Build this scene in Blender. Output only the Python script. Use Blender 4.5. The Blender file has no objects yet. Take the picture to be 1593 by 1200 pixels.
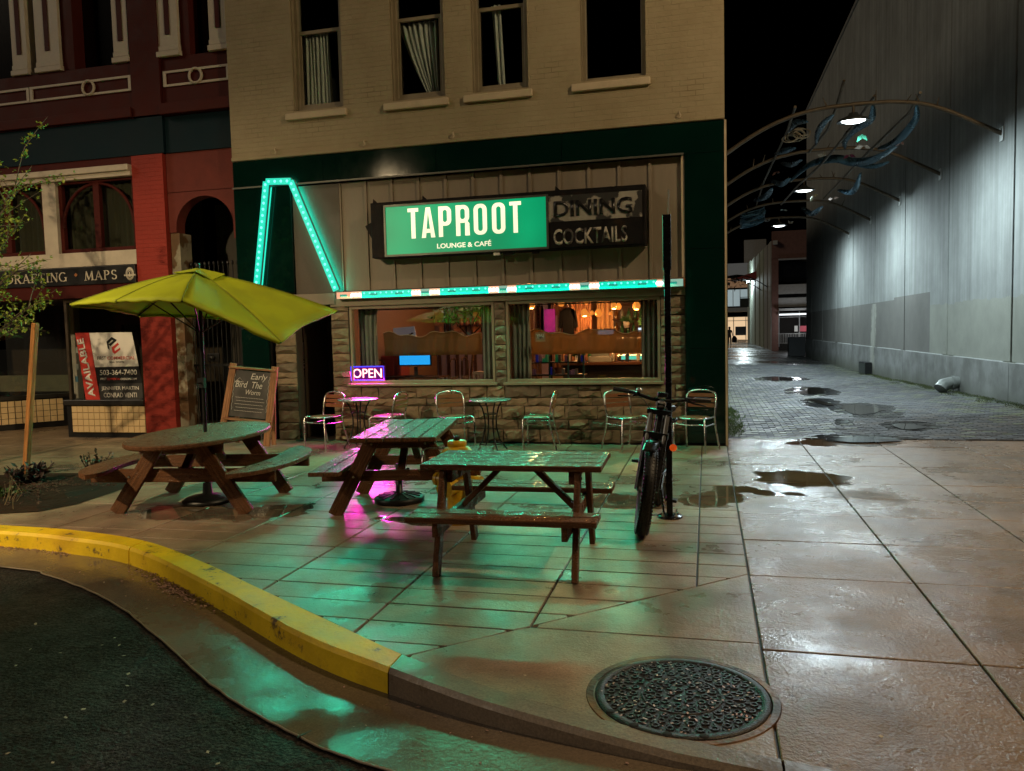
import bpy, bmesh, math, random
from mathutils import Vector, Matrix, Euler
V = Vector
rnd = random.Random(11)
scene = bpy.context.scene
COL = scene.collection
R = math.radians
Z3 = V((0, 0, 1))

# ------------------------------------------------------------------ camera
F_PX, YAW, PITCH, ROLL, CAM_H = 1206.157, -.247116, .06836, .0245885, 1.65
_f = V((math.sin(YAW)*math.cos(PITCH), math.cos(YAW)*math.cos(PITCH), -math.sin(PITCH)))
_r = V((math.cos(YAW), -math.sin(YAW), 0))
_d = _f.cross(_r)
CR = math.cos(ROLL)*_r + math.sin(ROLL)*_d
CD = -math.sin(ROLL)*_r + math.cos(ROLL)*_d
CAM = V((0, 0, CAM_H))
cam_data = bpy.data.cameras.new('camera')
cam = bpy.data.objects.new('camera', cam_data)
COL.objects.link(cam)
cam.matrix_world = Matrix(((CR.x, -CD.x, -_f.x, 0), (CR.y, -CD.y, -_f.y, 0), (CR.z, -CD.z, -_f.z, CAM_H), (0, 0, 0, 1)))
cam_data.sensor_width = 36
cam_data.lens = 36*F_PX/1593
cam_data.clip_end = 600
scene.camera = cam

def ray(x, y):
    return CR*((x-796.5)/F_PX) + CD*((y-600)/F_PX) + _f
def gp(x, y, z=0.):
    d = ray(x, y); return CAM + d*((z-CAM_H)/d.z)
def on_y(x, y, Y):
    d = ray(x, y); return CAM + d*(Y/d.y)
def on_x(x, y, X):
    d = ray(x, y); return CAM + d*(X/d.x)

# ------------------------------------------------------------------ world, sun, exposure
world = bpy.data.worlds.new('World'); scene.world = world; world.use_nodes = True
wn = world.node_tree.nodes; wl = world.node_tree.links
sky = wn.new('ShaderNodeTexSky'); sky.sky_type = 'NISHITA'; sky.sun_disc = False
sky.sun_elevation = R(-9); sky.sun_rotation = R(140)
bg = wn['Background']; bg.inputs['Strength'].default_value = .05
wl.new(sky.outputs['Color'], bg.inputs['Color'])
sun_d = bpy.data.lights.new('night_glow', 'SUN'); sun_d.energy = .4; sun_d.angle = R(16); sun_d.color = (1, .82, .6)
sun = bpy.data.objects.new('night_glow', sun_d); COL.objects.link(sun)
sun.rotation_euler = V((.74, .46, -.44)).to_track_quat('-Z', 'Y').to_euler()
vs = scene.view_settings
vs.view_transform = 'Standard'; vs.look = 'None'; vs.exposure = .22; vs.gamma = 1; vs.use_curve_mapping = False
cy = scene.cycles
cy.use_denoising = True
cy.sample_clamp_indirect = 4
cy.max_bounces = 6; cy.diffuse_bounces = 3; cy.glossy_bounces = 4; cy.transmission_bounces = 5; cy.transparent_max_bounces = 10
cy.caustics_reflective = False; cy.caustics_refractive = False
cy.use_light_tree = True
cy.blur_glossy = .5

# ------------------------------------------------------------------ materials
MATS = {}
def mat(name, col, rough=.6, metal=0., var=.2, vs_=5., bump=.15, bs=45., spec=.5, emit=None, es=0., rvar=.1,
        alpha=1., space='obj', coat=0., col2=None, c2s=2., c2t=(.45, .6), trans=0., streak=None):
    if name in MATS: return MATS[name]
    m = bpy.data.materials.new(name); m.use_nodes = True
    nt = m.node_tree; N = nt.nodes; L = nt.links; b = N['Principled BSDF']
    b.inputs['Roughness'].default_value = rough; b.inputs['Metallic'].default_value = metal
    b.inputs['Specular IOR Level'].default_value = spec
    b.inputs['Coat Weight'].default_value = coat; b.inputs['Coat Roughness'].default_value = .08
    b.inputs['Transmission Weight'].default_value = trans
    b.inputs['Base Color'].default_value = (*col, 1)
    if space == 'obj':
        co = N.new('ShaderNodeTexCoord').outputs['Object']
    else:
        co = N.new('ShaderNodeNewGeometry').outputs['Position']
    if streak:
        mp = N.new('ShaderNodeMapping'); mp.inputs['Scale'].default_value = streak
        L.new(co, mp.inputs['Vector']); cs = mp.outputs['Vector']
    else: cs = co
    m['_'] = 1
    if var > 0:
        n1 = N.new('ShaderNodeTexNoise'); n1.inputs['Scale'].default_value = vs_; n1.inputs['Detail'].default_value = 6
        n1.inputs['Roughness'].default_value = .65
        L.new(cs, n1.inputs['Vector'])
        mr = N.new('ShaderNodeMapRange'); mr.inputs[1].default_value = .25; mr.inputs[2].default_value = .75
        mr.inputs[3].default_value = 1-var; mr.inputs[4].default_value = 1+var
        L.new(n1.outputs[0], mr.inputs[0])
        base = None
        if col2 is not None:
            n2 = N.new('ShaderNodeTexNoise'); n2.inputs['Scale'].default_value = c2s; n2.inputs['Detail'].default_value = 5
            L.new(cs, n2.inputs['Vector'])
            m2 = N.new('ShaderNodeMapRange'); m2.inputs[1].default_value = c2t[0]; m2.inputs[2].default_value = c2t[1]
            L.new(n2.outputs[0], m2.inputs[0])
            mx = N.new('ShaderNodeMix'); mx.data_type = 'RGBA'
            mx.inputs[6].default_value = (*col, 1); mx.inputs[7].default_value = (*col2, 1)
            L.new(m2.outputs[0], mx.inputs[0]); base = mx.outputs[2]
        vm = N.new('ShaderNodeVectorMath'); vm.operation = 'SCALE'
        if base is not None: L.new(base, vm.inputs[0])
        else: vm.inputs[0].default_value = col
        L.new(mr.outputs[0], vm.inputs['Scale']); L.new(vm.outputs[0], b.inputs['Base Color'])
        if rvar > 0:
            mr2 = N.new('ShaderNodeMapRange'); mr2.inputs[1].default_value = .3; mr2.inputs[2].default_value = .7
            mr2.inputs[3].default_value = max(.02, rough-rvar); mr2.inputs[4].default_value = min(1, rough+rvar)
            L.new(n1.outputs[0], mr2.inputs[0]); L.new(mr2.outputs[0], b.inputs['Roughness'])
    if bump > 0:
        nb = N.new('ShaderNodeTexNoise'); nb.inputs['Scale'].default_value = bs; nb.inputs['Detail'].default_value = 4
        L.new(cs, nb.inputs['Vector'])
        bp = N.new('ShaderNodeBump'); bp.inputs['Strength'].default_value = bump; bp.inputs['Distance'].default_value = .01
        L.new(nb.outputs[0], bp.inputs['Height']); L.new(bp.outputs[0], b.inputs['Normal'])
    if emit is not None:
        b.inputs['Emission Color'].default_value = (*emit, 1); b.inputs['Emission Strength'].default_value = es
    if alpha < 1: b.inputs['Alpha'].default_value = alpha
    MATS[name] = m
    return m

def glow(name, col, s):
    if name in MATS: return MATS[name]
    m = bpy.data.materials.new(name); m.use_nodes = True
    b = m.node_tree.nodes['Principled BSDF']
    b.inputs['Base Color'].default_value = (col[0]*.3, col[1]*.3, col[2]*.3, 1); b.inputs['Roughness'].default_value = .3
    b.inputs['Emission Color'].default_value = (*col, 1); b.inputs['Emission Strength'].default_value = s
    MATS[name] = m
    return m

def glass(name, tint=(.9, .95, .95), mixf=.9, rough=.0):
    """thin window pane: mostly see-through, fresnel mirror on top"""
    if name in MATS: return MATS[name]
    m = bpy.data.materials.new(name); m.use_nodes = True
    nt = m.node_tree; N = nt.nodes; L = nt.links
    N.remove(N['Principled BSDF']); out = N['Material Output']
    t = N.new('ShaderNodeBsdfTransparent'); t.inputs[0].default_value = (*tint, 1)
    g = N.new('ShaderNodeBsdfGlossy'); g.inputs['Roughness'].default_value = rough
    lw = N.new('ShaderNodeLayerWeight'); lw.inputs[0].default_value = .5      # same from both sides of the pane
    pw = N.new('ShaderNodeMath'); pw.operation = 'POWER'; L.new(lw.outputs['Facing'], pw.inputs[0]); pw.inputs[1].default_value = 5
    fr = N.new('ShaderNodeMath'); fr.operation = 'MULTIPLY_ADD'; L.new(pw.outputs[0], fr.inputs[0]); fr.inputs[1].default_value = .9; fr.inputs[2].default_value = .05
    mx = N.new('ShaderNodeMixShader'); L.new(fr.outputs[0], mx.inputs[0]); L.new(t.outputs[0], mx.inputs[1]); L.new(g.outputs[0], mx.inputs[2])
    L.new(mx.outputs[0], out.inputs['Surface'])
    MATS[name] = m
    return m

def wet_ground(name, col, rough_dry=.5, rough_wet=.16, bump=.25, bs=60, var=.25, wetscale=.45, wt=(.45, .62), dark=.6, stain=None, bd=.01, blobs=(), speck=0., spots=False, spec=.5):
    """damp concrete or asphalt: noise decides where the film of water lies"""
    if name in MATS: return MATS[name]
    m = bpy.data.materials.new(name); m.use_nodes = True
    nt = m.node_tree; N = nt.nodes; L = nt.links; b = N['Principled BSDF']
    P = N.new('ShaderNodeNewGeometry').outputs['Position']
    def noise(sc, det=5, rg=.6):
        n = N.new('ShaderNodeTexNoise'); n.inputs['Scale'].default_value = sc; n.inputs['Detail'].default_value = det
        n.inputs['Roughness'].default_value = rg; L.new(P, n.inputs['Vector']); return n.outputs[0]
    def rng(src, a, b_, c, d):
        r = N.new('ShaderNodeMapRange'); L.new(src, r.inputs[0])
        for i, v in enumerate((a, b_, c, d)): r.inputs[i+1].default_value = v
        return r.outputs[0]
    wet = rng(noise(wetscale, 4, .55), wt[0], wt[1], 0, 1)
    pool = None
    if blobs:
        nc = N.new('ShaderNodeTexNoise'); nc.inputs['Scale'].default_value = 2.1; nc.inputs['Detail'].default_value = 5; L.new(P, nc.inputs['Vector'])
        off = N.new('ShaderNodeVectorMath'); off.operation = 'MULTIPLY_ADD'; L.new(nc.outputs['Color'], off.inputs[0]); off.inputs[1].default_value = (.7, .9, 0); L.new(P, off.inputs[2])
        for bx_, by_, rx, ry in blobs:
            s1 = N.new('ShaderNodeVectorMath'); s1.operation = 'SUBTRACT'; L.new(off.outputs[0], s1.inputs[0]); s1.inputs[1].default_value = (bx_+.35, by_+.45, 0)
            s2 = N.new('ShaderNodeVectorMath'); s2.operation = 'MULTIPLY'; L.new(s1.outputs[0], s2.inputs[0]); s2.inputs[1].default_value = (1/rx, 1/ry, 0)
            ln = N.new('ShaderNodeVectorMath'); ln.operation = 'LENGTH'; L.new(s2.outputs[0], ln.inputs[0])
            v = rng(ln.outputs['Value'], 1.08, .85, 0, 1)
            if pool is None: pool = v
            else:
                mxn = N.new('ShaderNodeMath'); mxn.operation = 'MAXIMUM'; L.new(pool, mxn.inputs[0]); L.new(v, mxn.inputs[1]); pool = mxn.outputs[0]
    v1 = rng(noise(2.2, 8, .7), .25, .75, 1-var, 1+var)
    v2 = rng(noise(90 if not speck else 130, 3, .6), .3, .7, .74-speck, 1.26+speck)
    mul = N.new('ShaderNodeMath'); mul.operation = 'MULTIPLY'; L.new(v1, mul.inputs[0]); L.new(v2, mul.inputs[1])
    if speck:   # separate stones in the binder
        vo = N.new('ShaderNodeTexVoronoi'); vo.inputs['Scale'].default_value = 85; L.new(P, vo.inputs['Vector'])
        sx = N.new('ShaderNodeSeparateColor'); L.new(vo.outputs['Color'], sx.inputs[0])
        m3 = N.new('ShaderNodeMath'); m3.operation = 'MULTIPLY'; L.new(mul.outputs[0], m3.inputs[0]); L.new(rng(sx.outputs[0], .2, 1, .45, 2.6), m3.inputs[1]); mul = m3
    if spots:   # gum, drips and pores
        for sc_, th_, lo in ((3.1, .05, .55), (26, .16, .72)):
            vo = N.new('ShaderNodeTexVoronoi'); vo.inputs['Scale'].default_value = sc_; vo.inputs['Randomness'].default_value = 1; L.new(P, vo.inputs['Vector'])
            m3 = N.new('ShaderNodeMath'); m3.operation = 'MULTIPLY'; L.new(mul.outputs[0], m3.inputs[0]); L.new(rng(vo.outputs['Distance'], th_*.6, th_, lo, 1), m3.inputs[1]); mul = m3
    dk = rng(wet, 0, 1, 1, dark)
    mul2 = N.new('ShaderNodeMath'); mul2.operation = 'MULTIPLY'; L.new(mul.outputs[0], mul2.inputs[0]); L.new(dk, mul2.inputs[1])
    base = None
    if stain:
        mx = N.new('ShaderNodeMix'); mx.data_type = 'RGBA'; mx.inputs[6].default_value = (*col, 1); mx.inputs[7].default_value = (*stain, 1)
        L.new(rng(noise(.8, 6, .7), .45, .65, 0, 1), mx.inputs[0]); base = mx.outputs[2]
    sc = N.new('ShaderNodeVectorMath'); sc.operation = 'SCALE'; sc.inputs[0].default_value = col
    if base is not None: L.new(base, sc.inputs[0])
    L.new(mul2.outputs[0], sc.inputs['Scale']); L.new(sc.outputs[0], b.inputs['Base Color'])
    if pool is not None:
        dkp = N.new('ShaderNodeMath'); dkp.operation = 'MULTIPLY'; L.new(mul2.outputs[0], dkp.inputs[0]); L.new(rng(pool, 0, 1, 1, .5), dkp.inputs[1]); L.new(dkp.outputs[0], sc.inputs['Scale'])
    rr = rng(wet, 0, 1, rough_dry, rough_wet)
    rj = N.new('ShaderNodeMath'); rj.operation = 'MULTIPLY'; L.new(rr, rj.inputs[0]); L.new(rng(noise(7, 5), .3, .7, .8, 1.2), rj.inputs[1])
    rgh = rj.outputs[0]
    bp = N.new('ShaderNodeBump'); bp.inputs['Distance'].default_value = bd
    st = rng(wet, 0, 1, bump, bump*.22)
    if pool is not None:
        for k_i, lo in ((0, .04), (1, .0)):
            mm = N.new('ShaderNodeMix'); L.new(pool, mm.inputs[0]); L.new((rgh, st)[k_i], mm.inputs[2]); mm.inputs[3].default_value = lo
            if k_i == 0: rgh = mm.outputs[0]
            else: st = mm.outputs[0]
    L.new(rgh, b.inputs['Roughness']); L.new(st, bp.inputs['Strength'])
    hh = N.new('ShaderNodeMath'); hh.operation = 'ADD'; L.new(noise(bs, 4), hh.inputs[0]); L.new(noise(bs*.3, 2), hh.inputs[1])
    L.new(hh.outputs[0], bp.inputs['Height']); L.new(bp.outputs[0], b.inputs['Normal'])
    b.inputs['Specular IOR Level'].default_value = spec
    MATS[name] = m
    return m

def wet_wood(name, col, drops=.5, rough=.34):
    """planks: grain along local X, dark streaks and rain beads"""
    if name in MATS: return MATS[name]
    m = bpy.data.materials.new(name); m.use_nodes = True
    nt = m.node_tree; N = nt.nodes; L = nt.links; b = N['Principled BSDF']
    tc = N.new('ShaderNodeTexCoord').outputs['Object']
    mp = N.new('ShaderNodeMapping'); mp.inputs['Scale'].default_value = (1.5, 22, 22); L.new(tc, mp.inputs[0])
    n = N.new('ShaderNodeTexNoise'); n.inputs['Scale'].default_value = 2.2; n.inputs['Detail'].default_value = 8; n.inputs['Roughness'].default_value = .7
    L.new(mp.outputs[0], n.inputs['Vector'])
    cr = N.new('ShaderNodeValToRGB'); e = cr.color_ramp.elements
    e[0].position = .3; e[0].color = (col[0]*.35, col[1]*.32, col[2]*.3, 1); e[1].position = .72; e[1].color = (col[0]*1.35, col[1]*1.3, col[2]*1.25, 1)
    L.new(n.outputs[0], cr.inputs[0]); L.new(cr.outputs[0], b.inputs['Base Color'])
    vo = N.new('ShaderNodeTexVoronoi'); vo.inputs['Scale'].default_value = 62; L.new(tc, vo.inputs['Vector'])
    ln = N.new('ShaderNodeTexNoise'); ln.inputs['Scale'].default_value = 3.5; L.new(tc, ln.inputs['Vector'])
    mr = N.new('ShaderNodeMapRange'); mr.interpolation_type = 'SMOOTHSTEP'; mr.inputs[1].default_value = .2; mr.inputs[2].default_value = .5; mr.inputs[3].default_value = 1; mr.inputs[4].default_value = 0
    L.new(vo.outputs['Distance'], mr.inputs[0]); b.inputs['Specular IOR Level'].default_value = .3
    mr2 = N.new('ShaderNodeMapRange'); mr2.inputs[1].default_value = .3; mr2.inputs[2].default_value = .42; L.new(ln.outputs[0], mr2.inputs[0])
    wf = N.new('ShaderNodeTexNoise'); wf.inputs['Scale'].default_value = 14; wf.inputs['Detail'].default_value = 6; wf.inputs['Roughness'].default_value = .7; L.new(tc, wf.inputs['Vector'])
    wr = N.new('ShaderNodeMapRange'); wr.inputs[1].default_value = .54; wr.inputs[2].default_value = .6; L.new(wf.outputs[0], wr.inputs[0])
    mu = N.new('ShaderNodeMath'); mu.operation = 'MULTIPLY'; L.new(mr.outputs[0], mu.inputs[0]); L.new(mr2.outputs[0], mu.inputs[1])
    ad = N.new('ShaderNodeMath'); ad.operation = 'MULTIPLY_ADD'; L.new(n.outputs[0], ad.inputs[0]); ad.inputs[1].default_value = .35; L.new(mu.outputs[0], ad.inputs[2])
    bp = N.new('ShaderNodeBump'); bp.inputs['Strength'].default_value = drops; bp.inputs['Distance'].default_value = .008
    L.new(ad.outputs[0], bp.inputs['Height']); L.new(bp.outputs[0], b.inputs['Normal'])
    rr = N.new('ShaderNodeMapRange'); rr.inputs[3].default_value = rough+.3; rr.inputs[4].default_value = .07; wm = N.new('ShaderNodeMath'); wm.operation = 'MAXIMUM'; L.new(mu.outputs[0], wm.inputs[0]); wq = N.new('ShaderNodeMath'); wq.operation = 'MULTIPLY'; L.new(wr.outputs[0], wq.inputs[0]); wq.inputs[1].default_value = .9 if drops > .35 else drops; L.new(wq.outputs[0], wm.inputs[1]); L.new(wm.outputs[0], rr.inputs[0])
    L.new(rr.outputs[0], b.inputs['Roughness'])
    sl_ = N.new('ShaderNodeMapRange'); sl_.inputs[3].default_value = .12; sl_.inputs[4].default_value = .42; L.new(wm.outputs[0], sl_.inputs[0]); L.new(sl_.outputs[0], b.inputs['Specular IOR Level'])
    MATS[name] = m
    return m

def painted_brick(name, col, col2, bump=.5, rough=.55, dirt=.35):
    if name in MATS: return MATS[name]
    m = bpy.data.materials.new(name); m.use_nodes = True
    nt = m.node_tree; N = nt.nodes; L = nt.links; b = N['Principled BSDF']
    P = N.new('ShaderNodeNewGeometry').outputs['Position']
    sp = N.new('ShaderNodeSeparateXYZ'); L.new(P, sp.inputs[0])
    ad = N.new('ShaderNodeMath'); ad.operation = 'ADD'; L.new(sp.outputs[0], ad.inputs[0]); L.new(sp.outputs[1], ad.inputs[1])
    cb = N.new('ShaderNodeCombineXYZ'); L.new(ad.outputs[0], cb.inputs[0]); L.new(sp.outputs[2], cb.inputs[1])
    br = N.new('ShaderNodeTexBrick'); L.new(cb.outputs[0], br.inputs['Vector'])
    br.inputs['Scale'].default_value = 1; br.inputs['Brick Width'].default_value = .21; br.inputs['Row Height'].default_value = .073
    br.inputs['Mortar Size'].default_value = .006; br.inputs['Mortar Smooth'].default_value = .6
    n = N.new('ShaderNodeTexNoise'); n.inputs['Scale'].default_value = 1.1; n.inputs['Detail'].default_value = 9; n.inputs['Roughness'].default_value = .68; L.new(P, n.inputs['Vector'])
    mx = N.new('ShaderNodeMix'); mx.data_type = 'RGBA'; mx.inputs[6].default_value = (*col, 1); mx.inputs[7].default_value = (*col2, 1)
    mr = N.new('ShaderNodeMapRange'); mr.inputs[1].default_value = .42; mr.inputs[2].default_value = .7; L.new(n.outputs[0], mr.inputs[0]); L.new(mr.outputs[0], mx.inputs[0])
    mo = N.new('ShaderNodeMix'); mo.data_type = 'RGBA'; mo.inputs[7].default_value = (col2[0]*.55, col2[1]*.5, col2[2]*.45, 1)
    n3 = N.new('ShaderNodeTexNoise'); n3.inputs['Scale'].default_value = 2.3; n3.inputs['Detail'].default_value = 5; L.new(P, n3.inputs['Vector'])
    m3 = N.new('ShaderNodeMapRange'); m3.inputs[1].default_value = .5; m3.inputs[2].default_value = .68; m3.inputs[4].default_value = dirt*2; L.new(n3.outputs[0], m3.inputs[0])
    mf = N.new('ShaderNodeMath'); mf.operation = 'MULTIPLY'; L.new(br.outputs['Fac'], mf.inputs[0]); L.new(m3.outputs[0], mf.inputs[1])
    L.new(mf.outputs[0], mo.inputs[0]); L.new(mx.outputs[2], mo.inputs[6]); L.new(mo.outputs[2], b.inputs['Base Color'])
    n2 = N.new('ShaderNodeTexNoise'); n2.inputs['Scale'].default_value = 30; n2.inputs['Detail'].default_value = 4; L.new(P, n2.inputs['Vector'])
    hs = N.new('ShaderNodeMath'); hs.operation = 'MULTIPLY_ADD'; L.new(br.outputs['Fac'], hs.inputs[0]); hs.inputs[1].default_value = -.8; L.new(n2.outputs[0], hs.inputs[2])
    bp = N.new('ShaderNodeBump'); bp.inputs['Strength'].default_value = bump; bp.inputs['Distance'].default_value = .012
    L.new(hs.outputs[0], bp.inputs['Height']); L.new(bp.outputs[0], b.inputs['Normal']); b.inputs['Roughness'].default_value = rough; b.inputs['Specular IOR Level'].default_value = .2
    MATS[name] = m
    return m

# ------------------------------------------------------------------ mesh helpers
WM = {}
class MB:
    def __init__(s): s.v = []; s.f = []; s.sm = []; s.mi = []; s.M = Matrix(); s.cur = 0
    def add(s, vs_, fs, smooth=False):
        o = len(s.v); s.v += [s.M @ V(p) for p in vs_]
        s.f += [tuple(i+o for i in f) for f in fs]; s.sm += [smooth]*len(fs); s.mi += [s.cur]*len(fs)
        return s
    def bx(s, x0, x1, y0, y1, z0, z1):
        return s.add([(x0, y0, z0), (x1, y0, z0), (x1, y1, z0), (x0, y1, z0), (x0, y0, z1), (x1, y0, z1), (x1, y1, z1), (x0, y1, z1)],
                     [(0, 3, 2, 1), (4, 5, 6, 7), (0, 1, 5, 4), (1, 2, 6, 5), (2, 3, 7, 6), (3, 0, 4, 7)])
    def bar(s, p0, p1, w, h, up=Z3, w1=None, h1=None):
        p0, p1 = V(p0), V(p1); d = (p1-p0).normalized()
        a = d.cross(V(up))
        if a.length < 1e-4: a = d.cross(V((1, 0, 0)))
        a.normalize(); b = a.cross(d).normalized(); w1 = w if w1 is None else w1; h1 = h if h1 is None else h1
        pts = []
        for p, ww, hh in ((p0, w, h), (p1, w1, h1)):
            for sx, sz in ((-1, -1), (1, -1), (1, 1), (-1, 1)): pts.append(p+a*(sx*ww/2)+b*(sz*hh/2))
        return s.add(pts, [(0, 1, 2, 3), (7, 6, 5, 4), (0, 4, 5, 1), (1, 5, 6, 2), (2, 6, 7, 3), (3, 7, 4, 0)])
    def tube(s, pts, r, n=8, closed=False, flat=1.0):
        pts = [V(p) for p in pts]; m = len(pts)
        rs = r if isinstance(r, (list, tuple)) else [r]*m
        rings = []; prev = None
        for i, p in enumerate(pts):
            if closed: t = (pts[(i+1) % m]-pts[i-1])
            else: t = pts[min(i+1, m-1)]-pts[max(i-1, 0)]
            t.normalize()
            if prev is None:
                a = t.cross(Z3)
                if a.length < .05: a = t.cross(V((1, 0, 0)))
            else: a = prev-t*prev.dot(t)
            a.normalize(); prev = a; b = t.cross(a)
            rings.append([p+a*(rs[i]*math.cos(2*math.pi*k/n))+b*(flat*rs[i]*math.sin(2*math.pi*k/n)) for k in range(n)])
        vs_ = [q for g in rings for q in g]; fs = []
        for i in range(m if closed else m-1):
            j = (i+1) % m
            for k in range(n):
                k2 = (k+1) % n; fs.append((i*n+k, i*n+k2, j*n+k2, j*n+k))
        s.add(vs_, fs, True)
        if not closed:
            s.add(rings[0], [tuple(range(n))[::-1]]); s.add(rings[-1], [tuple(range(n))])
        return s
    def cyl(s, p0, p1, r0, r1=None, n=12): return s.tube([p0, p1], [r0, r0 if r1 is None else r1], n)
    def lathe(s, prof, n=24, c=(0, 0, 0), smooth=True):
        c = V(c); vs_ = []; fs = []; m = len(prof)
        ring = []
        for r, z in prof:
            if r < 1e-6: ring.append([len(vs_)]*n); vs_.append(c+V((0, 0, z)))
            else:
                ring.append(list(range(len(vs_), len(vs_)+n)))
                for k in range(n):
                    a = 2*math.pi*k/n; vs_.append(c+V((r*math.cos(a), r*math.sin(a), z)))
        for i in range(m-1):
            for k in range(n):
                k2 = (k+1) % n; f = []
                for v_ in (ring[i][k], ring[i][k2], ring[i+1][k2], ring[i+1][k]):
                    if v_ not in f: f.append(v_)
                if len(f) > 2: fs.append(tuple(f))
        return s.add(vs_, fs, smooth)
    def sphere(s, c, r, nu=10, nv=7, sc=(1, 1, 1)):
        c = V(c); o = len(s.v); M0 = s.M
        s.M = M0 @ Matrix.Translation(c) @ Matrix.Diagonal((sc[0], sc[1], sc[2], 1))
        s.lathe([(0 if i in (0, nv) else r*math.sin(math.pi*i/nv), -r*math.cos(math.pi*i/nv)) for i in range(nv+1)], nu)
        s.M = M0; return s
    def prism(s, poly, a0, a1, fn=None):
        """poly: list of 2D points; fn maps (u, v, a) to 3D"""
        fn = fn or (lambda u, v, a: (u, v, a)); n = len(poly)
        vs_ = [fn(u, v, a0) for u, v in poly]+[fn(u, v, a1) for u, v in poly]
        fs = [tuple(range(n))[::-1], tuple(range(n, 2*n))]+[(i, (i+1) % n, n+(i+1) % n, n+i) for i in range(n)]
        return s.add(vs_, fs)
    def sheet(s, grid, smooth=True):
        h = len(grid); w = len(grid[0])
        return s.add([p for r in grid for p in r], [(i*w+j, i*w+j+1, (i+1)*w+j+1, (i+1)*w+j) for i in range(h-1) for j in range(w-1)], smooth)
    def mesh(s, name, mats):
        me = bpy.data.meshes.new(name)
        me.from_pydata([tuple(p) for p in s.v], [], s.f)
        me.polygons.foreach_set('use_smooth', s.sm); me.polygons.foreach_set('material_index', s.mi)
        for m in (mats if isinstance(mats, (list, tuple)) else [mats]): me.materials.append(m)
        bm = bmesh.new(); bm.from_mesh(me); bmesh.ops.recalc_face_normals(bm, faces=bm.faces[:]); bm.to_mesh(me); bm.free()
        me.update(); return me
    def obj(s, name, mats, parent=None, bevel=0., solid=0., local=False, segs=2):
        """verts are world coordinates unless local; they are stored relative to the parent"""
        if parent is not None and not local:
            inv = WM[parent.name].inverted(); s.v = [inv @ p for p in s.v]
        o = bpy.data.objects.new(name, s.mesh(name, mats)); COL.objects.link(o)
        if parent is not None: o.parent = parent; WM[o.name] = WM[parent.name].copy()
        else: WM[o.name] = Matrix()
        if solid:
            d = o.modifiers.new('thickness', 'SOLIDIFY'); d.thickness = solid; d.offset = 0
        if bevel:
            d = o.modifiers.new('bevel', 'BEVEL'); d.width = bevel; d.segments = segs; d.limit_method = 'ANGLE'; d.angle_limit = R(40)
        return o

def tag(o, label=None, cat=None, group=None, kind=None):
    if label: o['label'] = label
    if cat: o['category'] = cat
    if group: o['group'] = group
    if kind: o['kind'] = kind
    return o
def thing(name, label, cat, loc=(0, 0, 0), rz=0., group=None, rot=None):
    o = bpy.data.objects.new(name, None); COL.objects.link(o); o.empty_display_size = .1
    e = Euler(rot) if rot else Euler((0, 0, rz))
    o.location = loc; o.rotation_euler = e
    WM[o.name] = Matrix.Translation(V(loc)) @ e.to_matrix().to_4x4()
    return tag(o, label, cat, group)
def place(mesh, name, parent, loc=(0, 0, 0), rot=(0, 0, 0), scale=(1, 1, 1), world=True):
    """another object that shares mesh data"""
    o = bpy.data.objects.new(name, mesh); COL.objects.link(o)
    if parent is not None:
        o.parent = parent
        M = Matrix.LocRotScale(V(loc), Euler(rot), V(scale))
        if world: M = WM[parent.name].inverted() @ M
        o.matrix_local = M; WM[o.name] = WM[parent.name] @ M
    else:
        o.location = loc; o.rotation_euler = rot; o.scale = scale; WM[o.name] = Matrix.LocRotScale(V(loc), Euler(rot), V(scale))
    return o
def copy_tree(o, parent=None, loc=None, rz=None):
    c = o.copy(); COL.objects.link(c)
    if parent is not None: c.parent = parent
    if loc is not None: c.location = loc
    if rz is not None: c.rotation_euler = (0, 0, rz)
    for ch in [x for x in list(COL.objects) if x.parent == o]: copy_tree(ch, c)
    return c

def text(s, name, material, parent, origin, ux, uz, w, h, ext=.003, bold=0., sh=0., center=False, label=None):
    """flat lettering fitted into w x h; origin = lower left corner (world), ux/uz = reading and up directions"""
    cu = bpy.data.curves.new('txt', 'FONT'); cu.body = s; cu.extrude = 0; cu.offset = bold; cu.shear = sh; cu.resolution_u = 3
    to = bpy.data.objects.new('txt', cu); COL.objects.link(to)
    bpy.context.view_layer.update()
    me = bpy.data.meshes.new_from_object(to.evaluated_get(bpy.context.evaluated_depsgraph_get()))
    bpy.data.objects.remove(to); bpy.data.curves.remove(cu)
    xs = [p.co.x for p in me.vertices]; ys = [p.co.y for p in me.vertices]
    x0, x1, y0, y1 = min(xs), max(xs), min(ys), max(ys)
    ux, uz, origin = V(ux).normalized(), V(uz).normalized(), V(origin); nn = ux.cross(uz)
    inv = WM[parent.name].inverted() if parent is not None else Matrix()
    sx = w/(x1-x0); sy = h/(y1-y0)
    for p in me.vertices:
        p.co = inv @ (origin + ux*((p.co.x-x0)*sx) + uz*((p.co.y-y0)*sy))
    me.materials.append(material); me.name = name
    o = bpy.data.objects.new(name, me); COL.objects.link(o)
    if parent is not None: o.parent = parent; WM[o.name] = WM[parent.name].copy()
    else: WM[o.name] = Matrix()
    if ext:
        d = o.modifiers.new('thickness', 'SOLIDIFY'); d.thickness = ext; d.offset = 0
    return o

def lamp(name, kind, loc, energy, col, parent=None, **kw):
    d = bpy.data.lights.new(name, kind); d.energy = energy; d.color = col
    aim = kw.pop('aim', None)
    for k, v in kw.items(): setattr(d, k, v)
    o = bpy.data.objects.new(name, d); COL.objects.link(o)
    M = Matrix.Translation(V(loc))
    if aim is not None: M = M @ V(aim).to_track_quat('-Z', 'Y').to_matrix().to_4x4()
    if parent is not None: o.parent = parent; o.matrix_local = WM[parent.name].inverted() @ M
    else: o.matrix_world = M
    return o

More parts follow.
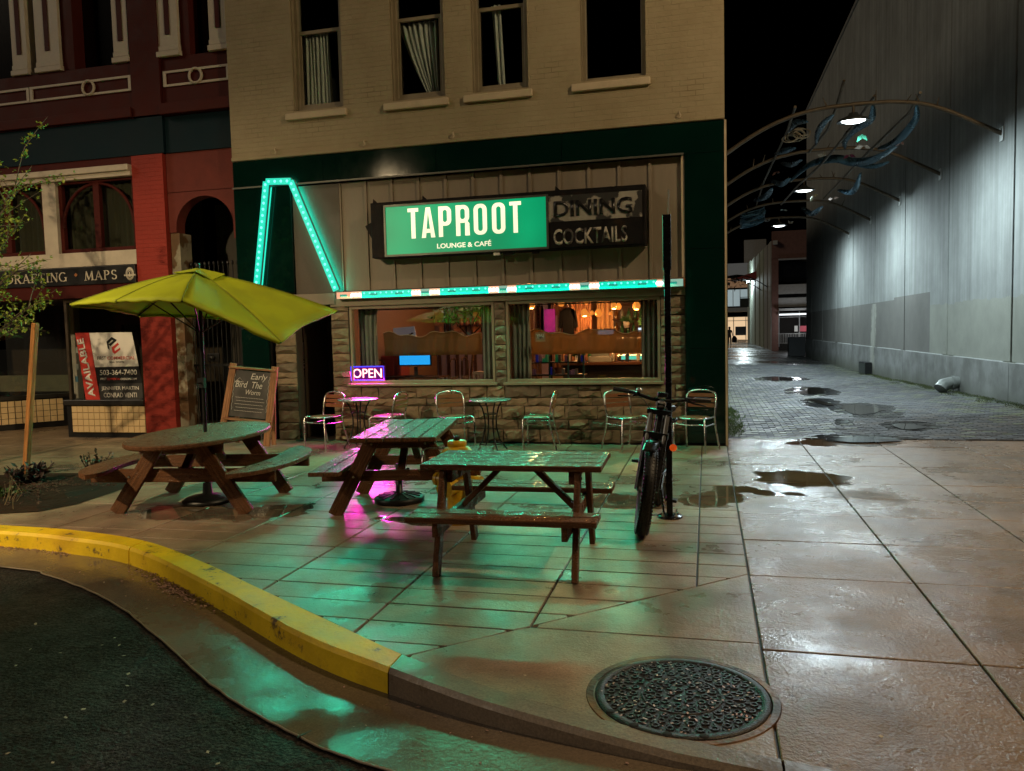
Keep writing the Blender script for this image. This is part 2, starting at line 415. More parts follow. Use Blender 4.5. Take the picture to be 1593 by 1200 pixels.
# --- palette
m_wood = wet_wood('picnic_wood', (.155, .072, .034), .42)
m_wood_d = wet_wood('picnic_wood_dark', (.085, .04, .022), .3, .42)
m_stake = wet_wood('stake_wood', (.42, .2, .07), .2, .6)
m_black = mat('black_metal', (.012, .012, .012), .42, .3, var=.3, bump=.08)
m_rubber = mat('rubber', (.012, .012, .013), .5, var=.3, bump=.2)
m_alu = mat('aluminium', (.62, .6, .57), .28, 1, var=.1, bump=.04)
m_glass = glass('window_glass')
m_dark = mat('dark_room', (.012, .011, .01), .9, var=0, bump=0)
# ================================================================== GROUND
POOLS = [(1.0, 8.85, .5, .5), (.5, 8.05, .42, .2), (.08, 7.6, .3, .42), (-.75, 7.4, .4, .32), (-3.95, 6.6, .3, .22), (-4.7, 6.35, .8, .28), (-2.6, 6.4, .4, .2), (1.75, 11.55, .8, .28)]
m_conc = wet_ground('wet_concrete', (.31, .225, .148), .46, .22, var=.36, bump=.38, bs=60, wetscale=.8, wt=(.42, .66), dark=.7, stain=(.19, .14, .1), blobs=POOLS, spots=True, spec=.42)
m_conc_r = wet_ground('wet_walkway', (.24, .15, .084), .36, .2, var=.42, bump=.75, bs=55, wetscale=.7, wt=(.4, .62), dark=.75, stain=(.18, .11, .062), blobs=POOLS, spots=True, spec=.34)
m_joint = mat('joint_dirt', (.03, .025, .02), .6, space='pos', bump=.2)
m_asph = wet_ground('wet_asphalt', (.026, .022, .019), .75, .45, var=.5, bump=1., bs=48, wetscale=.9, wt=(.4, .65), dark=.75, bd=.06, speck=.3, spec=.18)
m_gutter = wet_ground('wet_gutter', (.17, .125, .085), .36, .1, var=.35, bump=.25, bs=40, wetscale=1.1, wt=(.36, .58), dark=.6)

def interp(pts, x):
    if x <= pts[0][0]: return pts[0][1]
    for (a, b), (c, d) in zip(pts, pts[1:]):
        if x <= c: return b+(d-b)*(x-a)/(c-a)
    return pts[-1][1]
def smooth_curve(pts, n=8):
    out = []
    P = [V((*p, 0)) for p in pts]
    for i in range(len(P)-1):
        p0, p1, p2, p3 = P[max(i-1, 0)], P[i], P[i+1], P[min(i+2, len(P)-1)]
        for k in range(n):
            t = k/n
            q = .5*((2*p1)+(p2-p0)*t+(2*p0-5*p1+4*p2-p3)*t*t+(3*p1-p0-3*p2+p3)*t**3)
            out.append((q.x, q.y))
    return out+[tuple(pts[-1])]
KB = smooth_curve([(-16, 5.9), (-9, 5.75), (-6.3, 5.64), (-5.46, 5.59), (-4.53, 5.375), (-3.645, 4.92), (-2.886, 4.455), (-2.075, 3.96), (-1.52, 3.625), (-.942, 3.34), (-.484, 3.18), (.026, 3.045), (.26, 3.0), (3, 2.5), (9, 1.9)])
KF = smooth_curve([(-16, 5.7), (-9, 5.55), (-6.07, 5.435), (-5.289, 5.35), (-4.464, 5.15), (-3.301, 4.486), (-2.219, 3.79), (-1.59, 3.48), (-1.05, 3.235), (-.583, 3.075), (-.183, 2.96), (.1, 2.9), (3, 2.38), (9, 1.8)])
GA = smooth_curve([(-16, 5.15), (-9, 5.1), (-5.533, 4.93), (-4.961, 4.816), (-4.122, 4.461), (-3.276, 3.935), (-2.417, 3.342), (-1.796, 3.018), (-1.345, 2.83), (-.6, 2.62), (.4, 2.4), (3, 1.9), (9, 1.3)])
def gz(x): return interp([(-1.7, -.13), (.25, -.02), (9, -.015)], x)

# asphalt sheet reaches far behind the camera and to the horizon
road = MB(); road.add([(-80, -40, -.15), (80, -40, -.15), (80, 6.5, -.15), (-80, 6.5, -.15)], [(0, 1, 2, 3)])
g = [[(x, y, gz(x)-.012) for (x, y) in GA], [(x, -6., -.14) for (x, y) in GA]]
road.sheet(g)
tag(road.obj('road', m_asph), kind='structure')
earth = MB(); earth.add([(-300, -300, -.4), (300, -300, -.4), (300, 300, -.4), (-300, 300, -.4)], [(0, 1, 2, 3)])
tag(earth.obj('ground', m_joint), kind='structure')

gut = MB()
xs = sorted(set([p[0] for p in KF if -16 <= p[0] <= 9]))
g0 = []; g1 = []
for i in range(len(KF)):
    t = i/(len(KF)-1)
gN = 90
g0 = [[], []]
for i in range(gN+1):
    a = KF[int(round(i*(len(KF)-1)/gN))]; b = GA[int(round(i*(len(GA)-1)/gN))]
    g0[0].append((a[0], a[1]+.03, gz(a[0]))); g0[1].append((b[0], b[1], gz(b[0])+.004))
gut.sheet(g0)
gutter = tag(gut.obj('gutter', m_gutter), kind='structure')
jl = MB(); a, b = gp(575, 1091, -.126), gp(462, 1148, -.126); jl.bar(a, b, .012, .004); jl.obj('joint_line', m_joint, gutter)
# thin rusty lip between gutter and asphalt
lip = MB(); lip.tube([(p[0], p[1]+rnd.gauss(0, .003), gz(p[0])-.001) for p in GA], .0065, 5); lip.obj('gutter_lip', mat('lip', (.3, .24, .16), .4, space='pos'), gutter)

m_yel = mat('yellow_paint', (.86, .6, .01), .5, var=.2, vs_=3, bump=.35, bs=45, space='pos', col2=(.66, .41, .012), c2s=2.5, c2t=(.5, .7))
# worn yellow: dark scuffs by noise
nt = m_yel.node_tree; N = nt.nodes; L = nt.links; b_ = N['Principled BSDF']
src = b_.inputs['Base Color'].links[0].from_socket
P_ = N.new('ShaderNodeNewGeometry').outputs['Position']
sn = N.new('ShaderNodeTexNoise'); sn.inputs['Scale'].default_value = 5; sn.inputs['Detail'].default_value = 8; sn.inputs['Roughness'].default_value = .75; L.new(P_, sn.inputs['Vector'])
sm_ = N.new('ShaderNodeMapRange'); sm_.inputs[1].default_value = .57; sm_.inputs[2].default_value = .64; L.new(sn.outputs[0], sm_.inputs[0])
mxx = N.new('ShaderNodeMix'); mxx.data_type = 'RGBA'; mxx.inputs[7].default_value = (.13, .085, .03, 1); L.new(sm_.outputs[0], mxx.inputs[0]); L.new(src, mxx.inputs[6]); L.new(mxx.outputs[2], b_.inputs['Base Color'])
m_kerb = wet_ground('kerb_concrete', (.2, .15, .105), .5, .2, bump=.3, bs=60, wetscale=1, dark=.7)
def kerb_piece(x0, x1, m, parent):
    n = max(3, int(abs(x1-x0)/.12)); rows = [[], [], [], [], [], []]
    for i in range(n+1):
        x = x0+(x1-x0)*i/n; yb = interp(KB, x); yf = interp(KF, x); zb = gz(x)-.03
        # direction of travel to offset front edge
        h = max(.0, min(.02, -zb-.02))
        rows[0].append((x, yb, -.2)); rows[1].append((x, yb, 0.006)); rows[2].append((x, yf+h*1.2, .006)); rows[3].append((x, yf+.004, -h+.002)); rows[4].append((x, yf-.006, zb)); rows[5].append((x, yf-.006, -.25))
    mb = MB(); mb.sheet(rows, smooth=False)
    mb.add([r[0] for r in rows], [tuple(range(6))]); mb.add([r[-1] for r in rows], [tuple(range(6))])
    return mb.obj('kerb_stone', m, parent)
kerb = bpy.data.objects.new('kerb', None); COL.objects.link(kerb); WM['kerb'] = Matrix(); kerb['kind'] = 'structure'
for x0, x1, m in ((-16, -9.9, m_yel), (-9.89, -4.51, m_yel), (-4.498, -1.545, m_yel), (-1.537, .262, m_kerb), (.272, 4, m_kerb), (4.01, 9, m_kerb)):
    kerb_piece(x0, x1, m, kerb)

# sidewalk slabs ---------------------------------------------------
base = MB()
strip = [[(x, y+.02, -.014) for x, y in KB], [(x, 14., -.014) for x, y in KB]]
base.sheet(strip); sidewalk = base.obj('sidewalk', m_joint); tag(sidewalk, kind='structure')
DG = [(-30, -99), (-1.5331, -99), (-1.533, 3.62), (.26, 5.31), (.2601, 99)]
def diag(x): return 3.62+(x+1.533)*(5.31-3.62)/(.26+1.533)
def slab(x0, x1, y0, y1, low=None, high=None, g_=.006):
    n = 48 if (low or high) else 2; bot = []; top = []
    x0 += g_; x1 -= g_
    for i in range(n+1):
        x = x0+(x1-x0)*i/n; lo = y0+g_; hi = y1-g_
        for fn in (low or []): lo = max(lo, fn(x)+g_)
        for fn in (high or []): hi = min(hi, fn(x)-g_)
        if hi-lo > .015: bot.append((x, lo)); top.append((x, hi))
    if len(bot) < 2: return
    def simp(l):
        out = [l[0]]
        for i in range(1, len(l)-1):
            a, b, c = V(out[-1]), V(l[i]), V(l[i+1])
            if abs((b-a).x*(c-b).y-(b-a).y*(c-b).x) > 1e-6: out.append(l[i])
        return out+[l[-1]]
    poly = simp(bot)+simp(top)[::-1]
    cx = sum(p[0] for p in poly)/len(poly); cyy = sum(p[1] for p in poly)/len(poly)
    n = len(poly); z = rnd.uniform(-.0015, .0015)
    def sh(p, d):
        v = V((p[0]-cx, p[1]-cyy)); l = v.length; return (p[0]-v.x/l*d, p[1]-v.y/l*d)
    vs_ = [(*p, -.02) for p in poly]+[(*p, -.004+z) for p in poly]+[(*sh(p, .006), z) for p in poly]
    fs = [tuple(range(2*n, 3*n))]
    for k in (0, 1): fs += [(k*n+i, k*n+(i+1) % n, (k+1)*n+(i+1) % n, (k+1)*n+i) for i in range(n)]
    mb = MB(); mb.add(vs_, fs); mb.obj('slab', m_conc_r if cx > .26 else m_conc, sidewalk)
kb = lambda x: interp(KB, x)
XL = [-15.0-.0, -13.4, -11.4, -9.5, -7.6, -5.7, -4.77, -3.85, -2.85, -1.92, -.97, -.075, .26]
for i in range(len(XL)-1):
    x0, x1 = XL[i], XL[i+1]
    st = .562 if x0 >= -4.8 else .9
    near = x0 >= -4.8
    y = 11.1
    while y > 3.2:
        s_ = .281 if (near and y < 7.6) else st
        y2 = y-s_
        if x0 > -11.5 or y > 5: slab(x0, x1, y2, y, low=[kb, (lambda x: diag(x) if x > -1.533 else -9)])
        y = y2
for x0, x1 in ((-15, -13.4), (-13.4, -11.4), (-11.4, -9.5)):
    slab(x0, x1, 11.1, 12.2); slab(x0, x1, 12.2, 13.9)
slab(-9.5, -7.4, 11.1, 12.3); slab(-7.4, -5.6, 11.1, 12.4)
# ramp panels at the corner
slab(-1.533, .26, 4.13, 5.4, high=[diag], low=[kb]); slab(-1.533, .26, 2.6, 4.13, high=[diag], low=[kb])
XR = [.26, 1.267, 2.28, 3.29, 4.3, 5.31, 6.6, 8.2]
YR = [1.6, 2.85, 4.055, 5.29, 6.19, 7.1, 7.82, 8.56, 9.63, 10.55, 11.2, 11.87]
for i in range(len(XR)-1):
    for j in range(len(YR)-1): slab(XR[i], XR[i+1], YR[j], YR[j+1], low=[kb])

# alley: brick pavers -----------------------------------------------
APUD = [[(1268, 681), (1300, 677), (1345, 675), (1395, 677), (1418, 682), (1380, 684.5), (1330, 685)], [(1300, 634), (1325, 630), (1352, 634), (1385, 642), (1345, 650), (1318, 645)], [(1252, 621), (1272, 622), (1302, 632), (1290, 633), (1268, 627)],
        [(1382, 661), (1410, 660), (1445, 665), (1432, 668), (1402, 668)], [(1185, 588), (1215, 584), (1250, 588), (1225, 590)], [(1240, 612), (1258, 602), (1284, 604), (1286, 611), (1262, 614)], [(1305, 656), (1320, 655), (1322, 658), (1308, 659)]]
ABLOB = []
for pl in APUD:
    P2 = [gp(x, y, .05) for x, y in pl]; xs_ = [p.x for p in P2]; ys_ = [p.y for p in P2]
    ABLOB.append(((min(xs_)+max(xs_))/2, (min(ys_)+max(ys_))/2, (max(xs_)-min(xs_))*.62+.12, (max(ys_)-min(ys_))*.62+.15))
m_pav = [wet_ground('paver_%s' % n, c, .72, .48, bump=.6, bs=80, wetscale=.5, wt=(.42, .6), dark=.7, spec=.25, blobs=ABLOB) for n, c in (('grey', (.1, .105, .11)), ('dark', (.07, .074, .08)), ('warm', (.115, .11, .102)))]
# moss tints some pavers near the walls (own colour of the moss)
m_pav.append(wet_ground('paver_moss', (.095, .11, .06), .5, .3, bump=.6, bs=60, wetscale=.6, dark=.75))
AX0, AX1 = .27, 5.42
def az(x, y):
    gy = interp([(11.87, .17), (15.5, .16), (31, -.11), (60, -.12), (200, -.12)], y)
    return max(0, (x-AX0)/(AX1-AX0))*gy*(1 if y > 11.9 else 1)*interp([(11.87, .15), (14, 1)], y)
al = MB(); ys = [11.87, 13, 14, 16, 20, 25, 31, 38.0]
al.sheet([[(x, y, az(x, y)-.012) for x in (AX0-.2, 1, 2, 3, 4, AX1+.1)] for y in ys], smooth=False)
alley = tag(al.obj('alley', m_joint), kind='structure')
far = MB(); far.sheet([[(x, y, az(x, y)-.0) for x in (-30, AX0, 1, 2, 3, 4, AX1+.1, 40)] for y in (36.0, 45, 60, 100, 160)], smooth=False)
tag(far.obj('far_lane', wet_ground('far_paving', (.075, .075, .07), .4, .12, bump=.4, bs=20, wetscale=.3, wt=(.4, .6), dark=.6)), kind='structure')
pm = []
for m in m_pav:
    q = MB(); w, h = .096, .046
    q.add([(-w, -h, -.03), (w, -h, -.03), (w, h, -.03), (-w, h, -.03), (-w+.004, -h+.004, 0), (w-.004, -h+.004, 0), (w-.004, h-.004, 0), (-w+.004, h-.004, 0)],
          [(4, 5, 6, 7), (0, 1, 5, 4), (1, 2, 6, 5), (2, 3, 7, 6), (3, 0, 4, 7)])
    pm.append(q.mesh('paver', m))
rest = MB(); cnt = 0; row = 0; y = 11.93
while y < 37:
    x = AX0+.1+(row % 2)*.1
    while x < AX1-.05:
        mi = rnd.choice((0, 0, 1, 1, 2))
        dw = min(x-AX0, AX1-x)
        if rnd.random() < .75*math.exp(-dw*1.3): mi = 3
        z = az(x, y)+rnd.uniform(-.004, .002); ty = math.atan(az(x+.5, y)-az(x-.5, y))
        if cnt < 300 and y < 13.2:
            place(pm[mi], 'paver', alley, (x, y, z), (rnd.gauss(0, .012), -ty+rnd.gauss(0, .012), rnd.gauss(0, .01))); cnt += 1
        else:
            w, h = .096, .046; rest.cur = mi; dz = math.tan(ty)*w; tz = rnd.gauss(0, .0008)
            rest.add([(x-w, y-h, z-.02), (x+w, y-h, z-.02), (x+w, y+h, z-.02), (x-w, y+h, z-.02), (x-w+.004, y-h+.004, z-dz+tz), (x+w-.004, y-h+.004, z+dz-tz), (x+w-.004, y+h-.004, z+dz), (x-w+.004, y+h-.004, z-dz)],
                     [(4, 5, 6, 7), (0, 1, 5, 4), (1, 2, 6, 5), (2, 3, 7, 6), (3, 0, 4, 7)])
        x += .2
    y += .1; row += 1
tag(rest.obj('pavers', m_pav, alley), kind='stuff')

# puddles ------------------------------------------------------------
m_water = mat('puddle_water', (.018, .015, .012), .03, var=0, bump=.02, bs=6, spec=.5, space='pos')
def puddle(outline, zf, name='puddle'):
    mb = MB(); n = len(outline); c = V((sum(p.x for p in outline)/n, sum(p.y for p in outline)/n, 0))
    pts = []
    P3 = [V((p.x, p.y, 0)) for p in outline]
    for i in range(n):
        p0, p1, p2, p3 = P3[i-1], P3[i], P3[(i+1) % n], P3[(i+2) % n]
        for k in range(5):
            t = k/5; q = .5*((2*p1)+(p2-p0)*t+(2*p0-5*p1+4*p2-p3)*t*t+(3*p1-p0-3*p2+p3)*t**3)
            q += (q-c)*rnd.gauss(0, .05); pts.append(V((q.x, q.y, zf(q.x, q.y))))
    zc = max(p.z for p in pts)
    mb.add([V((c.x, c.y, sum(p.z for p in pts)/len(pts)))]+pts, [(0, i+1, (i+1) % len(pts)+1) for i in range(len(pts))])
    return tag(mb.obj(name, m_water), kind='structure')
za = lambda x, y: az(x, y)+.006
def pud(px, z=.05): return [gp(x, y, z) for x, y in px]
for i_, pl in enumerate(APUD):
    P2 = pud(pl); c2 = sum(P2, V())/len(P2); puddle([c2+(p-c2)*.82 for p in P2], za)

# manhole ------------------------------------------------------------
mc = gp(1060, 1083, 0)
man = thing('manhole_cover', 'round dark iron manhole cover with raised pattern set in the concrete corner', 'manhole cover', (mc.x, mc.y, 0), R(12))
m_iron = mat('cast_iron', (.02, .015, .012), .42, .15, var=.4, vs_=20, bump=.5, bs=120)
m_rust = mat('rusty_iron', (.22, .095, .03), .45, .4, var=.5, vs_=14, bump=.4, col2=(.06, .04, .03), c2s=3)
q = MB(); q.lathe([(.392, -.05), (.392, .004), (.394, .0055), (.424, .0055), (.427, .002), (.427, -.05)], 64, smooth=False); q.obj('frame_ring', m_rust, man, local=True)
q = MB(); q.lathe([(0, .003), (.386, .003), (.386, -.05)], 64, smooth=False); q.obj('lid', m_iron, man, local=True)
q = MB(); q.lathe([(.345, .003), (.347, .009), (.384, .009), (.386, .003)], 64); q.lathe([(.17, .003), (.172, .008), (.18, .008), (.182, .003)], 32)
for rr_, cnt_ in ((.045, 5), (.105, 11), (.145, 16), (.212, 22), (.262, 27), (.313, 32)):
    for k in range(cnt_):
        a = 2*math.pi*k/cnt_+rr_*9; cc = V((rr_*math.cos(a), rr_*math.sin(a), .0015)); rr = .0205
        q.lathe([(rr*.5, 0), (rr*.56, .0085), (rr*.95, .0085), (rr*1.05, 0)], 7, cc, smooth=False)
        if k % 2: q.lathe([(0, .006), (rr*.25, .005), (rr*.3, 0)], 6, cc, smooth=False)
        a2 = a+math.pi/cnt_; q.bar(V(((rr_+.012)*math.cos(a2), (rr_+.012)*math.sin(a2), .005)), V(((rr_+.036)*math.cos(a2), (rr_+.036)*math.sin(a2), .005)), .009, .008)
q.obj('raised_pattern', m_iron, man, local=True)
for k in range(4):
    a = R(205+k*23); q = MB(); q.lathe([(0, .0135), (.02, .0135), (.021, .0)], 12, (.366*math.cos(a), .366*math.sin(a), -.004)); q.obj('pick_hole', m_dark, man, local=True)
q = MB()
for k in range(330):
    r = .36*math.sqrt(rnd.random()); a = rnd.uniform(0, 6.283); p = V((r*math.cos(a), r*math.sin(a), rnd.uniform(.007, .013))); s_ = rnd.uniform(.005, .0105)
    if rnd.random() > .35 and (r < .14 or a > 5.4 or 2.5 < a < 4.6 or rnd.random() < .5): 
        u = V((math.cos(a*7), math.sin(a*7), .2))*s_; w = V((-math.sin(a*7), math.cos(a*7), .1))*s_*.6
        q.add([mc+0*mc+p-u, p+w, p+u, p-w] if False else [p-u, p+w, p+u, p-w], [(0, 1, 2, 3)])
q.v = [man.matrix_local @ v if False else WM[man.name] @ v for v in q.v]
m_petal = mat('petal', (.55, .36, .33), .5, var=.2, bump=0)
tag(q.obj('blossom_petals', m_petal, solid=.001), 'pale pink blossom petals scattered over the iron manhole lid', 'petals', kind='stuff')

# petals and litter along the gutter and on the pavement
q = MB()
def petal(p, s_, lift=.0):
    a = rnd.uniform(0, 6.28); u = V((math.cos(a), math.sin(a), rnd.uniform(-.3, .3)))*s_; w = V((-math.sin(a), math.cos(a), rnd.uniform(-.3, .3)))*s_*.7
    p = V(p)+V((0, 0, lift+s_*.3)); q.add([p-u, p+w, p+u, p-w], [(0, 1, 2, 3)])
for k in range(420):
    t = rnd.random()
    x = rnd.gauss(-3.75, .26); y = interp(KF, x)-abs(rnd.gauss(.02, .07)); petal((x, y, gz(x)), rnd.uniform(.006, .014), rnd.uniform(0, .02))
for k in range(160):
    x = rnd.uniform(-6.5, -5.2); y = interp(KF, x)-abs(rnd.gauss(.01, .03)); petal((x, y, gz(x)), rnd.uniform(.006, .012), rnd.uniform(0, .006))
for k in range(60):
    x = rnd.uniform(-5, 0); y = interp(KF, x)-rnd.uniform(.02, .4); petal((x, y, gz(x)+.004), rnd.uniform(.005, .01))
tag(q.obj('gutter_debris', mat('debris', (.33, .2, .16), .6, var=.4, vs_=30, bump=0, space='pos'), solid=.001), 'drift of fallen pink petals lying in the gutter', 'petals', kind='stuff')
q = MB()
for k in range(150):
    x = rnd.uniform(-6, 3); y = rnd.uniform(max(interp(KB, x)+.1, 3.2), 10.5); petal((x, y, .002), rnd.uniform(.006, .012))
for k in range(60):
    x = rnd.uniform(-4.5, 0); y = rnd.uniform(1.9, max(2, interp(GA, x)-.1)); petal((x, y, -.142), rnd.uniform(.008, .016))
tag(q.obj('fallen_leaves', mat('leaf_litter', (.5, .42, .3), .6, var=.3, vs_=30, bump=0, space='pos'), solid=.001), 'tiny pale leaves and petals scattered over the wet pavement and road', 'leaf litter', kind='stuff')
# ================================================================== CAFE BUILDING
YF = 11.15
cafe = thing('cafe_building', 'two storey cafe with cream painted brick above a dark green shopfront', 'building', (-3.5, YF, 0))
m_cream = painted_brick('cream_brick', (.36, .3, .19), (.29, .235, .14), .55, .5)
m_green = mat('green_panel', (.0015, .014, .0105), .07, var=.25, vs_=1.5, bump=.02, bs=4, space='pos', rvar=.03)
m_board = mat('board_paint', (.22, .18, .13), .6, var=.18, vs_=3, bump=.2, bs=30, space='pos', streak=(1, 1, .25))
m_ply = mat('plywood', (.06, .042, .026), .55, var=.25, vs_=3, bump=.2, bs=30, space='pos')
m_trim = mat('cream_trim', (.5, .41, .28), .5, var=.15, bump=.2, space='pos')
m_frame = mat('window_frame_paint', (.24, .2, .13), .5, var=.2, bump=.15, space='pos')
XL_, XR_ = -7.33, .255
OPEN = [(-6.2, -5.36), (-4.56, -3.72), (-3.3, -2.46), (-1.7, -.79)]
ZB, ZT, ZTOP = 5.16, 7.75, 10.2
w = MB(); edges = [XL_]+[e for o in OPEN for e in o]+[XR_]
for i in range(0, len(edges), 2): w.bx(edges[i], edges[i+1], YF, YF+.32, ZB, ZT)
w.bx(XL_, XR_, YF, YF+.32, 4.47, ZB); w.bx(XL_, XR_, YF, YF+.32, ZT, ZTOP)
w.obj('upper_wall', m_cream, cafe)
q = MB(); q.bx(-.07, .25, YF+.33, 47, -.2, ZTOP); q.obj('side_wall', painted_brick('side_brick', (.12, .11, .1), (.07, .065, .06), .6, .7), cafe)
q = MB(); q.bx(XL_, -.08, 16.8, 17, 0, ZTOP); q.bx(XL_, XL_+.1, YF+.33, 16.79, 2.95, ZTOP); q.bx(XL_+.11, -.08, YF+.33, 16.79, ZTOP-.2, ZTOP-.01); q.bx(XL_+.11, -.08, YF+.33, 16.79, 3.0, 3.2); q.obj('inner_shell', m_dark, cafe)
# corbel line of rough mortar at the bottom of the brick
q = MB(); q.bx(XL_, XR_, YF-.025, YF-.002, 4.475, 4.53); q.obj('brick_ledge', m_cream, cafe, bevel=.008)
q = MB()
for px in (430, 568, 706, 1057):
    p = on_y(px, 240-(px-430)*.085, YF); q.tube([(p.x, YF-.004, 4.62), (p.x, YF-.05, 4.6), (p.x+.02, YF-.055, 4.56), (p.x, YF-.04, 4.53)], .009, 6)
q.obj('awning_hook', m_trim, cafe)

SASH = 6.34
def upstairs_window(x0, x1, sash=True):
    f = MB(); y = YF+.09; t = .07
    f.bx(x0, x0+t, y, y+.12, ZB, ZT); f.bx(x1-t, x1, y, y+.12, ZB, ZT); f.bx(x0+t, x1-t, y, y+.12, ZB, ZB+.06); f.bx(x0+t, x1-t, y, y+.12, ZT-.08, ZT)
    fr = f.obj('window', m_frame, cafe, bevel=.006)
    g_ = MB(); g_.bx(x0+t, x1-t, y+.02, y+.06, SASH, SASH+.05)
    for xx in (x0+t, x1-t-.04): g_.bx(xx, xx+.04, y+.025, y+.055, ZB+.06, SASH)
    g_.bx(x0+t+.04, x1-t-.04, y+.025, y+.055, ZB+.061, ZB+.115)
    if sash: g_.obj('sash', m_frame, fr)
    p = MB(); p.bx(x0+t, x1-t, y+.07, y+.076, ZB+.06, ZT-.08); p.obj('pane', m_glass, fr)
    rv = MB(); rv.bx(x0-.0, x0+.02, YF+.02, YF+.089, ZB, ZT); rv.obj('brick_mould', m_frame, fr)
    s_ = MB(); s_.bx(x0-.13, x1+.06, YF-.055, YF+.088, 5.02, 5.125); s_.obj('sill', m_trim, fr, bevel=.012)
    return fr
for o, s_ in zip(OPEN, (True, True, True, False)): upstairs_window(*o, s_)
m_curt = mat('old_curtain', (.6, .57, .5), .9, var=.15, vs_=8, bump=.1)
def curtain(label, x0, x1, z0, z1, y, taper, m, name='curtain', group=None, waves=7, amp=.025, cat='curtain'):
    rows = []; n = 60
    for j in range(9):
        t = j/8; z = z1+(z0-z1)*t; row = []
        for i in range(n+1):
            u = i/n; a, b = taper(t); x = x0+(x1-x0)*(a+(b-a)*u)
            row.append((x, y+amp*math.sin(u*waves*6.283+t*.8)+.01*math.sin(u*31+t*3), z))
        rows.append(row)
    mb = MB(); mb.sheet(rows); return tag(mb.obj(name, m, solid=.004), label, cat, group)
curtain('pale curtain drooping behind the upstairs window nearest the red building', -6.1, -5.4, ZB+.05, SASH+.02, YF+.205, lambda t: (.02, .62+.04*t), m_curt)
curtain('pale curtain gathered into a point behind the second upstairs window from the red building', -4.5, -3.78, ZB+.05, SASH, YF+.205, lambda t: (.02+.62*t**1.3, .86), m_curt)
curtain('narrow pale curtain strip behind the third upstairs window from the red building', -3.24, -2.5, ZB+.05, SASH+.1, YF+.205, lambda t: (.28+.1*t, .46+.06*t), m_curt, waves=2)

# dark green fascia and pilasters, single panels with fine joints
xs = [XL_, -5.75, -3.9, -2.0, XR_]
for a, b in zip(xs, xs[1:]):
    q = MB(); q.bx(a+.003, b-.003, YF+.0, YF+.05, 4.05, 4.468); q.obj('fascia_panel', m_green, cafe, bevel=.003)
for z0, z1 in ((.03, 1.36), (1.366, 2.74), (2.746, 4.044)):
    q = MB(); q.bx(-.285, XR_-.01, YF+.0, YF+.05, z0, z1); q.obj('pilaster_panel', m_green, cafe, bevel=.003)
q = MB(); q.bx(-.285, XR_+.03, YF+.052, YF+.32, -.05, 4.46); q.obj('corner_pier', m_dark, cafe)
q = MB(); q.bx(XR_-.006, XR_+.022, YF-.012, YF+.05, .0, 4.46); q.obj('corner_trim', m_trim, cafe)
for z0, z1 in ((.05, 1.32), (1.326, 2.36), (2.366, 4.044)):
    q = MB(); q.bx(XL_, -6.33, YF+.0, YF+.05, z0 if z0 > 2 else z0, z1)
    if z0 > 2: q.obj('pilaster_panel', m_green, cafe, bevel=.003)
for z0, z1 in ((.25, 1.22), (1.226, 1.8)):
    q = MB(); q.bx(-7.31, -6.83, YF+.0, YF+.05, z0, z1); q.obj('pilaster_panel', m_green, cafe, bevel=.003)
q = MB(); q.bx(-7.31, -6.83, YF+.06, YF+.3, -.05, 2.36); q.obj('pier_core', m_dark, cafe)
q = MB(); q.bx(-7.31, -6.83, YF+.01, YF+.045, 1.81, 2.36); q.obj('transom_pane', mat('transom_glass', (.02, .05, .045), .08, var=.2, bump=0), cafe)
q = MB(); q.bx(XL_, -.29, YF-.03, YF-.002, 4.035, 4.06); q.obj('fascia_drip', mat('drip_edge', (.1, .1, .085), .4, space='pos'), cafe)
# plywood bay behind the light outline, with three pale patches
q = MB(); q.bx(-6.32, -5.52, YF+.05, YF+.12, 2.34, 4.02); q.obj('plywood_panel', m_ply, cafe)
for px, py in ((440, 324), (444, 349), (450, 371)):
    p = on_y(px, py, YF+.045); q = MB(); q.cyl((p.x, YF+.03, p.z), (p.x, YF+.05, p.z), .042, n=16); q.obj('pale_disc', mat('pale_disc_paint', (.4, .42, .36), .6, var=.2), cafe)
# board and batten
q = MB(); q.bx(-5.52, -.29, YF+.13, YF+.3, 2.36, 4.045); q.obj('backing_wall', m_dark, cafe)
n = 12; bw = (5.52-.33)/n
for i in range(n):
    a = -5.515+i*bw; q = MB(); q.bx(a+.003, a+bw-.003, YF+.08, YF+.128, 2.36, 4.03); q.obj('board', m_board, cafe)
    q = MB(); q.bx(a-.022, a+.022, YF+.055, YF+.079, 2.36, 4.03); q.obj('batten', m_board, cafe, bevel=.004)
q = MB(); q.bx(-.33, -.287, YF+.02, YF+.12, 2.36, 4.03); q.obj('end_trim', m_trim, cafe)
q = MB(); q.bx(-5.75, -.288, YF+.06, YF+.32, 2.12, 2.235); q.obj('window_lintel', m_frame, cafe, bevel=.005)
q = MB(); q.bx(-6.39, -5.66, YF+.04, YF+.3, 2.16, 2.335); q.obj('door_lintel', m_board, cafe)
# shop windows
def shop_window(x0, x1):
    f = MB(); y = YF+.1; t = .04; z0, z1 = .9, 2.12
    f.bx(x0, x0+t, y, y+.1, z0, z1); f.bx(x1-t, x1, y, y+.1, z0, z1); f.bx(x0+t, x1-t, y, y+.1, z0, z0+.05); f.bx(x0+t, x1-t, y, y+.1, z1-.05, z1)
    fr = f.obj('shop_window', m_frame, cafe, bevel=.005)
    p = MB(); p.bx(x0+t, x1-t, y+.04, y+.047, z0+.05, z1-.05); p.obj('pane', m_glass, fr)
    s_ = MB(); s_.bx(x0-.04, x1+.04, YF+.02, y-.002, .865, .905); s_.obj('sill', m_frame, fr, bevel=.006)
shop_window(-5.45, -3.09); shop_window(-2.91, -.64)
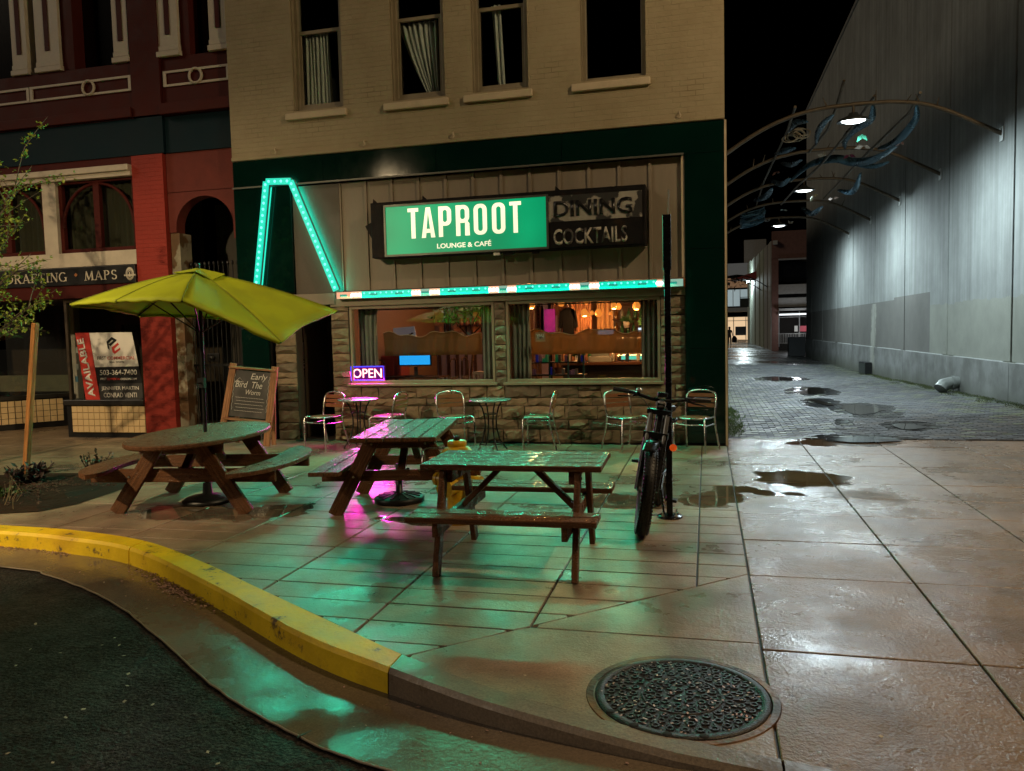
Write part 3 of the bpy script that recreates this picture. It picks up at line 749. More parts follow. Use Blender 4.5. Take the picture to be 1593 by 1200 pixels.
# door recess
q = MB(); q.bx(-6.39, -5.78, 12.3, 12.36, 0, 2.4); dr = q.obj('door', mat('dark_door', (.03, .02, .014), .45, var=.3, bump=.1), cafe)
q = MB(); q.bx(-6.2, -5.95, 12.285, 12.299, 1.1, 1.9); q.obj('door_pane', mat('door_pane', (.01, .01, .012), .1, var=0, bump=0), dr)
q = MB(); q.bx(-6.4, -6.392, YF+.35, 12.3, 0, 2.4); q.bx(-5.778, -5.77, YF+.35, 12.3, 0, 2.4); q.bx(-6.39, -5.78, YF+.33, 12.3, 2.34, 2.4); q.obj('recess_lining', m_ply, cafe)
q = MB(); q.bx(-6.39, -5.78, YF-.05, 12.3, -.02, .012); q.obj('threshold', m_joint, cafe)

# stone veneer: every stone its own piece, rock-faced
m_st = [mat('stone_%d' % i, c, .75, var=.35, vs_=9, bump=.7, bs=28, space='pos') for i, c in enumerate(((.2, .15, .088), (.16, .12, .07), (.235, .175, .105), (.145, .11, .072)))]
sw = MB(); sw.bx(-5.76, -.29, YF+.1, YF+.3, 0, .86); sw.bx(-5.76, -5.46, YF+.1, YF+.3, .861, 2.115); sw.bx(-3.085, -2.915, YF+.1, YF+.3, .861, 2.115); sw.bx(-.635, -.29, YF+.1, YF+.3, .861, 2.115); sw.bx(-6.76, -6.39, YF+.1, YF+.3, 0, 2.15)
stone_wall = sw.obj('stone_wall', mat('mortar', (.09, .07, .05), .9, var=.3, space='pos'), cafe)
def stone(x0, x1, z0, z1, y0, depth):
    nx = max(3, min(6, int((x1-x0)/.075))); nz = 3 if z1-z0 < .16 else 4
    g_ = .007; vs_ = []; fs = []; sk_ = rnd.gauss(0, .014)
    for j in range(nz+1):
        for i in range(nx+1):
            u, v = i/nx, j/nz; e = min(u, 1-u, v, 1-v); bord = e < 1e-6
            yy = y0-(depth*.35 if bord else depth*rnd.uniform(.75, 1.35))
            jx = rnd.gauss(0, .004) if (i in (0, nx)) else rnd.gauss(0, .018); jz = rnd.gauss(0, .004) if j in (0, nz) else rnd.gauss(0, .018)
            vs_.append((x0+g_+(x1-x0-2*g_)*u+jx, yy, z0+g_+(z1-z0-2*g_)*v+jz))
    W = nx+1
    for j in range(nz):
        for i in range(nx): fs.append((j*W+i, j*W+i+1, (j+1)*W+i+1, (j+1)*W+i))
    per = [i for i in range(W)]+[j*W+nx for j in range(1, nz+1)]+[nz*W+i for i in range(nx-1, -1, -1)]+[j*W for j in range(nz-1, 0, -1)]
    o = len(vs_)
    for k in per: vs_.append((vs_[k][0], y0+.01, vs_[k][2]))
    for k in range(len(per)): k2 = (k+1) % len(per); fs.append((per[k], per[k2], o+k2, o+k))
    mb = MB(); mb.add(vs_, fs); mb.obj('stone', rnd.choice(m_st), stone_wall)
def stone_field(x0, x1, z0, z1, lmin, lmax, hs):
    z = z0; k = 0
    while z < z1-.04:
        h = hs[k % len(hs)]; k += 1
        if z+h > z1-.05: h = z1-z
        x = x0
        while x < x1-.02:
            l = rnd.uniform(lmin, lmax)
            if x+l > x1-.12: l = x1-x
            if h > .17 and l < .45 and rnd.random() < .35:
                hh = h*rnd.uniform(.4, .6); stone(x, x+l, z, z+hh, YF+.1, rnd.uniform(.02, .045)); stone(x, x+l, z+hh, z+h, YF+.1, rnd.uniform(.02, .045))
            else: stone(x, x+l, z, z+h, YF+.1, rnd.uniform(.02, .055))
            x += l
        z += h
stone_field(-5.76, -.29, 0, .86, .26, .62, (.2, .15, .2, .12, .19))
stone_field(-5.76, -5.46, .862, 2.11, .3, .31, (.14, .1, .16, .12))
stone_field(-3.085, -2.915, .862, 2.11, .16, .17, (.13, .1, .15))
stone_field(-.635, -.29, .862, 2.11, .35, .36, (.15, .12, .17, .1))
stone_field(-6.76, -6.39, 0, 2.15, .36, .37, (.16, .12, .2, .14))

# --- cafe room (seen through the windows)
m_inw = mat('inner_wall_paint', (.3, .15, .07), .8, var=.1, space='pos')
q = MB(); q.bx(-5.66, -3.2, 15.9, 16, 0, 2.95); q.obj('back_wall', mat('pink_wall', (.32, .23, .25), .8, var=.1, space='pos'), cafe)
q = MB(); q.bx(-3.19, -.1, 16.2, 16.3, 0, 2.95); q.obj('back_wall', m_inw, cafe)
q = MB(); q.bx(-5.76, -5.67, YF+.33, 16.2, 0, 2.95); q.bx(-.29, -.09, YF+.33, 16.2, 0, 2.95); q.obj('room_side_wall', m_inw, cafe)
q = MB(); q.bx(-5.66, -.3, YF+.33, 16.2, -.05, .02); q.obj('room_floor', mat('room_floor', (.06, .04, .03), .4, space='pos'), cafe)
q = MB(); q.bx(-5.66, -.3, YF+.33, 16.2, 2.9, 2.95); q.obj('room_ceiling', mat('room_ceiling', (.09, .06, .045), .8, space='pos'), cafe)

m_cc = mat('grey_curtain', (.3, .29, .24), .9, var=.2, vs_=6, bump=.1)
YC = YF+.32
cg = 'grey side curtains in the shop windows'
curtain('grey curtain gathered at the window side behind the glowing open sign', -5.42, -5.08, .93, 2.1, YC+.05, lambda t: (0, 1-.1*math.sin(t*3)), m_cc, group=cg, waves=4)
curtain('grey curtain gathered beside the stone pier in the window with the open sign', -3.36, -3.1, .93, 2.1, YC+.05, lambda t: (0.0, 1), m_cc, group=cg, waves=4)
curtain('grey curtain gathered beside the stone pier in the window with pendant lamps', -2.9, -2.6, .93, 2.1, YC+.05, lambda t: (0, 1), m_cc, group=cg, waves=4)
curtain('grey curtain gathered behind the parked bicycle post', -.93, -.66, .93, 2.1, YC+.05, lambda t: (0, 1), m_cc, group=cg, waves=4)
m_band = mat('brown_film', (.17, .1, .035), .6, var=.15, vs_=3, bump=.05, streak=(.4, 1, 2), alpha=.66)
_b = m_band.node_tree; _t = _b.nodes.new('ShaderNodeBsdfTranslucent'); _t.inputs[0].default_value = (.3, .17, .05, 1); _x = _b.nodes.new('ShaderNodeMixShader'); _x.inputs[0].default_value = .35
_b.links.new(_b.nodes['Principled BSDF'].outputs[0], _x.inputs[1]); _b.links.new(_t.outputs[0], _x.inputs[2]); _b.links.new(_x.outputs[0], _b.nodes['Material Output'].inputs['Surface'])
def band(x0, x1, z0, z1, label):
    rows = []; n = 40
    for j in range(5):
        t = j/4; rows.append([(x0+(x1-x0)*i/n, YC+.16+.03*math.sin(i*.45+t)+.012*math.sin(i*1.9+t*2), z0+(z1-z0)*(1-t)+(.035*math.sin(i*.28+1)+.02*math.sin(i*.7))*(1-t)) for i in range(n+1)])
    cord = MB(); cord.tube([V(p)+V((0, -.008, 0)) for p in rows[0]], .006, 5)
    mb = MB(); mb.sheet(rows); bo = tag(mb.obj('cafe_curtain', m_band, solid=.004), label, 'curtain', 'brown half curtains'); cord.obj('top_cord', mat('pale_cord', (.55, .4, .25), .6), bo); return bo
band(-5.05, -3.4, 1.32, 1.66, 'brown half height curtain strung across the window with the open sign')
band(-2.62, -.92, 1.3, 1.64, 'brown half height curtain strung across the window with pendant lamps')
for x0, x1, lb in ((-5.4, -3.12, 'thin dark curtain rod above the open sign window'), (-2.88, -.66, 'thin dark curtain rod above the pendant lamp window')):
    q = MB(); q.cyl((x0, YC+.05, 2.06), (x1, YC+.05, 2.06), .01, n=8); tag(q.obj('curtain_rod', m_black), lb, 'rod', 'curtain rods')

# pendant lamps hang from the ceiling
m_bulb = glow('amber_bulb', (1, .5, .14), 9)
m_amber = glow('amber_shade', (1, .3, .04), .75)
def pendant(px, py, Y, r, lab, light=0):
    p = on_y(px, py, Y)
    t = thing('pendant_lamp', lab, 'pendant lamp', (p.x, Y, p.z), group='amber pendant lamps in the cafe')
    q = MB(); q.lathe([(r*.3, r*1.1), (r*.75, r*.6), (r, 0), (r*.8, -r*.7), (r*.45, -r)], 14); q.obj('shade', m_amber, t, local=True, solid=.003)
    q = MB(); q.sphere((0, 0, -r*.1), r*.45, 8, 6); q.obj('bulb', m_bulb, t, local=True)
    q = MB(); q.cyl((0, 0, r), (0, 0, 2.9-p.z), .004, n=5); q.obj('cord', m_black, t, local=True)
    if light: lamp('pendant_light', 'POINT', (p.x, Y-.0, p.z-r*1.3), light, (1, .42, .13), t, shadow_soft_size=.05)
    return t
plab = 'round amber glass pendant lamp glowing inside the cafe'
for i, (px, py, Y, r, e) in enumerate(((827, 475, 12.6, .09, 30), (873, 472, 14, .09, 0), (912, 470, 15, .07, 0), (955, 476, 12.9, .08, 25), (962, 477, 13.6, .085, 0), (990, 476, 13.0, .1, 25), (909, 487, 15.2, .11, 22), (931, 487, 15.2, .11, 0), (915, 490, 14.8, .06, 0), (921, 487, 14.6, .06, 0), (950, 488, 14.8, .05, 0), (809, 474, 13.2, .07, 0))):
    pendant(px, py, Y, r*.66, plab, e*1.9)
lampl = thing('ceiling_lamp', 'frosted round lamp on the cafe ceiling behind the potted fig', 'ceiling lamp', (-4.3, 13.2, 2.86))
q = MB(); q.lathe([(.0, -.08), (.12, -.07), (.16, 0), (.16, .03)], 16); q.obj('diffuser', glow('warm_diffuser', (1, .72, .55), 3), lampl, local=True)
lamp('ceiling_light', 'POINT', (-4.3, 13.2, 2.6), 24, (1, .66, .55), lampl, shadow_soft_size=.1)

def panel(name, x0, y0, x1, y1, Y, m, label, cat, t=.03, group=None, frame=None):
    """upright flat thing whose corners are read off the picture at depth Y"""
    a = on_y(x0, y1, Y); b = on_y(x1, y0, Y)
    q = MB(); q.bx(a.x, b.x, Y, Y+t, a.z, b.z); o = tag(q.obj(name, m), label, cat, group)
    if frame:
        f = MB(); w_ = .02; x_0, x_1, z_0, z_1 = a.x, b.x, a.z, b.z
        f.bx(x_0-w_, x_0, Y-.01, Y+t, z_0-w_, z_1+w_); f.bx(x_1, x_1+w_, Y-.01, Y+t, z_0-w_, z_1+w_); f.bx(x_0, x_1, Y-.01, Y+t, z_1, z_1+w_); f.bx(x_0, x_1, Y-.01, Y+t, z_0-w_, z_0); f.obj('frame', frame, o)
    return o
m_scr = mat('blue_screen', (.01, .02, .03), .2, var=.3, vs_=6, bump=0, emit=(.02, .36, .85), es=1.1, space='pos')
scr = panel('monitor', 622, 553, 669, 568, 12.3, m_scr, 'wide blue glowing monitor on a stand behind the open sign window', 'monitor', frame=m_black)
c_ = on_y(646, 580, 12.3); q = MB(); q.bx(c_.x-.03, c_.x+.03, 12.33, 12.36, .96, c_.z+.1); q.bx(c_.x-.16, c_.x+.16, 12.25, 12.45, .95, .962); q.obj('stand', m_black, scr)
t_ = thing('side_table', 'small dark table carrying the blue monitor', 'table', (c_.x, 12.35, 0))
q = MB(); q.bx(-.5, .5, -.25, .25, .92, .949); q.obj('table_top', m_wood_d, t_, local=True)
for sx in (-.45, .45):
    for sy in (-.2, .2): q = MB(); q.bx(sx-.02, sx+.02, sy-.02, sy+.02, 0, .92); q.obj('leg', m_black, t_, local=True)
tv = panel('television', 930, 513, 961, 521, 15.0, mat('pale_screen', (.02, .02, .02), .2, var=.3, vs_=8, bump=0, emit=(.6, .78, 1), es=1.6, space='pos'), 'pale blue glowing television on the back bar', 'television', frame=m_black)
panel('screen_terminal', 993, 510, 1003, 517, 13.5, mat('term_screen', (.02, .02, .02), .2, var=0, bump=0, emit=(.75, .85, 1), es=1.2), 'small bright terminal screen beside the shelf of bottles', 'screen')
# back bar: amber curtain wall, shelf, poster, shirt
curtain('amber lit drape on the far cafe wall', -2.2, -.9, .9, 2.85, 16.0, lambda t: (0, 1), mat('amber_drape', (.6, .34, .16), .9, var=.1), waves=14, amp=.04, name='wall_drape')
mag = panel('magenta_poster', 847, 481, 863, 517, 15.6, mat('magenta_poster', (.28, .015, .24), .5, var=.7, vs_=5, bump=0, emit=(.35, .0, .28), es=.22, space='pos'), 'tall magenta lit poster on the cafe wall', 'poster')
panel('letter_banner', 864, 491, 872, 516, 15.7, mat('pale_banner', (.6, .5, .42), .7, var=.1), 'narrow pale banner with dark lettering hanging beside the magenta poster', 'banner')
bn = [o for o in COL.objects if o.name == 'letter_banner'][0]
pa = on_y(869, 515, 15.68); text('LOVES', 'lettering', m_black, bn, (pa.x+.06, 15.67, pa.z), (0, 0, 1), (-1, 0, 0), .28, .07, ext=.002)
panel('wall_board', 832, 476, 845, 517, 15.9, mat('cream_board', (.6, .4, .27), .7, var=.1), 'tall cream painted board on the cafe wall beside the magenta poster', 'board')
cb_ = [o for o in COL.objects if o.name == 'wall_board'][0]
for k in range(6):
    pa = on_y(837.5, 480+k*6, 15.87); q = MB(); q.bx(pa.x-.04, pa.x+.05, 15.86, 15.885, pa.z-.04, pa.z+.02); q.obj('painted_letter', mat('rust_letter', (.3, .08, .03), .7, var=.1), cb_)
sh_ = thing('black_jacket', 'black jacket on a hanger in front of the amber drape', 'jacket', tuple(on_y(884, 500, 15.6)))
q = MB(); q.prism([(-.16, .2), (-.05, .27), (.05, .27), (.16, .2), (.2, -.12), (.13, -.14), (.12, .05), (.11, -.28), (-.11, -.28), (-.12, .05), (-.13, -.14), (-.2, -.12)], -.04, .04, lambda u, v, a: (u, a, v)); q.obj('coat', mat('black_cloth', (.008, .008, .009), .9, var=.2, spec=.05), sh_, local=True, bevel=.015)
q = MB(); q.tube([(0, 0, .27), (0, 0, .34), (.03, 0, .38), (0, 0, .42)], .006, 5); q.obj('hanger', m_alu, sh_, local=True)
# bar counter and shelf with bottles
bar = thing('bar_counter', 'long black bar counter below the pendant lamps', 'bar counter', (-1.7, 13.6, 0))
q = MB(); q.bx(-.75, 1.3, -.2, .3, 0, 1.05); q.obj('front_panel', mat('bar_front', (.01, .01, .011), .4, var=.2), bar, local=True)
q = MB(); q.bx(-.8, 1.35, -.28, .36, 1.05, 1.1); q.obj('bar_top', m_wood_d, bar, local=True, bevel=.006)
reg = thing('cash_register', 'grey cash register standing on the bar counter', 'cash register', tuple(on_y(934, 558, 13.45)))
q = MB(); q.bx(-.2, .2, -.12, .12, -.06, .04); q.obj('drawer', mat('grey_plastic', (.2, .22, .22), .5), reg, local=True, bevel=.01)
q = MB(); q.bar((-.16, -.02, .09), (.16, -.02, .09), .05, .12); q.obj('display', mat('grey_plastic2', (.12, .14, .14), .4), reg, local=True, bevel=.01)
shf = thing('bottle_shelf', 'dark shelf rack with bottles beside the bar', 'shelf', tuple(on_y(990, 505, 14.6)))
for k in range(4):
    q = MB(); q.bx(-.45, .4, 0, .22, -.45+k*.27, -.43+k*.27); q.obj('shelf_board', m_wood_d, shf, local=True)
q = MB(); q.bx(-.45, .4, .225, .25, -.5, .6); q.obj('back_panel', mat('shelf_back', (.09, .05, .03), .7), shf, local=True)
bcol = [mat('bottle_%d' % i, c, .12, var=.2, bump=0) for i, c in enumerate(((.03, .12, .05), (.16, .06, .01), (.3, .3, .26), (.02, .03, .04)))]
q0 = []
for m in bcol:
    q = MB(); q.lathe([(0, 0), (.033, 0), (.035, .01), (.035, .12), (.012, .16), (.012, .2), (0, .2)], 10); q0.append(q.mesh('bottle', m))
for k in range(3):
    for i in range(7):
        o = place(rnd.choice(q0), 'bottle', None, (WM[shf.name].translation.x-.38+i*.115+rnd.gauss(0, .01), 14.7, WM[shf.name].translation.z-.428+k*.27)); tag(o, 'small glass bottle standing on the dark bar shelf', 'bottle', 'bottles on the bar shelf')
# low shelf of goods behind the glass at the left of the second window
ls = thing('display_rack', 'low black rack of small goods behind the second shop window', 'rack', (-2.3, 12.1, 0))
for zz in (.1, .5, .95, 1.15):
    q = MB(); q.bx(-.4, .45, -.15, .15, zz, zz+.02); q.obj('shelf_board', m_black, ls, local=True)
for sx in (-.4, -.1, .2, .44):
    q = MB(); q.bx(sx-.012, sx+.012, -.16, -.14, 0, 1.4); q.obj('upright', mat('teal_metal', (.02, .1, .1), .35), ls, local=True)
gm = [mat('goods_%d' % i, tuple(v*.5 for v in c), .5, var=.4, emit=e, es=.07) for i, (c, e) in enumerate((((.05, .4, .2), (.0, .4, .15)), ((.03, .05, .5), (0, .03, .6)), ((.4, .2, .3), (.2, .08, .12)), ((.3, .25, .2), (.03, .02, .02))))]  # boxes carry a faint glow, light put into their colours
for k in range(16):
    zz = rnd.choice((.97, 1.17)); x = -2.66+k*.052; w_ = rnd.uniform(.018, .024); h = rnd.uniform(.06, .15)
    q = MB(); q.bx(x-w_, x+w_, 11.98, 12.06, zz, zz+h); tag(q.obj('small_box', rnd.choice(gm), bevel=.004), 'small coloured box on the low rack behind the second shop window', 'box', 'boxes on the display rack')
# pictures on the pink wall
for i, (a, b, c, d) in enumerate(((736, 476, 747, 518), (702, 497, 724, 522), (672, 480, 690, 520))):
    lab = ('tall rust coloured painting beside the grey curtain', 'small dark painting with an orange knot below the fig leaves', 'dark painting of a pale figure on the pink wall')[i]
    colr = ((.42, .12, .04), (.1, .06, .05), (.16, .09, .07))[i]
    o = panel('painting', a, b, c, d, 15.8, mat('painting_%d' % i, colr, .6, var=.6, vs_=5, bump=.1, space='pos', col2=(.5, .22, .1), c2s=4), lab, 'painting', frame=m_black)
# white paper screen with painted branch
ps = thing('paper_screen', 'white paper screen painted with a dark flowering branch', 'folding screen', tuple(on_y(630, 553, 12.7)))
q = MB(); q.prism([(-.2, 0), (.21, .0), (.24, .22), (.19, .5), (-.2, .48)], -.01, .01, lambda u, v, a: (u, a, v)); q.obj('paper', mat('white_paper', (.62, .62, .62), .8, var=.05, emit=(.35, .36, .4), es=.12), ps, local=True)  # paper brightened by a faint glow in its colour, no lamp
q = MB(); q.tube([(-.1, -.015, .02), (-.05, -.015, .12), (.02, -.015, .2), (.1, -.015, .28), (.15, -.015, .36)], .007, 5); q.tube([(-.05, -.015, .12), (-.1, -.015, .24), (-.08, -.015, .36)], .006, 5)
for k in range(12):
    x, z = rnd.uniform(-.15, .17), rnd.uniform(.06, .42); q.sphere((x, -.014, z), .022, 7, 4, (1.3, .15, .7))
q.obj('painted_branch', mat('brown_ink', (.09, .035, .02), .8), ps, local=True)
# potted fig tree
fig = thing('potted_fig', 'potted fig tree with dark leaves at the top of the open sign window', 'plant', (-3.95, 12.9, .02))
q = MB(); q.lathe([(0, 0), (.16, 0), (.2, .35), (.17, .35), (.16, .3), (0, .3)], 16); q.obj('pot', mat('clay_pot', (.25, .1, .05), .7), fig, local=True)
q = MB(); q.tube([(0, 0, .3), (-.03, 0, .9), (.02, .02, 1.4), (0, 0, 1.75), (.2, 0, 2.1)], [.03, .026, .022, .018, .008], 7); q.tube([(0.01, 0, 1.5), (-.25, -.05, 1.8), (-.5, 0, 2.05)], [.016, .01, .005], 6); q.tube([(0, 0, 1.6), (.3, -.05, 1.85), (.55, 0, 1.95)], [.014, .01, .005], 6); q.obj('trunk', m_wood_d, fig, local=True)
q = MB()
for k in range(420):
    c0 = rnd.choice(((.35, 0, 1.98), (.55, 0, 1.9), (.2, 0, 2.1), (-.4, 0, 2.0), (.0, 0, 2.15)))
    p = V(c0)+V((rnd.gauss(0, .17), rnd.gauss(0, .15), rnd.gauss(0, .1))); d = V((rnd.gauss(0, 1), rnd.gauss(0, 1), rnd.gauss(-.5, .7))).normalized(); s_ = rnd.uniform(.03, .055)
    a = d.cross(V((rnd.random(), rnd.random(), 1))).normalized()
    q.add([p, p+d*s_+a*s_*.35, p+d*s_*2, p+d*s_-a*s_*.35], [(0, 1, 2, 3)])
q.obj('foliage', mat('fig_leaf', (.02, .06, .025), .4, var=.3, bump=0), fig, local=True)
# small chairs / stools inside
for x in (-3.55,):
    st = thing('wooden_stool', 'small pale wooden stool behind the open sign window', 'stool', (x, 12.3, 0))
    q = MB(); q.bx(-.18, .18, -.15, .15, .98, 1.02); q.obj('seat', mat('pale_wood', (.3, .2, .15), .6), st, local=True)
    for sx in (-.15, .15):
        for sy in (-.12, .12): q = MB(); q.bx(sx-.015, sx+.015, sy-.015, sy+.015, 0, .98); q.obj('leg', MATS['pale_wood'], st, local=True)
# lettering sign seen from behind in the second window
hk = thing('window_notice', 'small tan notice with mirrored white letters stuck on the second shop window', 'notice', (-2.4, YF+.16, 1.55))
q = MB(); q.bx(-.075, .075, -.004, .004, -.05, .09); q.obj('card', mat('tan_card', (.33, .2, .11), .7), hk, local=True)
text('XMH', 'lettering', mat('white_letter', (.75, .72, .66), .6, var=.05, bump=0), hk, (-2.455, YF+.152, 1.545), (1, 0, 0), (0, 0, 1), .11, .07, ext=.002, bold=.01)

# more of the cafe's clutter
curtain('rust drape hanging across the wall behind the pendant lamps', -3.1, -2.25, .9, 2.85, 15.7, lambda t: (0, 1), mat('rust_drape', (.34, .15, .07), .9, var=.15), waves=9, amp=.04, name='wall_drape')
beam = MB(); beam.bx(-3.2, -.3, 14.1, 14.25, 2.62, 2.78); tag(beam.obj('ceiling_beam', m_wood_d), 'dark wooden beam below the cafe ceiling', 'beam')
post = MB(); post.bx(-3.27, -3.1, 14.0, 14.2, .02, 2.9); tag(post.obj('room_post', m_wood_d), 'dark wooden post standing in the cafe room', 'post')
for i, (x, y, lab) in enumerate(((-2.05, 13.15, 'black bar stool at the counter closest to the low rack'), (-1.55, 13.15, 'black bar stool in the middle of the counter'), (-1.0, 13.15, 'black bar stool at the counter closest to the bottle shelf'))):
    st = thing('bar_stool', lab, 'stool', (x, y, .02), group='black bar stools')
    q = MB(); q.lathe([(0, .72), (.17, .72), (.18, .74), (.17, .77), (0, .77)], 16); q.obj('seat', m_black, st, local=True)
    for k in range(4): a = k*1.571+.78; q = MB(); q.cyl((.1*math.cos(a), .1*math.sin(a), .72), (.19*math.cos(a), .19*math.sin(a), 0), .012, n=6); q.obj('leg', m_black, st, local=True)
    q = MB(); q.tube([(.16*math.cos(t*.524), .16*math.sin(t*.524), .28) for t in range(12)], .008, 5, closed=True); q.obj('foot_ring', m_alu, st, local=True)
em_ = thing('espresso_machine', 'steel espresso machine on the bar counter', 'coffee machine', (-1.25, 13.75, 1.1))
q = MB(); q.bx(-.28, .28, -.15, .2, 0, .12); q.bx(-.28, .28, .0, .2, .121, .34); q.bx(-.3, .3, -.17, .2, .341, .42); q.obj('body', m_alu, em_, local=True, bevel=.02)
for sx in (-.14, .1): q = MB(); q.cyl((sx, -.1, .34), (sx, -.1, .27), .035, n=10); q.cyl((sx, -.1, .28), (sx, -.24, .27), .012, n=6); q.obj('group_head', m_black, em_, local=True)
q = MB(); q.bx(-.2, .2, -.155, -.151, .03, .09); q.obj('glow_panel', glow('teal_panel', (.1, .7, .55), .7), em_, local=True)
for i, (px, py, Y) in enumerate(((975, 500, 14.4), (1003, 502, 13.4), (900, 553, 13.3))):
    p = on_y(px, py, Y); pt = thing('potted_plant', ('small leafy plant on top of the bottle shelf', 'small trailing plant beside the terminal screen', 'small plant on the bar counter end')[i], 'plant', tuple(p))
    q = MB(); q.lathe([(0, -.12), (.05, -.12), (.065, 0), (.05, 0), (0, -.02)], 12); q.obj('pot', mat('white_pot', (.5, .48, .44), .5), pt, local=True)
    q = MB()
    for k in range(90):
        d = V((rnd.gauss(0, 1), rnd.gauss(0, 1), rnd.gauss(.6, .6))).normalized(); a = d.cross(V((rnd.random(), 1, .3))).normalized(); l = rnd.uniform(.06, .16); q.add([V((0, 0, 0)), d*l*.5+a*l*.18, d*l, d*l*.5-a*l*.18], [(0, 1, 2, 3)])
    q.obj('foliage', mat('pot_leaf', (.04, .12, .04), .4, var=.3, bump=0), pt, local=True)
for i, (a, b, c, d, col_) in enumerate(((556, 478, 568, 515, (.12, .1, .07)), (572, 484, 582, 515, (.2, .15, .1)), (606, 476, 616, 494, (.4, .36, .33)), (968, 486, 986, 497, (.05, .05, .05)))):
    panel('framed_print', a, b, c, d, 15.7, mat('print_%d' % i, col_, .6, var=.6, vs_=6, bump=0, space='pos', col2=(.35, .25, .2), c2s=9), ('tall dark print on the wall behind the open sign curtain', 'narrow tan print beside the tall dark print', 'pale print above the paper screen', 'black menu board above the bottle shelf')[i], 'print', frame=m_black)
arm = thing('armchair', 'red upholstered armchair behind the open sign', 'armchair', tuple(on_y(592, 545, 13.0)))
q = MB(); q.bx(-.32, .32, -.1, .35, -.5, -.1); q.obj('seat', mat('red_upholstery', (.3, .035, .02), .7, var=.2), arm, local=True, bevel=.05)
q = MB(); q.bx(-.32, .32, .25, .42, -.1, .3); q.obj('backrest', MATS['red_upholstery'], arm, local=True, bevel=.06)
for sx in (-.36, .36): q = MB(); q.bx(sx-.06, sx+.06, -.1, .36, -.5, .05); q.obj('armrest', MATS['red_upholstery'], arm, local=True, bevel=.04)
for sx in (-.3, .3): q = MB(); q.bx(sx-.03, sx+.03, -.05, .0, -(WM[arm.name].translation.z), -.5); q.obj('leg', m_black, arm, local=True)

# slatted back wall, fairy lights, more shelves and small things
for i in range(12):
    x = -5.6+i*.2; q = MB(); q.bx(x-.03, x+.03, 15.86, 15.898, .02, 2.9); q.obj('wall_slat', m_wood_d, cafe)
fl = thing('fairy_lights', 'string of tiny amber fairy lights looping below the cafe ceiling', 'string lights', (-1.8, 14.8, 2.5))
q = MB(); pts = [V((-1.0+2.3*k/40, 0, -.06*abs(math.sin(k*.39))-.12)) for k in range(41)]; q.tube(pts, .004, 4); q.obj('wire', m_black, fl, local=True)
for k in range(0, 41, 2): q = MB(); q.sphere(pts[k]+V((0, -.01, -.02)), .018, 6, 4); q.obj('bulb', glow('tiny_bulb', (1, .55, .2), 6), fl, local=True)
ws = thing('wall_shelf', 'dark wall shelf of jars on the far wall of the open sign room', 'shelf', (-4.2, 15.6, 1.9))
for k in range(3):
    q = MB(); q.bx(-.9, .2, 0, .2, k*.3-.4, k*.3-.37); q.obj('shelf_board', m_wood_d, ws, local=True)
jm = []
for i, c in enumerate(((.4, .3, .2), (.1, .2, .22), (.3, .08, .05), (.5, .48, .42))):
    q = MB(); q.lathe([(0, 0), (.045, 0), (.05, .02), (.05, .11), (.035, .13), (.035, .15), (0, .15)], 10); jm.append(q.mesh('jar', mat('jar_%d' % i, c, .3, var=.2, bump=0)))
for k in range(3):
    for i in range(8): tag(place(rnd.choice(jm), 'jar', None, (-5.03+i*.135, 15.7, 1.9+k*.3-.369)), 'small storage jar standing on the dark wall shelf', 'jar', 'jars on the wall shelf')
for i in range(9): tag(place(rnd.choice(q0), 'bottle', None, (-2.4+i*.2+rnd.gauss(0, .03), 13.62+rnd.gauss(0, .05), 1.1)), 'small glass bottle standing on the bar counter top', 'bottle', 'bottles on the bar counter')
gb_ = glow('cup_glow', (.9, .6, .35), .5)
for i, (x, y) in enumerate(((-4.9, 12.6), (-3.5, 13.1))):
    t = thing('dining_table', ('small dark dining table behind the monitor', 'small dark dining table beside the potted fig')[i], 'table', (x, y, .02))
    q = MB(); q.lathe([(0, .72), (.34, .72), (.35, .74), (.34, .75), (0, .75)], 20); q.obj('table_top', m_wood_d, t, local=True); q = MB(); q.cyl((0, 0, 0), (0, 0, .72), .03, n=8); q.lathe([(0, .0), (.2, 0), (.2, .02), (0, .03)], 16); q.obj('pedestal', m_black, t, local=True)
    for k in range(2):
        c = thing('dining_chair', ('dark bentwood chair at the table behind the monitor', 'dark bentwood chair at the table beside the potted fig')[i]+(', on the doorway side' if k else ', on the stone pier side'), 'chair', (x+(-.5 if k else .5), y+.05, .02), R(90 if k else -90), 'dark chairs inside the cafe')
        q = MB(); q.bx(-.19, .19, -.19, .19, .43, .47); q.obj('seat', m_wood_d, c, local=True, bevel=.01)
        for sx in (-.17, .17):
            for sy in (-.17, .17): q = MB(); q.bar((sx, sy, 0), (sx, sy, .43 if sy < 0 else 1.15), .03, .03); q.obj('leg', m_wood_d, c, local=True)
        q = MB(); q.tube([(-.17, .17, 1.14), (-.1, .19, 1.2), (.1, .19, 1.2), (.17, .17, 1.14)], .016, 6); q.bar((-.17, .17, .85), (.17, .17, .85), .02, .08); q.obj('backrest', m_wood_d, c, local=True)
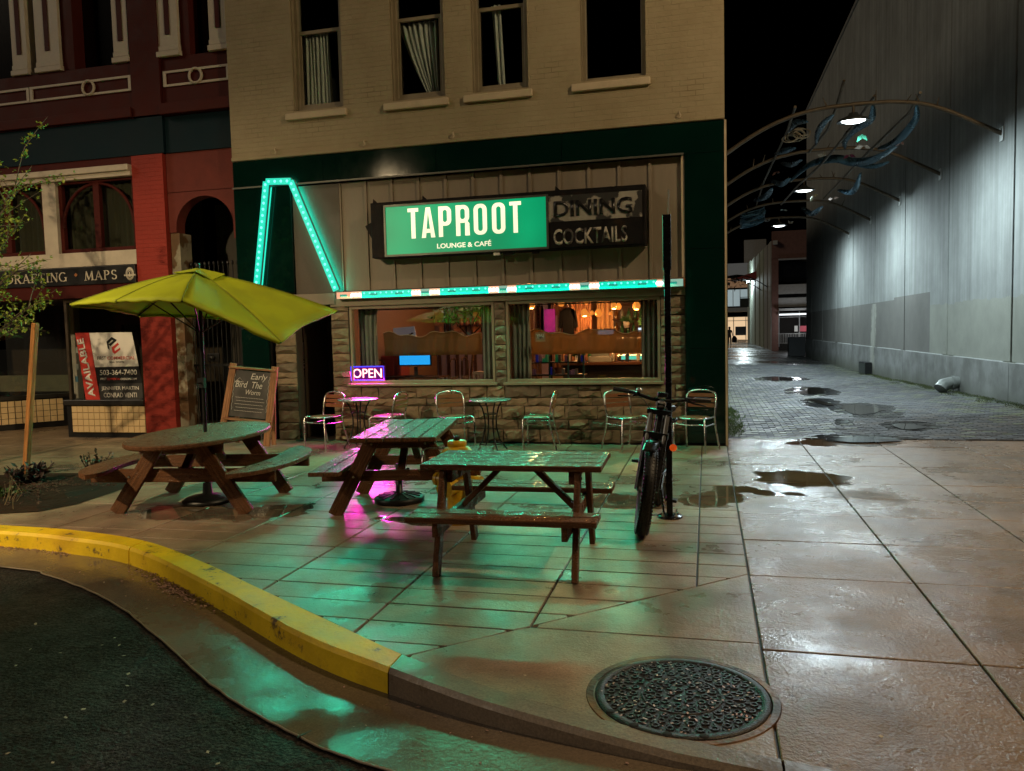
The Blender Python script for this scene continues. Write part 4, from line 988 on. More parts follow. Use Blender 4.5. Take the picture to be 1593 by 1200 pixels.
# ================================================================== SIGNS AND LIGHT STRIPS
SY = YF-.22          # front of the sign box
k_ = SY/YF           # the box stands proud of the wall: slide measured points along their rays
def sgn(px, py, Y=SY): return on_y(px, py, Y)
a, b = sgn(578, 402), sgn(1004, 286)
sx0, sx1, sz0, sz1 = a.x, b.x, a.z, b.z
sign = thing('lightbox_sign', 'long sign box, glowing green TAPROOT panel beside peeling black DINING COCKTAILS panel', 'sign', ((sx0+sx1)/2, SY, sz0))
m_sbox = mat('rusty_black_box', (.008, .007, .007), .6, 0, var=.5, vs_=8, bump=.4, col2=(.022, .012, .007), c2s=5, c2t=(.55, .7), spec=.15)
q = MB(); q.bx(sx0, sx1, SY+.02, YF+.05, sz0, sz1); q.obj('box', m_sbox, sign, bevel=.01)
# torn flashing on the left end and along the top
q = MB()
q.prism([(sx0-.01, sz0+.25), (sx0-.14, sz0+.5), (sx0-.04, sz0+.55), (sx0-.01, sz1-.1)], YF-.1, YF-.085, lambda u, v, a: (u, a, v))
for px in (578, 655, 862): 
    p = sgn(px, 310-(px-578)*.07); q.prism([(p.x, sz1-.02), (p.x+.1, sz1-.02), (p.x+.012, sz1+.06)], SY+.03, SY+.036, lambda u, v, a: (u, a, v))
q.obj('torn_flashing', m_sbox, sign)
a, b = sgn(602, 397), sgn(849, 306)
gx0, gx1, gz0, gz1 = a.x, b.x, a.z, b.z
def face_glow(name, col, s, var, vs_):
    m = bpy.data.materials.new(name); m.use_nodes = True; nt = m.node_tree; N = nt.nodes; L = nt.links; b = N['Principled BSDF']
    b.inputs['Base Color'].default_value = (col[0]*.12, col[1]*.12, col[2]*.12, 1); b.inputs['Roughness'].default_value = .4
    P = N.new('ShaderNodeNewGeometry').outputs['Position']; n = N.new('ShaderNodeTexNoise'); n.inputs['Scale'].default_value = vs_; n.inputs['Detail'].default_value = 1; L.new(P, n.inputs['Vector'])
    mr = N.new('ShaderNodeMapRange'); mr.inputs[1].default_value = .3; mr.inputs[2].default_value = .7; mr.inputs[3].default_value = s*(1-var); mr.inputs[4].default_value = s*(1+var); L.new(n.outputs[0], mr.inputs[0])
    b.inputs['Emission Color'].default_value = (*col, 1); L.new(mr.outputs[0], b.inputs['Emission Strength']); MATS[name] = m; return m
m_gface = face_glow('green_lightbox', (.001, .32, .125), .85, .25, 1.3)
m_cface = face_glow('cream_lightbox', (1, .93, .62), .98, .15, 1.3)
q = MB(); q.bx(gx0, gx1, SY+.004, SY+.018, gz0, gz1); gf = q.obj('green_face', m_gface, sign)
q = MB(); t = .03
q.bx(gx0-t, gx0, SY-.012, SY+.019, gz0-t, gz1+t); q.bx(gx1, gx1+t, SY-.012, SY+.019, gz0-t, gz1+t); q.bx(gx0, gx1, SY-.012, SY+.019, gz0-t, gz0); q.bx(gx0, gx1, SY-.012, SY+.019, gz1, gz1+t)
q.obj('face_frame', mat('sign_frame', (.12, .13, .11), .4, .5, space='pos'), gf)
# condensed letters built from bars
def letter(ch, x, z, w, h, st, y, parent, m):
    q = MB(); P = lambda u, v: (x+u*w, z+v*h)
    def poly(pts): q.prism(pts, y-.003, y+.003, lambda u, v, a: (u, a, v))
    def vbar(u0, v0, v1): q.prism([(x+u0, z+v0*h), (x+u0+st, z+v0*h), (x+u0+st, z+v1*h), (x+u0, z+v1*h)], y-.0045, y+.002, lambda u, v, a: (u, a, v))
    hb = st*.82
    def ring(z0, z1, x0, x1, r=.045, ins=None):
        # rounded rectangle ring as quads
        def rr(x0, x1, z0, z1, r, n=5):
            out = []
            for cx, cz, a0 in ((x1-r, z1-r, 0), (x0+r, z1-r, 90), (x0+r, z0+r, 180), (x1-r, z0+r, 270)):
                for k in range(n+1): a = R(a0+90*k/n); out.append((cx+r*math.cos(a), cz+r*math.sin(a)))
            return out
        o = rr(x0, x1, z0, z1, r); i = rr(x0+st, x1-st, z0+hb, z1-hb, max(.012, r-st*.75)); n = len(o)
        vs_ = [(u, y-.003, v) for u, v in o]+[(u, y-.003, v) for u, v in i]+[(u, y+.003, v) for u, v in o]+[(u, y+.003, v) for u, v in i]
        q.add(vs_, [f for k in range(n) for f in ((k, (k+1) % n, n+(k+1) % n, n+k), (2*n+k, 2*n+(k+1) % n, 3*n+(k+1) % n, 3*n+k), (k, (k+1) % n, 2*n+(k+1) % n, 2*n+k), (n+k, n+(k+1) % n, 3*n+(k+1) % n, 3*n+k))])
    if ch == 'T':
        poly([(x, z+h), (x, z+h-hb), (x+w/2-st/2, z+h-hb), (x+w/2-st/2, z), (x+w/2+st/2, z), (x+w/2+st/2, z+h-hb), (x+w, z+h-hb), (x+w, z+h)])
    if ch == 'A':
        poly([(x, z), (x+st, z), (x+w*.5, z+h*.86), (x+w*.5, z+h), (x+w*.34, z+h)]); poly([(x+w, z), (x+w-st, z), (x+w*.501, z+h*.86), (x+w*.501, z+h), (x+w*.66, z+h)])
        poly([(x+st*1.16, z+h*.16), (x+w-st*1.16, z+h*.16), (x+w-st*1.32, z+h*.29), (x+st*1.32, z+h*.29)])
    if ch in 'PR':
        vbar(-.002, 0, 1); ring(z+h*(.36 if ch == 'P' else .42), z+h, x, x+w, w*.42)
        if ch == 'R': poly([(x+w-st*1.05, z), (x+w+.004, z), (x+w, z+h*.4), (x+w*.86, z+h*.47), (x+w-st*1.0, z+h*.47)])
    if ch == 'O': ring(z, z+h, x, x+w, w*.42)
    return q.obj('letter', m, parent)
a, b = sgn(635, 371), sgn(810, 314)
lx = [(634.5, 651, 'T'), (655.5, 676.5, 'A'), (682.5, 702, 'P'), (709.5, 730, 'R'), (737, 757.5, 'O'), (765.5, 786, 'O'), (793, 811, 'T')]
zb, zt = sgn(640, 372).z, sgn(640, 325).z
for p0, p1, ch in lx:
    u0, u1 = sgn(p0, 345).x, sgn(p1, 345).x
    if ch == 'T': u0 += .0
    letter(ch, u0, zb+.005, u1-u0, zt-zb, .064, SY+.0005, gf, m_cface)
p0, p1 = sgn(680, 387), sgn(764, 374)
text('LOUNGE & CAF\u00c9', 'lettering', m_cface, gf, (p0.x, SY+.002, p0.z), (1, 0, 0), (0, 0, 1), p1.x-p0.x, p1.z-p0.z+.01, ext=.004, bold=.018)
# right half: peeled white field over black letters, and worn cocktails letters
def peel(name, c1, c2, sc, th):
    return mat(name, c1, .6, var=.25, vs_=6, bump=.3, col2=c2, c2s=sc, c2t=th, space='pos', rvar=0)
a, b = sgn(853, 343), sgn(992, 290)
bx0, bx1 = a.x, b.x
zmid = sgn(850, 346).z
q = MB(); q.bx(gx1+.035, sx1-.05, SY+.002, SY+.018, zmid, gz1+.0); dn = q.obj('dining_panel', peel('peeling_white', (.3, .275, .23), (.022, .02, .018), 3.2, (.5, .54)), sign)
text('DINING', 'lettering', mat('black_letter', (.006, .006, .006), .35, var=.2), dn, (sgn(862, 340).x, SY-.003, zmid+.06), (1, 0, 0), (0, 0, 1), sgn(984, 330).x-sgn(862, 340).x, (gz1-zmid)*.62, ext=.012, bold=.022)
q = MB(); q.bx(gx1+.035, sx1-.05, SY+.005, SY+.018, gz0-.02, zmid-.004); ck = q.obj('cocktails_panel', m_sbox, sign)
text('COCKTAILS', 'lettering', peel('worn_cream', (.42, .39, .32), (.04, .035, .03), 5, (.52, .58)), ck, (sgn(861, 372).x, SY+.001, zmid-.33), (1, 0, 0), (0, 0, 1), sgn(976, 360).x-sgn(861, 372).x, .225, ext=.006, bold=.02)
for px in (655, 683, 730, 762, 782, 811):
    p = sgn(px, 311-(px-655)*.068); q = MB(); q.sphere((p.x, SY-.004, gz1+.022), .008, 6, 4); q.obj('screw', m_alu, sign)
for px, w_ in ((772, .1), (790, .16), (832, .1)):
    p = sgn(px, 398); q = MB(); q.bx(p.x-w_/2, p.x+w_/2, SY+.03, SY+.08, sz0-.045, sz0-.004); q.obj('drip_clip', m_alu if px == 772 else m_sbox, sign)
lamp('sign_glow', 'AREA', ((gx0+gx1)/2, SY-.02, (gz0+gz1)/2), 34, (.04, 1, .48), sign, shape='RECTANGLE', size=2.4, size_y=.75, aim=(0, -1, 0))

# --- light strip along the windows
TEAL = (.006, .66, .46)
m_teal = glow('teal_led', TEAL, .95); m_teal2 = glow('teal_led_bright', (.22, 1, .84), 1.25)
m_white = glow('white_led', (1, .95, .9), 2.2); m_pale = glow('pale_led', (.35, .62, .5), .55); m_org = glow('orange_led', (.9, .42, .26), .8)
LY = YF-.06
led = thing('led_strip', 'horizontal teal and white light strip running above the cafe windows', 'light strip', (-2.9, LY, 2.235))
lz0, lz1 = 2.235, 2.335
segs = [(523, 545, m_org), (545, 562, m_white), (562, 640, m_teal), (640, 654, m_white), (654, 668, m_pale), (668, 684, m_white), (684, 760, m_teal), (760, 776, m_white), (776, 789, m_pale), (789, 803, m_white), (803, 886, m_teal), (886, 902, m_white), (902, 917, m_pale), (917, 932, m_white), (932, 1022, m_teal), (1022, 1030, m_white), (1030, 1063, m_pale)]
q = MB(); q.bx(on_y(523, 455, LY).x, on_y(1063, 440, LY).x, LY+.012, YF+.05, lz0-.006, lz1+.006); q.obj('rail', mat('strip_rail', (.2, .2, .19), .5), led)
for p0, p1, m in segs:
    x0, x1 = on_y(p0, 450, LY).x, on_y(p1, 450, LY).x
    q = MB(); q.bx(x0+.002, x1-.002, LY, LY+.011, lz0, lz1); sg_ = q.obj('diffuser', m if m is not m_white else glow('warm_white_base', (1, .55, .36), .9), led)
    if m is m_white:
        for j in range(3): xc = x0+(x1-x0)*(j+.5)/3; q = MB(); q.sphere((xc, LY-.002, (lz0+lz1)/2), .03, 8, 5, (1, .4, 1)); q.obj('diode', m_white, sg_)
    n = max(1, int((x1-x0)/.33))
    for k in range(n):
        if m is m_white: continue
        xc = x0+(x1-x0)*(k+.5)/n; q = MB(); q.bx(xc-.06, xc+.06, LY-.003, LY-.001, lz0+.035, lz0+.062)
        for j in range(4): q.bx(xc-.05+j*.028, xc-.033+j*.028, LY-.0045, LY-.0035, lz0+.03, lz0+.067)
        q.obj('printed_mark', mat('led_mark', (.01, .1, .08), .5, var=0, bump=0, emit=(.01, .22, .17), es=1), sg_)
    for k in range(max(2, int((x1-x0)/.09))):
        if m is m_teal:
            xc = x0+(x1-x0)*(k+.5)/max(2, int((x1-x0)/.09)); q = MB(); q.sphere((xc, LY-.002, (lz0+lz1)/2+.022), .014, 6, 4); q.obj('diode', m_teal2, sg_)
xl, xr = on_y(530, 450, LY).x, on_y(1050, 450, LY).x
lamp('strip_glow', 'AREA', ((xl+xr)/2, LY-.01, 2.285), 135, (.02, 1, .56), led, shape='RECTANGLE', size=xr-xl, size_y=.1, aim=(0, -1, -.55))
# --- peaked outline
LY2 = YF-.1
pts = [on_y(400, 442, LY2), on_y(414, 283, LY2), on_y(452, 282, LY2), on_y(523, 452, LY2)]
peak = thing('led_outline', 'peaked teal light outline mounted on the dark green wall beside the sign', 'light strip', (pts[0].x, LY2, pts[0].z-.5))
pts[0] = on_y(394, 500, LY2)
for a, b in zip(pts, pts[1:]):
    d = (b-a).normalized(); q = MB(); q.bar(a, b, .095, .03, up=V((0, 1, 0))); s_ = q.obj('diffuser', m_teal, peak)
    q = MB(); q.bar(a+V((0, .035, 0)), b+V((0, .035, 0)), .11, .035, up=V((0, 1, 0))); q.obj('rail', MATS['strip_rail'], s_)
    n = int((b-a).length/.095)
    for k in range(n):
        c = a+(b-a)*((k+.5)/n); q = MB(); q.sphere(c+V((0, -.012, 0)), .022, 8, 5); q.obj('diode', m_teal2, s_)
    mid = (a+b)/2; ar = lamp('outline_glow', 'AREA', mid+V((0, -.03, 0)), 17*(b-a).length, (.02, 1, .58), peak, shape='RECTANGLE', size=(b-a).length, size_y=.09)
    zz = -V((0, -1, 0)); xx = d; yy = zz.cross(xx)
    Mx = Matrix(((xx.x, yy.x, zz.x, mid.x), (xx.y, yy.y, zz.y, mid.y-.03), (xx.z, yy.z, zz.z, mid.z), (0, 0, 0, 1)))
    ar.matrix_local = WM[peak.name].inverted() @ Mx
    # the strips also wash the wall behind them
    wl_ = lamp('outline_wash', 'AREA', mid, 3.2*(b-a).length, (.03, 1, .7), peak, shape='RECTANGLE', size=(b-a).length, size_y=.05)
    Mx2 = Mx.copy() @ Matrix.Rotation(math.pi, 4, 'X'); Mx2.translation = mid+V((0, .062, 0)); wl_.matrix_local = WM[peak.name].inverted() @ Mx2

# --- OPEN sign
OY = YF+.12
a, b = on_y(546, 593, OY), on_y(598, 569, OY)
op = thing('open_sign', 'glowing blue framed OPEN sign with red letters in the shop window', 'sign', ((a.x+b.x)/2, OY, a.z))
q = MB(); q.bx(a.x, b.x, OY+.0, OY+.012, a.z, b.z); q.obj('panel', mat('open_panel', (.02, .0, .03), .3, var=0, bump=0, emit=(.16, 0, .2), es=.5), op)
q = MB(); i_ = .012; q.tube([(a.x+i_, OY-.012, a.z+i_), (b.x-i_, OY-.012, a.z+i_), (b.x-i_, OY-.012, b.z-i_), (a.x+i_, OY-.012, b.z-i_)], .008, 6, closed=True); q.obj('blue_border', glow('blue_neon', (.03, .04, 1), 2.2), op)
text('OPEN', 'lettering', glow('red_neon', (1, .5, .5), 2.4), op, (a.x+.045, OY-.012, a.z+.05), (1, 0, 0), (0, 0, 1), b.x-a.x-.09, b.z-a.z-.095, ext=.008, bold=.0)
text('OPEN', 'letter_halo', glow('red_neon_halo', (.8, .02, .06), .8), op, (a.x+.038, OY-.004, a.z+.043), (1, 0, 0), (0, 0, 1), b.x-a.x-.076, b.z-a.z-.08, ext=.003, bold=.02)
lamp('open_glow', 'AREA', ((a.x+b.x)/2, OY-.022, (a.z+b.z)/2), 42, (1, .03, .5), op, shape='RECTANGLE', size=b.x-a.x, size_y=b.z-a.z, aim=(0, -1, -.12))

# ================================================================== RED CORNER BUILDING (left)
YL = 11.25
redb = thing('red_building', 'old red painted brick building with white trim and a blue band', 'building', (-10.5, YL, 0))
m_red = painted_brick('red_brick', (.31, .036, .024), (.23, .027, .018), .5, .55, .25)
m_redp = mat('red_paint', (.065, .011, .0085), .6, var=.2, vs_=3, bump=.15, space='pos', spec=.12)
m_white_ = mat('old_white_trim', (.52, .46, .37), .5, var=.15, bump=.15, space='pos')
m_blue = mat('blue_band_paint', (.004, .018, .027), .6, var=.2, vs_=2, bump=.15, space='pos', spec=.12)
def B(name, m, x0, x1, y0, y1, z0, z1, bevel=0., par=None):
    q = MB(); q.bx(x0, x1, y0, y1, z0, z1); return q.obj(name, m, par or redb, bevel=bevel)
# pilaster
B('pilaster', m_red, -9.3, -8.7, YL, YL+.4, 0, 4.74); 
B('pilaster', m_redp, -9.2, -8.65, YL-.02, YL+.4, 5.37, 9.5)
B('pilaster', m_redp, -14.5, -13.9, YL, YL+.4, 0, 4.74)
# upper wall zones
B('blue_band', m_blue, -15, -8.66, YL, YL+.4, 4.75, 5.345); B('blue_band', m_blue, -8.65, -7.345, YL+.05, YL+.4, 4.75, 5.335)
B('red_spandrel', m_redp, -15, -9.21, YL+.01, YL+.4, 5.35, 6.26); B('red_spandrel', m_redp, -8.645, -7.345, YL+.03, YL+.4, 5.345, 6.27)
B('cornice', m_redp, -15, -9.21, YL-.06, YL+.0, 5.36, 5.52, .01); B('cornice', m_redp, -8.645, -7.3, YL-.08, YL+.02, 5.34, 5.52, .01)
B('arch_spandrel', mat('dusky_red', (.15, .035, .028), .6, var=.2, space='pos', spec=.12), -8.69, -7.345, YL+.08, YL+.4, 4.1, 4.745)
B('upper_wall_back', m_redp, -15, -7.345, YL+.41, YL+.6, 4.75, 9.5)
# ornamental rail panels with a ring
def ornament(x0, x1, cx):
    z0, z1 = 5.8, 6.05; q = MB(); y = YL-.015 if x1 < -9 else YL+.01; t = .035
    q.bx(x0, x1, y, y+.03, z1-t, z1); q.bx(x0, x1, y, y+.03, z0, z0+t); q.bx(x0, x0+t*1.5, y, y+.03, z0+t, z1-t); q.bx(x1-t*1.5, x1, y, y+.03, z0+t, z1-t)
    o = q.obj('rail_panel', m_white_, redb)
    q = MB(); q.tube([(cx+.115*math.cos(k*math.pi/12), y+.0, (z0+z1)/2+.115*math.sin(k*math.pi/12)) for k in range(24)], .022, 6, closed=True); q.obj('ring', m_white_, o)
    q = MB(); q.bx(x0+.055, x1-.055, y+.033, y+.04, z0+t, z1-t); q.obj('dark_inset', mat('dark_red', (.06, .012, .01), .5, space='pos'), o)
ornament(-8.61, -7.38, -8.0); ornament(-11.25, -9.21, -10.05); ornament(-13.5, -11.27, -12.3)
# upstairs columns and windows
def column(x0, x1, big=True):
    q = MB(); y = YL-.0; q.bx(x0, x1, y, y+.25, 6.45, 9.5); o = q.obj('window_column', m_white_, redb)
    q = MB(); q.bx(x0-.03, x1+.03, y-.03, y+.27, 6.27, 6.36); q.bx(x0-.012, x1+.012, y-.012, y+.26, 6.36, 6.449); q.obj('column_base', m_white_, o, bevel=.012)
    xm = (x0+x1)/2; q = MB(); q.bx(xm-.045, xm+.045, y-.012, y-.002, 6.62, 9.4); q.obj('flute_inset', m_redp, o)
for x0, x1 in ((-11.58, -11.27), (-11.08, -10.6), (-9.52, -9.23), (-8.66, -8.28), (-7.7, -7.37), (-13.6, -13.2)): column(x0, x1)
B('window_opening', mat('black_glass', (.004, .004, .005), .12, var=0, bump=0), -15, -9.2, YL+.3, YL+.4, 6.27, 9.5); B('window_opening', MATS['black_glass'], -8.645, -7.345, YL+.3, YL+.4, 6.28, 9.5)
B('window_jamb', m_redp, -8.26, -8.1, YL+.05, YL+.29, 6.28, 9.5); B('window_jamb', m_redp, -10.58, -10.35, YL+.05, YL+.29, 6.28, 9.5)
# mid-level white framing with arched transom windows
B('red_strip', m_redp, -15, -9.31, YL+.02, YL+.4, 4.6, 4.745)
q = MB(); q.bx(-15, -9.3, YL-.1, YL+.1, 4.5, 4.6); q.bx(-15, -9.3, YL-.05, YL+.1, 4.42, 4.499); q.obj('white_cornice', m_white_, redb, bevel=.01)
B('white_rail', m_white_, -15, -9.305, YL+.0, YL+.1, 2.96, 3.2); 
for x0, x1 in ((-11.15, -10.87), (-13.1, -12.8)): B('white_mullion', m_white_, x0, x1, YL+.0, YL+.1, 3.2, 4.42)
def arched(x0, x1):
    z0, z1 = 3.2, 4.42; t = .07; q = MB(); y = YL+.06
    q.bx(x0, x0+t, y, y+.08, z0, z1); q.bx(x1-t, x1, y, y+.08, z0, z1); q.bx(x0+t, x1-t, y, y+.08, z0, z0+t); q.bx(x0+t, x1-t, y, y+.08, z1-t*.6, z1)
    xm = (x0+x1)/2; q.bx(xm-.06, xm+.06, y-.01, y+.07, z0+t, z1-t*.6); o = q.obj('transom_window', m_redp, redb, bevel=.004)
    q = MB(); r = (x1-x0)/2-t; q.tube([(xm+r*math.cos(k*math.pi/20), y+.02, z0+.45+min(r, .72)*math.sin(k*math.pi/20)) for k in range(21)], .028, 6); q.obj('arch_bar', m_redp, o)
    q = MB(); q.bx(x0+t, x1-t, y+.085, y+.09, z0+t, z1); q.obj('pane', m_glass, o)
    rows = [[(x0+t+(x1-x0-2*t)*i/50, y+.18+.02*math.sin(i*1.5), z) for i in range(51)] for z in (z0+.02, (z0+z1)/2, z1)]
    q = MB(); q.sheet(rows); q.obj('curtain', mat('dim_curtain', (.05, .04, .02), .9, var=.2), o)
arched(-10.865, -9.305); arched(-12.795, -11.155); arched(-14.7, -13.105)
B('dark_room', m_dark, -15, -8.7, YL+.9, YL+1, 2.5, 4.7)
# black name board
nb = thing('name_board', 'black shop name board lettered DRAFTING and MAPS over the red storefront', 'sign', (-11, YL, 2.64))
q = MB(); q.bx(-14.9, -9.305, YL-.05, YL-.002, 2.645, 2.945); q.obj('board', mat('black_board', (.006, .006, .006), .4, var=.2), nb, bevel=.006)
m_let = mat('cream_letter', (.55, .5, .4), .5, var=.05, bump=0)
YT = YL-.053
def serif_text(s, p0, p1, z0, z1):
    x0, x1 = on_y(p0, 435, YT).x, on_y(p1, 430, YT).x
    return text(s, 'lettering', m_let, nb, (x0, YT, z0), (1, 0, 0), (0, 0, 1), x1-x0, z1-z0, ext=.004, bold=.004)
# serif capitals: stems with slab feet
def serif(word, x0, x1, z0, z1):
    wd = {'D': .95, 'R': .95, 'A': 1.0, 'F': .78, 'T': .88, 'I': .42, 'N': 1.0, 'G': 1.0, 'M': 1.2, 'P': .8, 'S': .7}
    tot = sum(wd[c]+.12 for c in word)-.12; sc = (x1-x0)/tot; h = z1-z0; x = x0; thk = .026; th = .011
    for c in word:
        w = wd[c]*sc; q = MB(); Yb, Ya = YT+.002, YT-.004
        def bar(u0, v0, u1, v1, t):
            q.bar((x+u0*w, (Ya+Yb)/2, z0+v0*h), (x+u1*w, (Ya+Yb)/2, z0+v1*h), t, .004, up=V((0, 1, 0)))
        def foot(u, v): q.bx(x+u*w-.026, x+u*w+.026, Ya, Yb, z0+v*h-(0 if v < .5 else .01), z0+v*h+(.01 if v < .5 else 0))
        def arc(cu, cv, ru, rv, a0, a1, t, n=12, tw=None):
            pr = None
            P_ = []
            for k in range(n+1):
                a = R(a0+(a1-a0)*k/n); tt = th+(t-th)*abs(math.cos(a))
                P_.append((V((x+(cu+ru*math.cos(a))*w, Ya, z0+(cv+rv*math.sin(a))*h)), V((math.cos(a), 0, math.sin(a)))*tt/2))
            vs_ = []
            for p, o in P_: vs_ += [p-o, p+o]
            q.add(vs_, [(2*k, 2*k+1, 2*k+3, 2*k+2) for k in range(n)])
        if c == 'D': bar(.17, 0, .17, 1, thk); foot(.17, 0); foot(.17, 1); arc(.3, .5, .6, .475, -90, 90, thk); bar(.17, .975, .32, .975, th); bar(.17, .025, .32, .025, th)
        if c in 'RP':
            bar(.17, 0, .17, 1, thk); foot(.17, 0); foot(.17, 1); arc(.42, .74, .36, .235, -90, 90, thk); bar(.17, .975, .45, .975, th); bar(.17, .505, .45, .505, th)
            if c == 'R': bar(.45, .5, .85, 0, thk); foot(.88, 0)
        if c == 'A': bar(.1, 0, .47, 1, th); bar(.45, 1, .85, 0, thk); bar(.27, .33, .68, .33, th); foot(.1, 0); foot(.88, 0)
        if c == 'F': bar(.2, 0, .2, 1, thk); foot(.2, 0); foot(.2, 1); bar(.2, .97, .9, .97, th); bar(.2, .53, .7, .53, th); bar(.9, 1, .9, .8, th)
        if c == 'T': bar(.5, 0, .5, 1, thk); foot(.5, 0); bar(.06, .97, .94, .97, th); bar(.06, 1, .06, .8, th); bar(.94, 1, .94, .8, th)
        if c == 'I': bar(.5, 0, .5, 1, thk); foot(.5, 0); foot(.5, 1)
        if c == 'N': bar(.15, 0, .15, 1, th); bar(.15, 1, .85, 0, thk); bar(.85, 0, .85, 1, th); foot(.15, 0); foot(.85, 1); foot(.15, 1)
        if c == 'M': bar(.14, 0, .2, 1, th); bar(.2, 1, .5, .05, thk); bar(.5, .05, .8, 1, th); bar(.8, 1, .86, 0, thk); foot(.14, 0); foot(.86, 0)
        if c == 'G': arc(.52, .5, .44, .48, 45, 315, thk, 16); bar(.86, .02, .86, .42, thk); foot(.84, .42)
        if c == 'S': arc(.5, .745, .36, .235, 20, 260, thk, 12); arc(.5, .255, .38, .235, -160, 100, thk, 12)
        q.obj('letter', m_let, nb); x += w+.12*sc
serif('DRAFTING', on_y(10, 440, YT).x, on_y(104, 430, YT).x, 2.715, 2.87); serif('MAPS', on_y(131, 428, YT).x, on_y(182, 425, YT).x, 2.715, 2.87)
p = on_y(118, 428, YT); q = MB(); q.prism([(p.x-.035, p.z), (p.x, p.z-.035), (p.x+.035, p.z), (p.x, p.z+.035)], YT-.003, YT+.002, lambda u, v, a: (u, a, v)); q.obj('diamond', mat('copper_dot', (.35, .13, .04), .5), nb)
p = on_y(202, 426, YT); q = MB()
q.lathe([(.0, -.003), (.085, -.003), (.085, .003)], 20); q.v = [V((p.x+v.x*.95, YT+v.z, p.z+v.y*1.3)) for v in q.v]; em = q.obj('emblem', m_let, nb)
q = MB(); q.lathe([(.05, -.0036), (.058, -.0036)], 20); q.lathe([(0, -.0036), (.04, -.0036)], 16); q.v = [V((p.x+v.x*.95, YT+v.z, p.z+v.y*1.15)) for v in q.v]; q.obj('emblem_rings', MATS['black_board'], em)
q = MB(); q.prism([(p.x-.012, p.z-.045), (p.x+.012, p.z-.045), (p.x+.01, p.z+.02), (p.x, p.z+.04), (p.x-.01, p.z+.02)], YT-.0055, YT-.004, lambda u, v, a: (u, a, v)); q.bx(p.x-.115, p.x+.115, YT-.004, YT-.0032, p.z-.035, p.z-.012); q.obj('emblem_figure', m_let, em)
# storefront
B('red_lintel', m_redp, -15, -9.305, YL-.02, YL+.1, 2.42, 2.64, .006)
B('tile_bay_core', m_black, -10.93, -9.305, YL+.02, YL+.3, 0, .6)
B('bay_sill', mat('black_ledge', (.02, .018, .016), .35, var=.2), -10.95, -9.305, YL-.04, YL+.3, .57, .66, .01)
m_tile = mat('cream_tile', (.7, .52, .28), .25, var=.08, vs_=3, bump=.02, space='pos')
tq = MB(); hw = .0535; tq.add([(-hw, 0, -hw), (hw, 0, -hw), (hw, 0, hw), (-hw, 0, hw), (-hw+.004, -.008, -hw+.004), (hw-.004, -.008, -hw+.004), (hw-.004, -.008, hw-.004), (-hw+.004, -.008, hw-.004)], [(4, 5, 6, 7), (0, 1, 5, 4), (1, 2, 6, 5), (2, 3, 7, 6), (3, 0, 4, 7)])
tm = tq.mesh('tile', m_tile)
bayp = B('tile_panel', mat('grout', (.2, .13, .05), .7), -10.81, -9.307, YL+.0, YL+.019, .09, .55)
tw = 1.5/13.0
for j in range(4):
    for i in range(13): place(tm, 'tile', bayp, (-10.81+tw*(i+.5), YL+.0, .09+.115*(j+.5)))
# splayed bay of the recessed entrance
A_, B_ = V((-13.35, 11.75, 0)), V((-12.45, 13.0, 0)); dv = (B_-A_).normalized(); nv = V((dv.y, -dv.x, 0))
ang = math.atan2(dv.y, dv.x)
q = MB(); q.bar(A_+V((0, 0, .3)), B_+V((0, 0, .3)), .1, .6); sb = q.obj('splayed_bay', m_black, redb)
q = MB(); q.bar(A_+V((0, 0, .62)), B_+V((0, 0, .62)), .18, .07); q.obj('bay_sill', MATS['black_ledge'], sb)
L_ = (B_-A_).length
for j in range(4):
    for i in range(11):
        c = A_+dv*(.06+.118*(i+.5))+nv*.052+V((0, 0, .11+.113*(j+.5))); place(tm, 'tile', sb, c, (0, 0, ang))
q = MB(); q.bar(A_+V((0, 0, 1.5)), B_+V((0, 0, 1.5)), .006, 1.7); q.obj('pane', m_glass, sb)
B('white_post', m_white_, -12.5, -12.36, 13.05, 13.2, 0, 2.42)
B('entry_back', mat('brown_dark', (.04, .025, .012), .7, space='pos'), -15, -9.3, 13.9, 14, 0, 2.6); B('entry_soffit', MATS['brown_dark'], -15, -9.31, YL+.41, 13.9, 2.45, 2.55)
q = MB(); q.bx(-14.9, -12.6, 13.3, 13.34, .66, 1.0); q.obj('frosted_strip', mat('frost', (.16, .14, .08), .8), redb)
# bay glass and what stands behind it
q = MB(); y = YL+.06; q.bx(-10.9, -10.85, y, y+.06, .66, 2.42); q.bx(-9.35, -9.306, y, y+.06, .66, 2.42); q.bx(-10.85, -9.35, y, y+.06, 2.36, 2.42); bw_ = q.obj('bay_window', mat('dark_frame', (.05, .035, .02), .5), redb)
q = MB(); q.bx(-10.85, -9.35, y+.02, y+.026, .66, 2.36); q.obj('pane', m_glass, bw_)
q = MB(); q.bx(-10.93, -10.9, YL+.31, 13.3, 0, 2.42); q.obj('side_pane', m_glass, redb)
door2 = B('shop_door', mat('door_red', (.1, .03, .015), .5), -11.6, -11.45, 13.3, 13.36, 0, 2.2)
q = MB(); q.bx(-11.449, -10.7, 13.3, 13.36, 2.0, 2.2); q.bx(-10.7, -10.55, 13.3, 13.36, 0, 2.2); q.bx(-11.449, -10.701, 13.31, 13.35, 0, .3); q.obj('door_rail', MATS['door_red'], door2)
for px, py in ((120, 571), (120, 545), (119, 590)):
    p = on_y(px, py, YL+.2); q = MB(); q.bx(p.x-.03, p.x+.03, YL+.2, YL+.21, p.z-.05, p.z+.05); tag(q.obj('paper_notice', mat('notice_%d' % py, (.45, .42, .36) if py != 590 else (.1, .25, .35), .6)), ('small pale paper notice inside the bay window, above the blue one', 'small pale paper notice inside the bay window, topmost of three', 'small blue paper notice inside the bay window')[(571, 545, 590).index(py)], 'notice')
